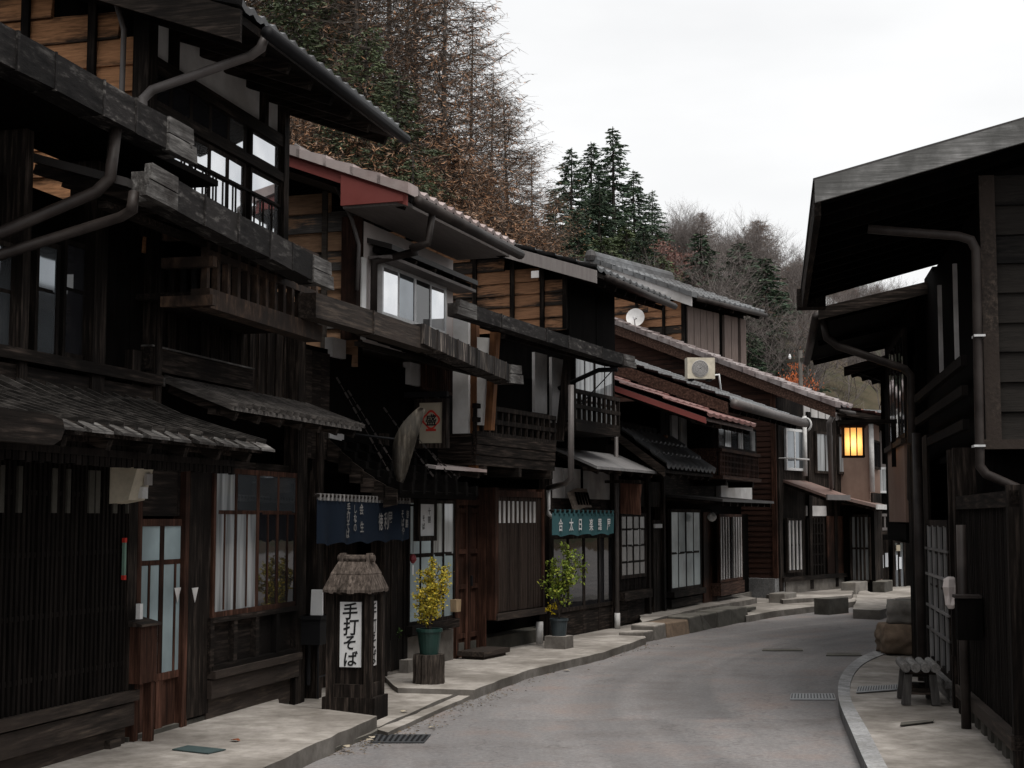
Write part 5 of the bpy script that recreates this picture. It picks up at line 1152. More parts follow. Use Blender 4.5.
b = t.mb(); b.box(-.03, .03, -.1, n1+.05, zt+.06, zt+.11); b.box(-.02, .02, n0+.05, n0+.09, zt+.04, zt+.06); b.box(-.02, .02, n1-.09, n1-.05, zt+.04, zt+.06); t.part('hanging_bar', b, 'iron')
p = t.box('sign_panel', 'sign_cream', -.01, .03, n0, n1, zb, zt)
g = t.mb(); cn, cz, rr = (n0+n1)/2, (zt+zb)/2+.03, (n1-n0)*.36
K = 40; V = []
for i in range(K):
    th_ = 2*math.pi*i/K; lob = 1+.10*math.cos(4*th_); V += [(-.013, cn+rr*lob*math.cos(th_), cz+rr*lob*math.sin(th_)), (-.013, cn+rr*lob*.78*math.cos(th_), cz+rr*lob*.78*math.sin(th_))]
g.add(V, [(2*i, 2*i+1, (2*i+3) % (2*K), (2*i+2) % (2*K)) for i in range(K)]); g.box(-.014, -.0105, cn-rr*.6, cn+rr*.6, cz-rr*1.25, cz-rr*1.0); t.part('ring_emblem', g, 'red_ink', p)
g = t.mb(); put_glyph(g, '盛', (-.0135, cn, cz), (0, 1, 0), (0, 0, 1), rr*1.35, off=.02); t.part('lettering', g, 'ink', p)
# long oval board leaning over the lean-to
a_ = h3.q(400, 480, .8)[0]; n0, z0 = h3.c(400, 482, a_); n1, z1 = h3.c(422, 408, a_)
t = T('oval_board', 'long pointed oval wooden board standing tilted above the noodle shop lean-to', 'sign', h3.W(a_, n0, z0), th3)
b = t.mb(); K = 14; ln = math.hypot(n1-n0, z1-z0); ux = Vector((0, (n1-n0)/ln, (z1-z0)/ln)); vx = Vector((.25, ux.z, -ux.y)).normalized(); V = []
for i in range(K+1):
    f = i/K; w = .095*math.sin(math.pi*(.06+.88*f))**.7; c = ux*ln*f-vx*.06*math.sin(math.pi*f); e = Vector((-1, 0, 0))*.03*math.sin(math.pi*f)
    V += [c-vx*w, c+e, c+vx*w, c-e]
b.add(V, [(4*i+j, 4*i+(j+1) % 4, 4*i+4+(j+1) % 4, 4*i+4+j) for i in range(K) for j in range(4)]+[(0, 1, 2, 3), tuple(4*K+j for j in range(4))])
t.part('board', b, surf('pale_oval_wood', [(.014, .011, .009), (.05, .042, .033), (.15, .13, .105)], (9, 9, 1.2), 3, bump=.3, stain=(.06, .055, .048), stain_scale=4, island=0), smooth=True)
b = t.mb(); b.tube([tuple(ux*ln*.55), tuple(ux*ln*.55+Vector((.0, -(n0+(n1-n0)*.55), .12)))], .012, 6); t.part('bracket', b, 'iron')
# carved board and plank signs over teal curtain
a0, zc = h4.q(585, 499, .16); d_ = (h4.W(a0, 0, 0)).y/FPX
t = T('carved_board', 'carved wooden name board tilted above the teal curtain', 'sign', h4.W(a0, .12, zc), 24)
b = t.mb(); W_, H_ = .30, .125; P = []
for i in range(9): f = -1+i/4; P.append((f*W_*(1.0), .0, H_*(1+.12*math.cos(f*3))+.03*f))
for i in range(9): f = 1-i/4; P.append((f*W_*.92-.03, .09, -H_*(1-.10*math.cos(f*2.5))+.03*f))
b.prism([(p[0], p[1]-.05, p[2]) for p in P], (0, -.04, 0)); bd = t.part('board', b, 'carved')
g = t.mb()
for i in range(5):
    x = -.2+.1*i; g.hexa([(x-.02, .03, -.075), (x+.02, .03, -.075), (x+.02, .045, -.075), (x-.02, .045, -.075), (x, -.03, .09), (x+.035, -.03, .09), (x+.035, -.006, .09), (x, -.006, .09)])
t.part('carved_stroke', g, 'black', bd); b = t.mb(); b.box(-.02, .02, -.13, -.08, .0, .05); t.part('hook', b, 'iron')
a_ = h4.q(614, 500, .1)[0]-.05; (n0, zt), (n1, zb) = h4.c(619, 483, a_), h4.c(640, 515, a_)
t = T('plank_sign', 'dark wavy-edged plank hung beside the carved board', 'sign', h4.W(a_, 0, 0), 24)
b = t.mb(); P = [(0, n0, zb+.02), (0, n0+.02, zt), (0, n1+.02, zt-.02), (0, n1-.01, (zt+zb)/2), (0, n1, zb)]; b.prism(P, (.05, 0, 0)); t.part('board', b, 'red_v')
b = t.mb(); b.box(.01, .04, -.05, n1, zt+.0, zt+.04); t.part('hanging_bar', b, 'wood_v')
# dish, outdoor unit, globe lamp, wind chime, meter, boxes
an = .7-.06; n_, z_ = h7.c(634, 317, an-.25); rr = 9.3*(h7.W(an, n_, 0)).y/FPX
t = T('satellite_dish', 'round white satellite dish on the gable boards below the ridge-tiled roof', 'dish', h7.W(an-.2, n_, z_), 36)
b = t.mb(); K = 24; ax = Vector((-.86, .42, .28)).normalized(); u = ax.cross(Vector((0, 0, 1))).normalized(); v = u.cross(ax); V = [ax*-.07]
for q in (.4, .75, 1.0):
    for j in range(K): c = 2*math.pi*j/K; V.append((u*math.cos(c)+v*math.sin(c)*1.06)*rr*q+ax*(-.07+.07*q*q))
b.add(V, [(0, 1+j, 1+(j+1) % K) for j in range(K)]+[(1+i*K+j, 1+i*K+(j+1) % K, 1+(i+1)*K+(j+1) % K, 1+(i+1)*K+j) for i in (0, 1) for j in range(K)]); t.part('reflector', b, 'plaster', smooth=True)
b = t.mb(); b.tube([tuple(-v*rr*.95), tuple(-v*rr*.6+ax*.22)], .012, 6); b.lathe(tuple(-v*rr*.6+ax*.22), [(.005, -.03), (.03, -.02), (.03, .03), (.005, .04)], 8); t.part('feed_arm', b, 'white')
b = t.mb(); b.tube([tuple(-ax*.06), (.21, 0, -.06)], .02, 6); t.part('wall_mount', b, 'iron')
a, z = h6.q(700, 381, .12); P = h6.W(a, .12, z); d_ = P.y/FPX
t = T('outdoor_unit', 'cream air-conditioner outdoor unit sitting on the grey roof edge', 'outdoor unit', P, 84, 1)
w, hh = 14*d_, 23*d_; b = t.mb(); b.box(-w, w, -.10, .10, .03, hh); bo = t.part('casing', b, 'cream')
b = t.mb(); b.box(-w*.8, -w*.5, -.08, .08, 0, .03); b.box(w*.5, w*.8, -.08, .08, 0, .03); t.part('foot', b, 'iron')
b = t.mb()
for i in range(7):
    rad = hh*.36*(i+1)/7; b.tube([(-.02+rad*math.cos(c), .108, hh*.52+rad*math.sin(c)) for c in [2*math.pi*j/20 for j in range(21)]], .006, 4)
t.part('fan_grille', b, 'plaster_g', bo); b = t.mb(); b.lathe((0, 0, 0), [(.001, 0), (hh*.37, 0), (hh*.37, .002), (.001, .002)], 24); bb = b.v; b.v = [(x-.02, .1005+z, y+hh*.52) for x, y, z in bb]; t.part('fan_well', b, 'conc_d', bo)
t.tube('hose', 'white', [(w-.02, -.09, .1), (w+.12, -.12, .12), (w+.16, -.12, -.2)], .015)
a, z = h6.q(712, 517, .3); t = T('globe_lamp', 'round white globe lamp on the brown door front', 'lamp', h6.W(a, .3, z), 23)
b = t.mb(); b.lathe((0, 0, 0), [(.01, -.075), (.045, -.06), (.072, -.02), (.075, .01), (.05, .055), (.02, .07)], 16); t.part('globe', b, 'plaster', smooth=True); b = t.mb(); b.tube([(0, 0, .07), (0, 0, .11), (0, -.30, .14)], .012, 6); t.part('arm', b, 'iron')
a, z = h3.q(413, 558, .25); t = T('red_wind_chime', 'small red ornament dangling in front of the frosted shop window', 'ornament', h3.W(a, .25, z), 19)
b = t.mb(); b.lathe((0, 0, 0), [(.004, .04), (.026, .025), (.034, -.015), (.02, -.045), (.004, -.055)], 10, .15); t.part('body', b, plain('dull_red', (.16, .022, .028), .6)); b = t.mb(); b.tube([(0, 0, .05), (0, 0, .52)], .003, 4); t.part('cord', b, 'iron'); b = t.mb(); b.box(-.012, .012, -.002, .002, -.16, -.07); t.part('paper_strip', b, 'paper')
a, z = h4.q(457, 606, .1); t = T('hanging_planter', 'small tan wooden planter box hung beside the brown panelled door', 'planter', h4.W(a, .1, z), 24)
b = t.mb(); b.prism([(-.05, -.08, -.06), (.05, -.08, -.06), (.06, -.08, .07), (-.06, -.08, .07)], (0, .1, 0)); t.part('box', b, surf('tan_wood', [(.22, .15, .09), (.36, .26, .16)], (6, 6, 2), 3, bump=.2)); b = t.mb(); b.box(-.02, .02, -.12, -.08, .0, .5); b.box(-.03, .03, -.085, -.07, .3, .42); t.part('back_board', b, 'paper')
r_ = h2.R(139, 467, 506, 160, .25); P = h2.W((r_[0]+r_[1])/2, 0, r_[2]); t = T('meter_box', 'cream electricity meter box above the sliding door', 'meter box', P, 14.5)
w, hh = (r_[1]-r_[0])/2*.75, r_[3]-r_[2]; b = t.mb(); b.hexa([(-w, -.06, .0), (w, -.06, .0), (w, .16, .04), (-w, .16, .04), (-w, -.06, hh), (w, -.06, hh), (w, .22, hh), (-w, .22, hh)]); bo = t.part('casing', b, 'cream'); t.box('meter_window', 'plaster_g', w*.1, w*.8, .205, .225, hh*.55, hh*.85, parent=bo); t.box('side_plate', 'white', -.0, w*.7, .17, .2, hh*.2, hh*.5, parent=bo)
r_ = h2.R(141, 627, 684, 157, .12); t = T('letter_box', 'brown wooden letter box standing against the sliding door', 'letter box', h2.W(r_[0], .08, -.08), 14.5)
z0, z1 = r_[2]+.08, r_[3]+.08; w = r_[1]-r_[0]; b = t.mb(); b.box(0, w, -.06, .04, z0, z1); t.part('body', b, 'red_v'); b = t.mb(); b.hexa([(-.02, -.08, z1), (w+.02, -.08, z1), (w+.02, .06, z1), (-.02, .06, z1), (-.02, -.08, z1+.05), (w+.02, -.08, z1+.05), (w+.02, .06, z1+.015), (-.02, .06, z1+.015)]); t.part('lid', b, 'sill'); b = t.mb(); b.box(w-.05, w, -.03, .03, 0, z0); t.part('leg', b, 'red_v'); 
a, z = h2.q(136, 610, .15); t.box('white_label', 'white', .0, .04, .0, .03, z1+.05, z1+.15)
r_ = h1.R(124.5, 538, 580, 127.5, .06); t = T('thermometer', 'thin green and red thermometer on the slat wall corner', 'thermometer', h1.W((r_[0]+r_[1])/2, .045, r_[2]), 14.5)
H = r_[3]-r_[2]; t.box('tube', plain('green_scale', (.12, .2, .16)), -.012, .012, -.006, .012, .03, H-.03); t.box('red_cap', 'red_ink', -.014, .014, -.008, .014, H-.03, H); t.box('red_bulb', 'red_ink', -.014, .014, -.008, .014, 0, .03)
# black stand with papers
P = gnd(308, 697, .08); t = T('notice_stand', 'black iron stand with a tray box and white papers beside the sign pillar', 'stand', P, 14.5); d_ = P.y/FPX
z0, z1 = 52*d_, 80*d_; b = t.mb(); b.box(-.12, .12, -.15, .15, z0, z1); b.box(-.135, .135, -.165, .165, z1-.03, z1); t.part('tray_box', b, 'iron')
b = t.mb()
for x in (-.1, .1):
    for y in (-.13, .13): b.tube([(x, y, 0), (x*.95, y*.95, z0)], .009, 6)
for y in (-.13, .13): b.tube([(-.1, y, .18), (.1, y, .18)], .007, 6)
b.tube([(0, 0, z0), (.0, .0, .1)], .02, 8); t.part('leg', b, 'iron')
b = t.mb(); b.hexa([(-.02, .02, z1), (.0, .02, z1), (.0, .13, z1), (-.02, .13, z1), (.0, .02, z1+25*d_), (.02, .02, z1+25*d_), (.02, .12, z1+25*d_), (.0, .12, z1+25*d_)]); t.part('paper', b, 'paper')
b = t.mb(); b.box(.0, .03, -.12, -.05, z1, z1+28*d_); t.part('wood_tag', b, 'orange_v')
# doorstep boards
for px, py, w, dd, th_, lb_ in ((484, 657, .34, .16, 24, 'wooden doorstep board lying in front of the lattice bay'),):
    t = T('doorstep', lb_, 'doorstep', gnd(px, py, .085), th_); t.box('board', 'sill', -w, w, -dd, dd, .035, .085); t.box('support', 'sill', -w+.05, w-.05, -dd+.03, dd-.03, 0, .035)
t = T('doorstep', 'flat grey doorstep slab before the far dark lattice house', 'doorstep', gnd(735, 611, .12), 25); t.box('slab', 'conc_d', -.5, .5, -.18, .18, 0, .05); t.box('edge', 'conc_d', -.52, .52, .181, .2, 0, .045)
# bench
M['bench_leg'] = surf('dark_bench_wood', [(.03, .027, .026), (.085, .08, .076)], (10, 10, 1.2), 4, rough=.85, bump=.4, island=.2)
P0 = gnd(919, 702, .1); d_ = P0.y/FPX; hb = 40*d_
t = T('log_bench', 'small grey bench of four round logs beside the black slat house', 'bench', P0, 10, -1)
b = t.mb(); L = .40
for i in range(4): y = -.117+.078*i; b.tube([(-.24, y, hb-.036), (.36, y, hb-.036)], .037, 12)
st = t.part('seat_log', b, 'bench', smooth=False)
for s in (-.17, .28):
    for y in (-.105, .105):
        b = t.mb(); b.hexa([(s-.035, y*1.12-.035, 0), (s+.035, y*1.12-.035, 0), (s+.035, y*1.12+.035, 0), (s-.035, y*1.12+.035, 0), (s-.03, y*.9-.03, hb-.09), (s+.03, y*.9-.03, hb-.09), (s+.03, y*.9+.03, hb-.09), (s-.03, y*.9+.03, hb-.09)]); t.part('leg', b, 'bench_leg')
b = t.mb(); 
for s in (-.17, .28): b.box(s-.022, s+.022, -.095, .095, .08, .13); b.box(s-.025, s+.025, -.12, .12, hb-.11, hb-.07)
b.box(-.147, .257, -.02, .02, .095, .13); t.part('stretcher', b, 'wood_d')
# boulders
def boulder(P, label, sx, sy, sz, m, seed, cut=.0):
    random.seed(seed); bm = bmesh.new(); bmesh.ops.create_icosphere(bm, subdivisions=4, radius=1)
    ph_ = [Vector([random.uniform(-1, 1) for _ in range(3)]) for _ in range(9)]
    for v in bm.verts:
        d = v.co.normalized(); mxx = max(abs(x) for x in d); c = (d/mxx)*.84+d*.18; f = 1+sum(.014*math.sin(5*d.dot(p)*2+i)+.008*math.sin(17*d.dot(p)+i*2) for i, p in enumerate(ph_)); c.x *= 1-.14*max(0, -c.z)-.12*max(0, c.z)*(c.y > 0)
        v.co = Vector((c.x*sx*f, c.y*sy*f, c.z*sz*f+sz))
    for v in bm.verts: v.co.z = max(0, v.co.z)
    me = bpy.data.meshes.new('boulder'); bm.to_mesh(me); bm.free(); me.materials.append(M[m]); me.polygons.foreach_set('use_smooth', [True]*len(me.polygons))
    o = link('boulder', me); o.location = P; o.rotation_euler = (0, 0, R(100-seed)); tag(o, label, 'boulder'); return o
P = gnd(907, 653, .1); d_ = P.y/FPX
boulder(P, 'brown squarish boulder at the inside of the bend, lower of the two', .30, .30, 14.6*d_, 'stone_b', 11)
boulder(P+Vector((.05, .02, 29.0*d_)), 'grey rounded boulder resting on top of the brown boulder', .26, .25, 11.5*d_, 'stone', 23)
random.seed(5)
# wall boxes right
r_ = r1.R(976, 597, 640, 957, .14); a0, a1 = min(r_[0], r_[1]), max(r_[0], r_[1]); a1 = a0+.22
t = T('letter_box', 'black wall letter box on the corner post of the right-hand house', 'letter box', r1.W(r1.q(966, 618, .15)[0], .17, r_[2]-.03), 10, -1); H = r_[3]-r_[2]
b = t.mb(); b.box(-.08, .08, -.12, .045, 0, H); t.part('body', b, 'black'); b = t.mb(); b.box(-.09, .09, -.12, .06, H, H+.02); t.part('lid', b, 'pipe')
a, z = r1.q(951, 592, .1); t = T('cloth_bundle', 'crumpled pale cloth hanging on the window post above the bench', 'cloth', r1.W(a, .08, z), 10, -1)
b = t.mb(); b.lathe((0, .02, 0), [(.02, -.13), (.05, -.10), (.045, -.03), (.06, .04), (.05, .10), (.02, .12)], 9, .3); t.part('cloth', b, 'plaster_p')
# drain covers and plates
def plate(name, label, px, m, z, slots=0, cat='drain cover'):
    P = [gnd(x, y, z) for x, y in px]; c = sum(P, Vector())/4; b = MB()
    b.prism([(p.x-c.x, -(p.y-c.y), 0) for p in P], (0, 0, .006)); root = bpy.data.objects.new(name, None); root.empty_display_size = .2; COL.objects.link(root); root.location = c; tag(root, label, cat)
    o = link('plate', b.mesh('plate', M[m]), root); 
    if slots:
        g = MB(); Q = [p-c for p in P]
        for i in range(slots):
            f0, f1 = (i+.25)/slots, (i+.7)/slots
            def lp(u, v): a = Q[0].lerp(Q[1], u); e = Q[3].lerp(Q[2], u); w = a.lerp(e, v); return (w.x, -w.y, .0095)
            g.quad(lp(f0, .12), lp(f1, .12), lp(f1, .88), lp(f0, .88))
        link('slot', g.mesh('slot', M['grate_d' if m == 'grate' else 'iron']), o)
plate('drain_grate', 'pale steel drain grate in the road by the right kerb', [(790, 700), (836, 700), (834, 694), (791, 694)], 'grate', .004, 14)
plate('drain_grate', 'dark drain grate in the road below the sign pillar', [(370, 743), (424, 743), (431, 735), (375, 735)], 'grate_d', .004, 10)
plate('drain_grate', 'narrow pale drain grate in the right pavement behind the bench', [(856, 693), (898, 690), (898, 685), (858, 687)], 'grate', .102, 16)
plate('access_plate', 'teal access plate set in the pavement before the four-panel window', [(172, 750), (208, 754), (226, 750), (188, 746)], 'plate', .124, 0, 'access plate')
plate('patch_cover', 'thin dark cover strip in the right pavement in front of the bench', [(900, 726), (933, 722), (934, 720), (901, 723)], 'conc_d', .102, 0, 'cover')
plate('road_cover', 'pale flat cover strip in the road at the bend', [(826, 656), (862, 656), (860, 653), (827, 653)], 'conc_d', .004, 0, 'cover')
plate('road_cover', 'pale thin line of cover plates in the road left of the bend', [(762, 651), (803, 651), (802, 649), (763, 649)], 'conc_d', .004, 0, 'cover')
# dead leaves in the gutter
def leaf_thing(px, py, z, label, s, m):
    P = gnd(px, py, z); b = MB(); k = 7; V = [(s*math.cos(2*math.pi*i/k)*(1.0 if i % 2 else .55), s*.6*math.sin(2*math.pi*i/k), .004+.012*math.sin(i*2.1)**2) for i in range(k)]
    b.add(V, [tuple(range(k))]); o = link('dead_leaf', b.mesh('dead_leaf', M[m], fix=False)); o.location = P; o.rotation_euler = (0, 0, random.uniform(0, 6)); tag(o, label, 'leaf', 'dead leaves on the paving')
for px, py, z in ((369, 741, .032), (318, 750, .032), (283, 764, .032), (346, 747, .032), (420, 690, .045), (404, 712, .045), (432, 728, .004), (396, 731, .004), (372, 738, .032)): leaf_thing(px, py, z, 'small dry tan leaf lying along the left gutter', random.uniform(.035, .055), 'sign_cream')
leaf_thing(236, 741, .124, 'small red leaf on the pavement near the four-panel window', .05, 'leaf_o')
leaf_thing(567, 671, .004, 'small pale leaf in the road opposite the brown door', .06, 'sign_cream'); leaf_thing(735, 613, .13, 'yellowish scrap by the kerb stones near the far lattice house', .07, 'sign_cream')

# grit and leaf litter swept along the left kerb
b = MB(); random.seed(77)
LP_ = [(300, 756), (340, 744), (385, 734), (452, 707), (486, 692), (530, 671), (604, 655), (650, 644)]
for i in range(900):
    k_ = random.randint(0, len(LP_)-2); f = random.random(); x = LP_[k_][0]+(LP_[k_+1][0]-LP_[k_][0])*f; y = LP_[k_][1]+(LP_[k_+1][1]-LP_[k_][1])*f
    p = gnd(x, y, .005); p.x += abs(random.gauss(0, .16))-.02; s_ = random.uniform(.006, .020); a_ = random.uniform(0, 6.3); c_, d_ = math.cos(a_)*s_, math.sin(a_)*s_
    b.add([(p.x-c_, -(p.y-d_), .006), (p.x+d_*.5, -(p.y+c_*.5), .009), (p.x+c_, -(p.y+d_), .006), (p.x-d_*.5, -(p.y-c_*.5), .012)], [(0, 1, 2, 3)])
o = link('leaf_litter', b.mesh('leaf_litter', leafmat('litter', [(.10, .07, .04), (.22, .16, .09), (.07, .05, .035), (.28, .23, .16)]), fix=False)); o['kind'] = 'stuff'; tag(o, 'fine grit and crumbled leaves along the left kerb', 'litter')
# ================================================================== ground, road, pavements
def struct(name, verts, faces, m, fix=True):
    me = bpy.data.meshes.new(name); me.from_pydata([tuple(v) for v in verts], [], faces); me.materials.append(M[m] if isinstance(m, str) else m)
    if fix:
        bm = bmesh.new(); bm.from_mesh(me); bmesh.ops.recalc_face_normals(bm, faces=bm.faces); bm.to_mesh(me); bm.free()
    o = link(name, me); o['kind'] = 'structure'; return o
def slab(name, poly, zt, zb, m):
    out = []
    for i in range(len(poly)):
        p, q = Vector((poly[i][0], poly[i][1], 0)), Vector((poly[(i+1) % len(poly)][0], poly[(i+1) % len(poly)][1], 0)); k = max(1, int((q-p).length/.22)); k = min(k, 24)
        nr = Vector((-(q-p).y, (q-p).x, 0)).normalized() if (q-p).length > 0 else Vector()
        for j in range(k): out.append(p.lerp(q, j/k)+nr*(random.uniform(-.014, .014) if 0 < j else 0))
    poly = out; n = len(poly); V = [(p[0], p[1], zt) for p in poly]+[(p[0], p[1], zb) for p in poly]
    return struct(name, V, [tuple(range(n)), tuple(range(n, 2*n))]+[(i, (i+1) % n, n+(i+1) % n, n+i) for i in range(n)], m)
def asphalt():
    m, nt, b = mat_base('asphalt'); L = nt.links.new; tc = N(nt, 'ShaderNodeTexCoord')
    fine = N(nt, 'ShaderNodeTexNoise', Scale=26, Detail=9, Roughness=.85); L(tc.outputs['Object'], fine.inputs[0])
    med = N(nt, 'ShaderNodeTexNoise', Scale=1.1, Detail=6, Roughness=.65); L(tc.outputs['Object'], med.inputs[0])
    sb = N(nt, 'ShaderNodeVectorMath', operation='SUBTRACT'); L(tc.outputs['Object'], sb.inputs[0]); sb.inputs[1].default_value = (16, 12, 0)
    ln = N(nt, 'ShaderNodeVectorMath', operation='LENGTH'); L(sb.outputs[0], ln.inputs[0]); sx = N(nt, 'ShaderNodeSeparateXYZ'); L(sb.outputs[0], sx.inputs[0])
    at = N(nt, 'ShaderNodeMath', operation='ARCTAN2'); L(sx.outputs['Y'], at.inputs[0]); L(sx.outputs['X'], at.inputs[1])
    mp = N(nt, 'ShaderNodeCombineXYZ'); L(ln.outputs['Value'], mp.inputs['X']); aa = N(nt, 'ShaderNodeMath', operation='MULTIPLY'); aa.inputs[1].default_value = .8; L(at.outputs[0], aa.inputs[0]); L(aa.outputs[0], mp.inputs['Y'])
    st = N(nt, 'ShaderNodeTexNoise', Scale=1.5, Detail=5, Distortion=.6); L(mp.outputs[0], st.inputs[0])
    r1_ = ramp(nt, [(.34, (.12, .116, .1155)), (.5, (.18, .174, .173)), (.68, (.265, .257, .255))]); L(fine.outputs['Fac'], r1_.inputs[0])
    r2_ = ramp(nt, [(.3, (.78, .72, .69)), (.5, (1, .985, .98)), (.7, (1.12, .94, .86))]); L(med.outputs['Fac'], r2_.inputs[0])
    r3_ = ramp(nt, [(.38, (.86, .86, .87)), (.5, (1, 1, 1)), (.64, (1.2, 1.19, 1.19))]); L(st.outputs['Fac'], r3_.inputs[0])
    a = N(nt, 'ShaderNodeMixRGB', blend_type='MULTIPLY'); a.inputs[0].default_value = 1; L(r1_.outputs[0], a.inputs[1]); L(r2_.outputs[0], a.inputs[2])
    c = N(nt, 'ShaderNodeMixRGB', blend_type='MULTIPLY'); c.inputs[0].default_value = 1; L(a.outputs[0], c.inputs[1]); L(r3_.outputs[0], c.inputs[2])
    vor = N(nt, 'ShaderNodeTexVoronoi', feature='DISTANCE_TO_EDGE', Scale=.55); wn = N(nt, 'ShaderNodeTexNoise', Scale=2.5, Detail=5); L(tc.outputs['Object'], wn.inputs[0])
    va = N(nt, 'ShaderNodeVectorMath', operation='ADD'); L(tc.outputs['Object'], va.inputs[0]); L(wn.outputs['Color'], va.inputs[1]); L(va.outputs[0], vor.inputs['Vector'])
    r4 = ramp(nt, [(.0, (.62, .6, .6)), (.012, (1, 1, 1))]); L(vor.outputs['Distance'], r4.inputs[0])
    e = N(nt, 'ShaderNodeMixRGB', blend_type='MULTIPLY'); e.inputs[0].default_value = .6; L(c.outputs[0], e.inputs[1]); L(r4.outputs[0], e.inputs[2])
    L(e.outputs[0], b.inputs['Base Color']); b.inputs['Roughness'].default_value = .85; b.inputs['Specular IOR Level'].default_value = .3
    bp = N(nt, 'ShaderNodeBump', Strength=.5, Distance=.006); L(fine.outputs['Fac'], bp.inputs['Height']); L(bp.outputs[0], b.inputs['Normal'])
    return m
M['asphalt'] = asphalt()
M['earth'] = surf('hill_ground', [(.035, .03, .022), (.075, .058, .042), (.10, .075, .055)], (1, 1, 1), .5, detail=10, rough=1, spec=0, bump=.4, stain=(.045, .05, .032), stain_scale=.05, island=0)
V = [(-900, -60, -.08), (900, -60, -.08), (900, 1500, -.08), (-900, 1500, -.08)]; struct('ground', V, [(0, 1, 2, 3)], 'earth')
V = [(-14, -12, 0), (26, -12, 0), (60, 60, 0), (14, 60, 0)]; struct('road', V, [(0, 1, 2, 3)], 'asphalt')
G = lambda px, py, z=.0: gnd(px, py, z)
# left pavements
p1, p2 = G(377, 716, .12), G(271, 764, .12); dd = (p2-p1).normalized(); p3 = p2+dd*9
slab('pavement', [p1, p2, p3, h1.W(-12, -.4, 0), h1.W(0, -.4, 0), h2.W(h2.q(279, 704, -.2)[0]+.4, -.4, 0), G(279, 703, .12)], .12, -.2, 'conc')
slab('gutter_strip', [G(392, 724, .03), G(380, 729, .03), G(263, 778, .03), G(263, 778, .03)+dd*8, p3-Vector((.4, 0, 0)), p1-Vector((.3, 0, 0))], .03, -.2, 'conc_d')
slab('lower_pavement', [G(379, 727, .04), G(432, 703, .04), G(478, 684, .04), h3.W(E3, -.6, 0), h3.W(-.3, -.6, 0), h2.W(E2-.9, -.3, 0), p1-Vector((.45, .1, 0))], .04, -.2, 'conc')
P_ = [(377, 730), (440, 704), (476, 689)]; Q_ = [(388, 733), (452, 704), (486, 689)]
slab('kerb_strip', [G(*p, .03) for p in P_]+[G(*p, .03) for p in reversed(Q_)], .035, -.2, 'conc')
slab('pavement_step', [G(398, 684, .12), G(474, 686, .12), G(500, 676, .12), G(530, 666, .12), G(560, 659, .12), G(604, 649, .12), G(646, 635, .12), h5.W(E5, -.5, 0), h4.W(E4, -.5, 0), h4.W(0, -.5, 0), h3.W(E3-1.0, -.5, 0)], .085, -.2, 'conc')
slab('terrace', [G(642, 622, .19), G(700, 608, .19), G(748, 600, .19), G(757, 598, .19), h6.W(E6, -.5, 0), h5.W(E5+.1, -.5, 0), G(640, 616, .19)], .19, -.2, 'conc')
slab('far_pavement', [G(746, 616, .1), G(775, 611, .1), G(800, 608, .1), G(850, 602, .1), G(905, 597, .1), G(960, 592, .1), h9.W(6, -.5, 0), h9.W(0, -.5, 0), h8.W(0, -.5, 0), h7.W(0, -.5, 0), h6.W(E6-.3, -.2, 0)], .10, -.2, 'conc')
slab('far_terrace', [G(783, 600, .17), G(826, 597, .17), G(852, 595, .17), h7.W(E7, -.3, 0), h7.W(.1, -.3, 0)], .17, -.2, 'conc')
slab('far_step', [G(853, 606, .2), G(880, 607, .2), G(903, 601, .2), G(895, 596, .2), h8.W(.2, -.3, 0)], .15, -.2, 'conc')
# kerb stones
edges = [643, 655, 668, 690, 704, 718, 733, 749]
names = ['low pale kerb stone, first of the row beside the terrace', 'square pale kerb stone, second of the row', 'dark brown stained kerb stone in the row', 'mossy grey kerb stone after the brown one', 'wide grey kerb stone before the split block', 'dark speckled kerb stone near the end of the row', 'tall grey end kerb stone of the row']
for i in range(7):
    x0, x1 = edges[i], edges[i+1]; y0 = 643-(x0-643)*.205; y1 = 643-(x1-643)*.205
    A, B = G(x0, y0), G(x1, y1); c = (A+B)/2; d = (B-A); th_ = math.degrees(math.atan2(d.x, d.y)); hgt = (.13, .20, .20, .23, .22, .24, .23)[i]
    b = MB(); L_ = d.length/2-.012; j = [random.uniform(-.03, .03) for _ in range(8)]
    b.hexa([(-L_, -.35, -.1), (L_, -.35, -.1), (L_, 0+j[0], -.1), (-L_, j[1], -.1), (-L_+.01, -.35, hgt+j[2]*.3), (L_-.01, -.35, hgt+j[3]*.3), (L_-.012, -.02+j[4], hgt+j[5]*.4), (-L_+.012, -.02+j[6], hgt+j[7]*.4)])
    me = b.mesh('kerb_stone', M['stone_b' if i == 2 else ('conc' if i < 2 else 'stone_k')]) if 'stone_k' in M else b.mesh('kerb_stone', M['stone_b' if i == 2 else ('conc' if i < 2 else 'conc_d')])
    o = link('kerb_stone', me); o.location = c; o.rotation_euler = (0, 0, math.pi/2-R(th_)); tag(o, names[i], 'kerb stone', 'kerb stones edging the terrace')
    bv = o.modifiers.new('bevel', 'BEVEL'); bv.width = .02; bv.segments = 2
def blk(px0, px1, yb, yt, label, depth, m, th_, name='concrete_block', cat='block'):
    A, B = G(px0, yb, .05), G(px1, yb-2, .05); c = (A+B)/2; w = (B-A).length/2; h_ = (yb-yt)*c.y/FPX
    b = MB(); b.box(-w, w, -depth, 0, -.1, h_); o = link(name, b.mesh(name, M[m])); o.location = c; d = B-A; o.rotation_euler = (0, 0, math.pi/2-math.atan2(d.x, d.y)); tag(o, label, cat); bv = o.modifiers.new('bevel', 'BEVEL'); bv.width = .015; bv.segments = 2
blk(829, 849, 612, 599, 'big grey concrete block at the pavement edge before the far terrace', .28, 'conc_d', 40)
blk(785, 797, 606, 594, 'rough boulder-like block below the far shop window', .3, 'stone', 40)
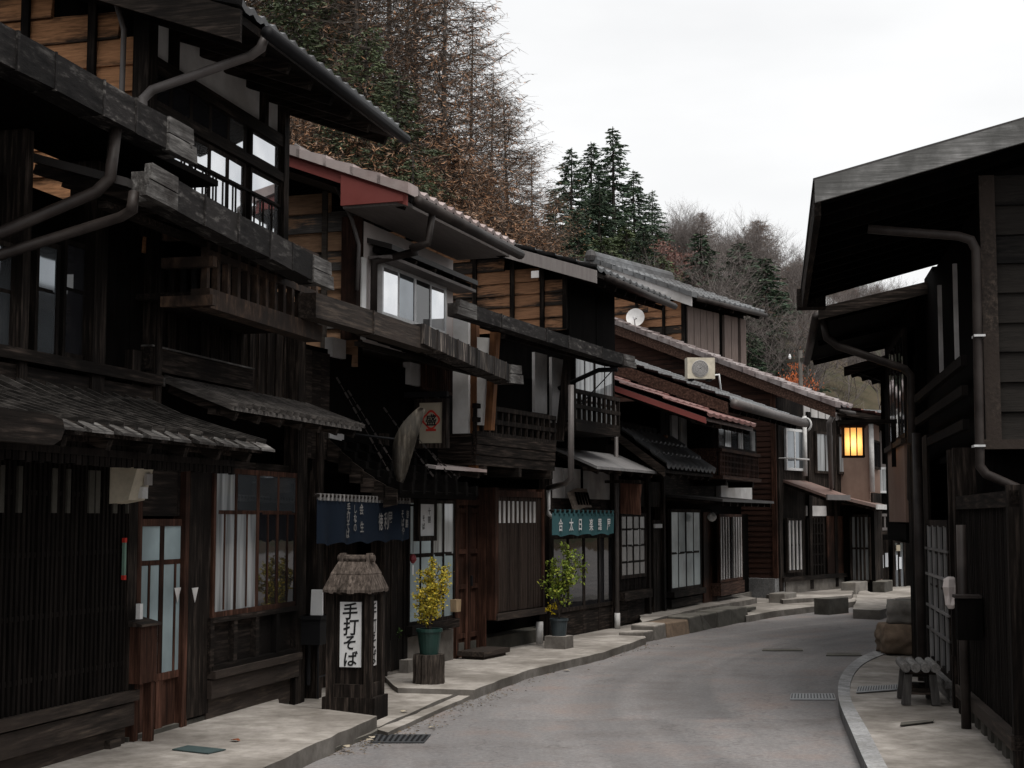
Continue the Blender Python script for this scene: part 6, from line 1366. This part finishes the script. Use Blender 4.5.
blk(856, 868, 597, 583, 'weathered round-topped stone by the white drain pipe at the far end', .3, 'stone', 40, 'kerb_stone', 'stone')
blk(885, 893, 595, 582, 'small grey stone post at the far end of the street', .25, 'conc_d', 40, 'kerb_stone', 'stone')
# right pavement and kerb
outer = [(902, 830), (868, 768), (851, 730), (840, 704), (838, 690), (840, 678), (848, 666), (862, 656), (884, 648), (915, 642)]
inner = [(926, 830), (888, 768), (868, 730), (853, 704), (850, 692), (851, 681), (857, 670), (868, 661), (888, 653), (915, 648)]
po = [G(x, y, .1) for x, y in outer]; pi = [G(x, y, .1) for x, y in inner]
V, F = [], []
def cat(P, n=6):
    out = []
    for i in range(len(P)-1):
        a, b_, c, d = P[max(0, i-1)], P[i], P[i+1], P[min(len(P)-1, i+2)]
        for k_ in range(n):
            t_ = k_/n; out.append(.5*((2*b_)+(c-a)*t_+(2*a-5*b_+4*c-d)*t_**2+(3*b_-a-3*c+d)*t_**3))
    return out+[P[-1]]
co, ci = cat(po), cat(pi)
for i in range(len(co)-1):
    a0, a1, b0_, b1_ = co[i], co[i+1], ci[i], ci[i+1]; s = len(V); g_ = .0 if i % 3 else .012
    V += [(p.x, p.y, z) for z in (-.1, .1) for p in (a0.lerp(a1, g_), a1, b1_, b0_.lerp(b1_, g_))]
    F += [[s+j for j in f] for f in ((0, 1, 2, 3), (4, 5, 6, 7), (0, 1, 5, 4), (1, 2, 6, 5), (2, 3, 7, 6), (3, 0, 4, 7))]
struct('granite_kerb', V, F, 'granite')
slab('right_pavement', [p for p in ci]+[r2.W(5, -.5, 0), r1.W(ER, -.5, 0), r1.W(-7, -.5, 0)], .092, -.2, 'conc')
# ------------------------------------------------------------------ hillside
def hill(x, y):
    s = .7*(y-x)-28; s2 = max(0, s); h = s2*.40-max(0, s2-60)*.22
    h += 1.5*math.sin(x*.07+1)*min(1, s2/15)+1.2*math.sin(y*.09)*min(1, s2/15)
    return h-.12 if s > 0 else -.12
nx, ny = 90, 90; V = []
for j in range(ny+1):
    for i in range(nx+1):
        x = -160+i*4.6; y = 8+j*4.6; V.append((x, y, hill(x, y)))
struct('hillside', V, [(j*(nx+1)+i, j*(nx+1)+i+1, (j+1)*(nx+1)+i+1, (j+1)*(nx+1)+i) for j in range(ny) for i in range(nx)], 'earth', False).data.polygons.foreach_set('use_smooth', [True]*(nx*ny))
# ------------------------------------------------------------------ trees
def rnd(a, b): return random.uniform(a, b)
def strip(mb, p, q, w0, w1):
    d = (q-p); s = d.cross(Vector((rnd(-1, 1), rnd(-1, 1), rnd(-1, 1)))); s = s.normalized() if s.length > 1e-6 else Vector((1, 0, 0))
    s2 = d.cross(s).normalized()
    mb.add([p+s*w0, p-s*w0*.5+s2*w0*.8, p-s*w0*.5-s2*w0*.8, q+s*w1, q-s*w1*.5+s2*w1*.8, q-s*w1*.5-s2*w1*.8], [(0, 1, 4, 3), (1, 2, 5, 4), (2, 0, 3, 5)])
def leafq(mb, c, s, flat=0):
    u = Vector((rnd(-1, 1), rnd(-1, 1), rnd(-1, 1)*(1-flat))).normalized(); v = u.cross(Vector((rnd(-1, 1), rnd(-1, 1), rnd(-1, 1)))); v = v.normalized()
    mb.add([c-u*s, c+v*s*.5, c+u*s, c-v*s*.5], [(0, 1, 2, 3)])
def spray(mb, c, d, ln, w):
    s = d.cross(Vector((rnd(-1, 1), rnd(-1, 1), rnd(-1, 1)))); s = s.normalized()*w if s.length > 1e-5 else Vector((w, 0, 0)); e = c+d.normalized()*ln
    mb.add([c-s*.6, c+s*.6, c.lerp(e, .55)+s, e, c.lerp(e, .55)-s], [(0, 1, 2, 3, 4)])
def conifer(H, Rr, dens, size, seed, bare=.10, droop=.35, taper=.85):
    random.seed(seed); tr, cr = MB(), MB(); tr.tube([(0, 0, -1.5), (0, 0, H*.5), (rnd(-.1, .1), rnd(-.1, .1), H)], H*.013, 7, r2=.03)
    z = H*bare
    while z < H*.995:
        t = (z/H-bare)/(1-bare); Lr = Rr*(1-t)**taper*rnd(.75, 1.15)+.15
        for k in range(random.randint(5, 7)):
            az = rnd(0, 2*math.pi); L = Lr*rnd(.5, 1.15); d = Vector((math.cos(az), math.sin(az), 0)); tip = Vector((0, 0, z))+d*L+Vector((0, 0, -L*droop+L*.12))
            p0 = Vector((0, 0, z)); strip(tr, p0, tip, .03, .008); n = max(2, int(L*dens))
            for i in range(n):
                f = rnd(.25, 1.02); c = p0.lerp(tip, f)+Vector((rnd(-1, 1), rnd(-1, 1), rnd(-.8, .5)))*(.10+.20*L*.25); spray(cr, c, (d*rnd(.4, 1.2)+Vector((rnd(-.7, .7), rnd(-.7, .7), rnd(-.75, .15)))), size*rnd(1.2, 2.6), size*rnd(.28, .5))
        z += H*.017
    return tr, cr
def larch(H, Rr, dens, seed, leafy=lambda t: 1, bare=.10):
    random.seed(seed); tr, cr = MB(), MB(); tr.tube([(0, 0, -1.5), (rnd(-.15, .15), 0, H*.5), (rnd(-.2, .2), rnd(-.2, .2), H)], H*.0078, 7, r2=.02)
    z = H*bare
    while z < H*.99:
        t = (z/H-bare)/(1-bare); Lr = Rr*(1-t)**.62*(.7+.3*min(1, t*5))
        for k in range(random.randint(4, 6)):
            az = rnd(0, 2*math.pi); L = Lr*rnd(.5, 1.2)+.3; d = Vector((math.cos(az), math.sin(az), 0)); pts = [Vector((0, 0, z))]
            for i in range(1, 5): f = i/4; pts.append(Vector((0, 0, z))+d*L*f+Vector((rnd(-.1, .1), rnd(-.1, .1), L*(.10*f-.16*math.sin(f*2.6)+.22*f*f))))
            for i in range(4): strip(tr, pts[i], pts[i+1], .030*(1-i*.2), .026*(1-(i+1)*.22))
            nt_ = int(L*9)
            for i in range(nt_):
                f = rnd(.15, 1)*3.99; p = pts[int(f)].lerp(pts[int(f)+1], f % 1); e = p+Vector((rnd(-1, 1), rnd(-1, 1), rnd(-.9, .15)))*rnd(.3, .95); strip(tr, p, e, .008, .003)
                for _ in range(int(dens*leafy(t)+rnd(0, 1))): spray(cr, p.lerp(e, rnd(0, .9)), (e-p).normalized()*.8+Vector((rnd(-.6, .6), rnd(-.6, .6), rnd(-.6, .6))), rnd(.09, .26), rnd(.009, .02))
        z += H*.013
    return tr, cr
def bare(H, seed, spread=.5, levels=5, leaf=0, lean=0, lsize=.1, first=.42):
    random.seed(seed); tr, cr = MB(), MB()
    def grow(p, d, L, r, lv):
        n = 3; q = p
        for i in range(n):
            d = (d+Vector((rnd(-.16, .16), rnd(-.16, .16), rnd(-.02, .12)))).normalized(); e = q+d*L/n; strip(tr, q, e, r*(1-i*.2), r*(1-(i+1)*.2)*.98)
            if lv < levels and (i > 0 or lv > 0):
                for _ in range(2 if lv > 0 else 2):
                    s = Vector((rnd(-1, 1), rnd(-1, 1), rnd(-.15, .75))).normalized(); grow(e, (d*(1-spread)+s*spread*1.2).normalized(), L*rnd(.5, .75), r*.52, lv+1)
            q = e
        for _ in range(int(leaf+rnd(0, 1)) if lv >= levels-1 else 0): leafq(cr, q+Vector((rnd(-.4, .4), rnd(-.4, .4), rnd(-.4, .4))), lsize*rnd(.6, 1.3))
        if lv < levels: grow(q, (d+Vector((rnd(-.3, .3), rnd(-.3, .3), .1))).normalized(), L*.7, r*.5, lv+1)
    grow(Vector((0, 0, -1)), Vector((lean, 0, 1)).normalized(), H*first, H*.011, 0); return tr, cr
M['trunk_g'] = surf('grey_brown_bark', [(.075, .064, .057), (.15, .13, .115)], (6, 6, 1), 4, rough=.95, spec=.05, bump=.3, island=.3)
LM = {'cedar': leafmat('cedar_needles', [(.03, .05, .036), (.05, .08, .05), (.07, .095, .055), (.038, .065, .044)]),  # far foliage lightened a little: distance haze put into the colours
      'cedar2': leafmat('pale_cedar_needles', [(.07, .095, .045), (.10, .12, .055), (.055, .08, .04)]),
      'fir': leafmat('fir_needles', [(.05, .07, .04), (.085, .10, .05), (.06, .08, .045)]),
      'larch': leafmat('larch_needles', [(.27, .14, .08), (.36, .19, .10), (.20, .145, .11), (.28, .18, .12)]),
      'larch2': leafmat('faded_larch_needles', [(.18, .125, .09), (.24, .15, .095), (.13, .11, .08)]),
      'pink': leafmat('russet_leaves', [(.20, .09, .075), (.16, .085, .07), (.24, .12, .095)]),
      'maple': leafmat('maple_leaves', [(.50, .13, .035), (.42, .10, .03), (.58, .19, .07)]),
      'ygreen': leafmat('yellowing_leaves', [(.11, .12, .035), (.16, .15, .05), (.08, .10, .035)]),
      'twig': leafmat('grey_twigs', [(.20, .175, .165), (.26, .22, .21), (.17, .15, .15)])}
protos = {}
def proto(key, fn, tm, lm):
    tr, cr = fn; protos[key] = (tr.mesh('trunk', M[tm], fix=False), cr.mesh('crown', LM[lm], fix=False) if cr.f else None)
for i in range(3): proto('cedar%d' % i, conifer(20, (3.9, 3.4, 4.3)[i], 20, .16, 40+i, taper=.72), 'trunk', 'cedar')
proto('cedarp', conifer(14, 4.2, 16, .16, 47, taper=.6), 'trunk', 'cedar2')
for i in range(2): proto('fir%d' % i, conifer(20, 4.4, 24, .10, 50+i, bare=.08, droop=.2, taper=.7), 'trunk', 'fir')
for i in range(3): proto('larch%d' % i, larch(24, (4.6, 4.0, 5.2)[i], 2.6, 60+i, lambda t: max(.55, 1.3-1.3*t)), 'trunk_g', 'larch')
for i in range(2): proto('larchb%d' % i, larch(24, 3.9, 1.8, 70+i, lambda t: .7, bare=.2), 'trunk_g', 'larch2')
for i in range(2): proto('larchl%d' % i, larch(13, 4.2, 4.2, 75+i, lambda t: 1, bare=.04), 'trunk', 'larch')
for i in range(4): proto('bare%d' % i, bare(13, 80+i, .45+.04*i, 5), 'trunk_pale', 'twig')
for i in range(3): proto('tall%d' % i, bare(14, 180+i, .50+.05*i, 4, first=.52), 'trunk_pale', 'twig')
proto('pink0', bare(10, 90, .5, 5, 1.6, lsize=.14), 'trunk', 'pink'); proto('maple0', bare(6, 93, .6, 5, 3, lsize=.055), 'trunk', 'maple'); proto('yg0', bare(9, 95, .6, 5, 4, lsize=.09), 'trunk', 'ygreen')
NAT = {'cedar': 20, 'cedarp': 14, 'fir': 20, 'larch': 24, 'larchb': 24, 'larchl': 13, 'bare': 15, 'tall': 20, 'pink': 10.5, 'maple': 6.2, 'yg': 9.5}
def tree(key, px, Z, top, name, label, group, wide=1.0):
    kind = key.rstrip('0123456789'); x = (px-512)/FPX*Z; base = hill(x, Z); ztop = EYE+(518-top)/FPX*Z; H = max(2.5, ztop-base); s = H/NAT[kind]
    r = bpy.data.objects.new(name, None); r.empty_display_size = .5; COL.objects.link(r); r.location = (x, Z, base); r.scale = (s*wide, s*wide, s); r.rotation_euler = (0, 0, rnd(0, 6.28)); tag(r, label, 'tree', group)
    tm, cm = protos[key]; link('trunk', tm, r)
    if cm: link('crown', cm, r)
random.seed(21)
GT = 'trees on the hillside behind the houses'
for px, Z, top, k, w in [(232, 58, -260, 'larchb1', 1.3), (275, 60, -300, 'larch0', 1.3), (318, 62, -240, 'larchb0', 1.35), (352, 57, -230, 'larch1', 1.3), (388, 64, -190, 'larchb1', 1.35), (415, 58, -120, 'larch2', 1.3), (470, 66, -10, 'larch0', 1.35), (492, 74, 60, 'larchb0', 1.4), (345, 80, -160, 'larchb0', 1.3), (300, 78, -200, 'larch2', 1.3), (262, 76, -240, 'larchb1', 1.3), (405, 84, -80, 'larchb0', 1.4), (180, 60, -260, 'larch1', 1.3)]:
    tree(k, px, Z, top, 'larch_tree', 'tall half-bare larch with rusty needles in the wood above the left roofs', GT, w)
tree('larch1', 442, 56, -110, 'larch_tree', 'tallest straight larch with a clear trunk reaching the top edge near the open sky', GT, 1.45)
tree('larch2', 508, 62, 92, 'larch_tree', 'larch whose rusty branches reach farthest into the sky at the edge of the wood', GT, 1.7)
tree('larch0', 533, 70, 150, 'larch_tree', 'shorter rusty larch next to the dark cedar clump', GT, 1.6)
for px, Z, top, k in [(400, 50, 140, 'larchl0'), (450, 52, 130, 'larchl1'), (480, 56, 165, 'larchl0'), (350, 50, 100, 'larchl1'), (310, 50, 90, 'larchl0'), (520, 62, 200, 'larchl1'), (505, 56, 210, 'larchl0'), (280, 48, 100, 'larchl1'), (540, 68, 222, 'larchl0'), (425, 48, 190, 'larchl0'), (375, 48, 170, 'larchl1'), (460, 48, 205, 'larchl1'), (330, 47, 150, 'larchl0')]:
    tree(k, px, Z, top, 'young_larch', 'low spreading rusty larch just above the roofs on the left slope', GT, 1.25)
for px, Z, top, k in [(288, 55, -60, 'fir0'), (322, 58, -20, 'fir1'), (362, 54, 10, 'fir0'), (395, 50, 60, 'fir1'), (445, 60, 120, 'fir1'), (330, 49, 80, 'fir1'), (478, 60, 175, 'fir0'), (412, 47, 150, 'fir0'), (255, 60, -80, 'fir1'), (340, 74, -60, 'fir0'), (425, 66, 110, 'fir0'), (305, 68, -70, 'fir1'), (378, 52, 120, 'fir0')]:
    tree(k, px, Z, top, 'fir_tree', 'green conifer among the larches above the left roofs', GT, 1.25)
for px, Z, top, k, lab, w in [(615, 90, 120, 'cedar1', 'tallest pointed dark cedar of the clump behind the houses', 1.5), (593, 92, 136, 'cedar0', 'second pointed cedar, just left of the tallest one', 1.4), (572, 88, 142, 'cedar2', 'leftmost dark cedar of the clump beside the rusty larches', 1.4), (636, 95, 165, 'cedar0', 'dark cedar right of the tallest one', 1.4), (654, 98, 186, 'cedar1', 'rightmost low dark cedar of the clump', 1.5), (600, 82, 180, 'cedar2', 'broad cedar in front of the clump', 1.7), (602, 72, 232, 'cedarp', 'pale green rounded cedar at the left foot of the clump', 1.6), (628, 78, 222, 'cedarp', 'rounded paler green cedar below the clump', 1.6), (578, 76, 205, 'cedar2', 'low cedar at the foot of the clump on the left', 1.7), (556, 80, 185, 'cedar0', 'small cedar at the far left of the clump', 1.5), (645, 76, 225, 'cedar2', 'low dark cedar under the right side of the clump', 1.7), (703, 64, 228, 'cedar1', 'lone dark evergreen among the bare trees', 1.7), (742, 66, 238, 'cedar2', 'dull evergreen right of the lone dark one', 1.6), (768, 64, 254, 'cedar0', 'lower evergreen near the right end of the hill', 1.8), (722, 62, 310, 'cedarp', 'low green tree under the bare crowns', 1.4), (664, 74, 252, 'cedarp', 'low green tree right of the paler cedar', 1.3), (750, 60, 330, 'cedar2', 'dark low evergreen above the brown shuttered roof end', 1.6)]:
    tree(k, px, Z, top, 'cedar_tree', lab, GT, w)
for i, (px, Z, top, w) in enumerate([(690, 66, 200, 1.15), (720, 62, 188, 1.1), (756, 60, 200, 1.05), (788, 60, 224, 1.0), (738, 74, 192, 1.2), (815, 64, 246, 1.0)]): tree('tall%d' % (i % 3), px, Z, top, 'bare_tree', 'tall pale-trunked leafless tree standing before the grey slope', GT, w)
for px, Z, top, w in [(668, 112, 190, 1.3), (695, 108, 190, 1.3), (740, 102, 194, 1.3), (760, 92, 205, 1.1), (800, 84, 230, 1.1), (838, 95, 256, 1.2), (862, 98, 262, 1.2), (885, 98, 268, 1.2), (905, 100, 270, 1.2), (930, 100, 280, 1.2), (850, 80, 290, 1.1), (880, 76, 300, 1.0)]:
    tree('bare%d' % random.randint(0, 3), px, Z, top, 'bare_tree', 'leafless grey tree on the slope behind the far roofs', GT, w)
for i in range(16):
    px = rnd(640, 960); Z = rnd(110, 175); tree(random.choice(['bare0', 'bare1', 'bare2', 'bare3', 'pink0', 'larchl0', 'larchl1']), px, Z, 214+rnd(-8, 60)+max(0, px-740)*.42, 'bare_tree', 'leafless grey tree on the slope behind the far roofs', GT, 1.4)
tree('pink0', 668, 92, 238, 'russet_tree', 'russet leaved tree beside the dark cedars', GT, 1.2); tree('pink0', 686, 88, 262, 'russet_tree', 'lower russet tree above the ridge-tiled roof', GT, 1.2)
tree('maple0', 786, 54, 354, 'maple_tree', 'small bright orange maple beside the utility pole', GT, .36)
tree('yg0', 776, 66, 326, 'yellowing_tree', 'yellow-green bushy tree above the orange maple', GT, .7)
# utility pole
x, Zp = (802-512)/FPX*46, 46.0; t = T('utility_pole', 'grey utility pole with crossarm rising behind the far red roof', 'utility pole', (x, Zp, hill(x, Zp)), 60); zt = EYE+(518-350)/FPX*Zp-hill(x, Zp)
b = t.mb(); b.tube([(0, 0, -1), (0, 0, zt)], .085, 10, r2=.065); t.part('pole', b, 'conc'); b = t.mb(); b.box(-.05, .05, -.6, .6, zt-.35, zt-.25); t.part('crossarm', b, 'conc_d')
b = t.mb()
for y in (-.5, 0, .5): b.lathe((0, y, zt-.23), [(.03, 0), (.05, .06), (.03, .14), (.01, .16)], 8)
t.part('insulator', b, 'white')
# ------------------------------------------------------------------ sky and light
w = bpy.data.worlds.new('World'); SC.world = w; w.use_nodes = True; nt = w.node_tree; bg = nt.nodes['Background']
sky = nt.nodes.new('ShaderNodeTexSky'); sky.sky_type = 'NISHITA'; sky.sun_disc = False; sky.sun_elevation = R(66); sky.sun_rotation = R(150); sky.air_density = 1.5; sky.dust_density = 3
tc = nt.nodes.new('ShaderNodeTexCoord'); mp = nt.nodes.new('ShaderNodeMapping'); mp.inputs['Scale'].default_value = (1, 1, 3); nz = nt.nodes.new('ShaderNodeTexNoise'); nz.inputs['Scale'].default_value = 2.2; nz.inputs['Detail'].default_value = 5
rp = ramp(nt, [(.3, (8.5, 8.56, 8.68)), (.66, (10.9, 10.9, 10.9))]); mx = nt.nodes.new('ShaderNodeMixRGB'); mx.inputs[0].default_value = .94
L = nt.links.new; L(tc.outputs['Generated'], mp.inputs[0]); L(mp.outputs[0], nz.inputs['Vector']); L(nz.outputs['Fac'], rp.inputs[0]); L(sky.outputs[0], mx.inputs[1]); L(rp.outputs[0], mx.inputs[2]); L(mx.outputs[0], bg.inputs['Color']); bg.inputs['Strength'].default_value = .1
sd = bpy.data.lights.new('sun', 'SUN'); sd.energy = 3.2; sd.angle = R(40); sd.color = (1, .97, .92); so = bpy.data.objects.new('sun', sd); COL.objects.link(so)
az, el = R(150), R(66); so.rotation_euler = Vector((math.sin(az)*math.cos(el), math.cos(az)*math.cos(el), math.sin(el))).to_track_quat('Z', 'Y').to_euler()
SC.view_settings.view_transform = 'Standard'; SC.view_settings.look = 'None'; SC.view_settings.exposure = 0; SC.view_settings.gamma = 1
SC.cycles.max_bounces = 5; SC.cycles.diffuse_bounces = 3; SC.cycles.glossy_bounces = 3; SC.cycles.use_denoising = True
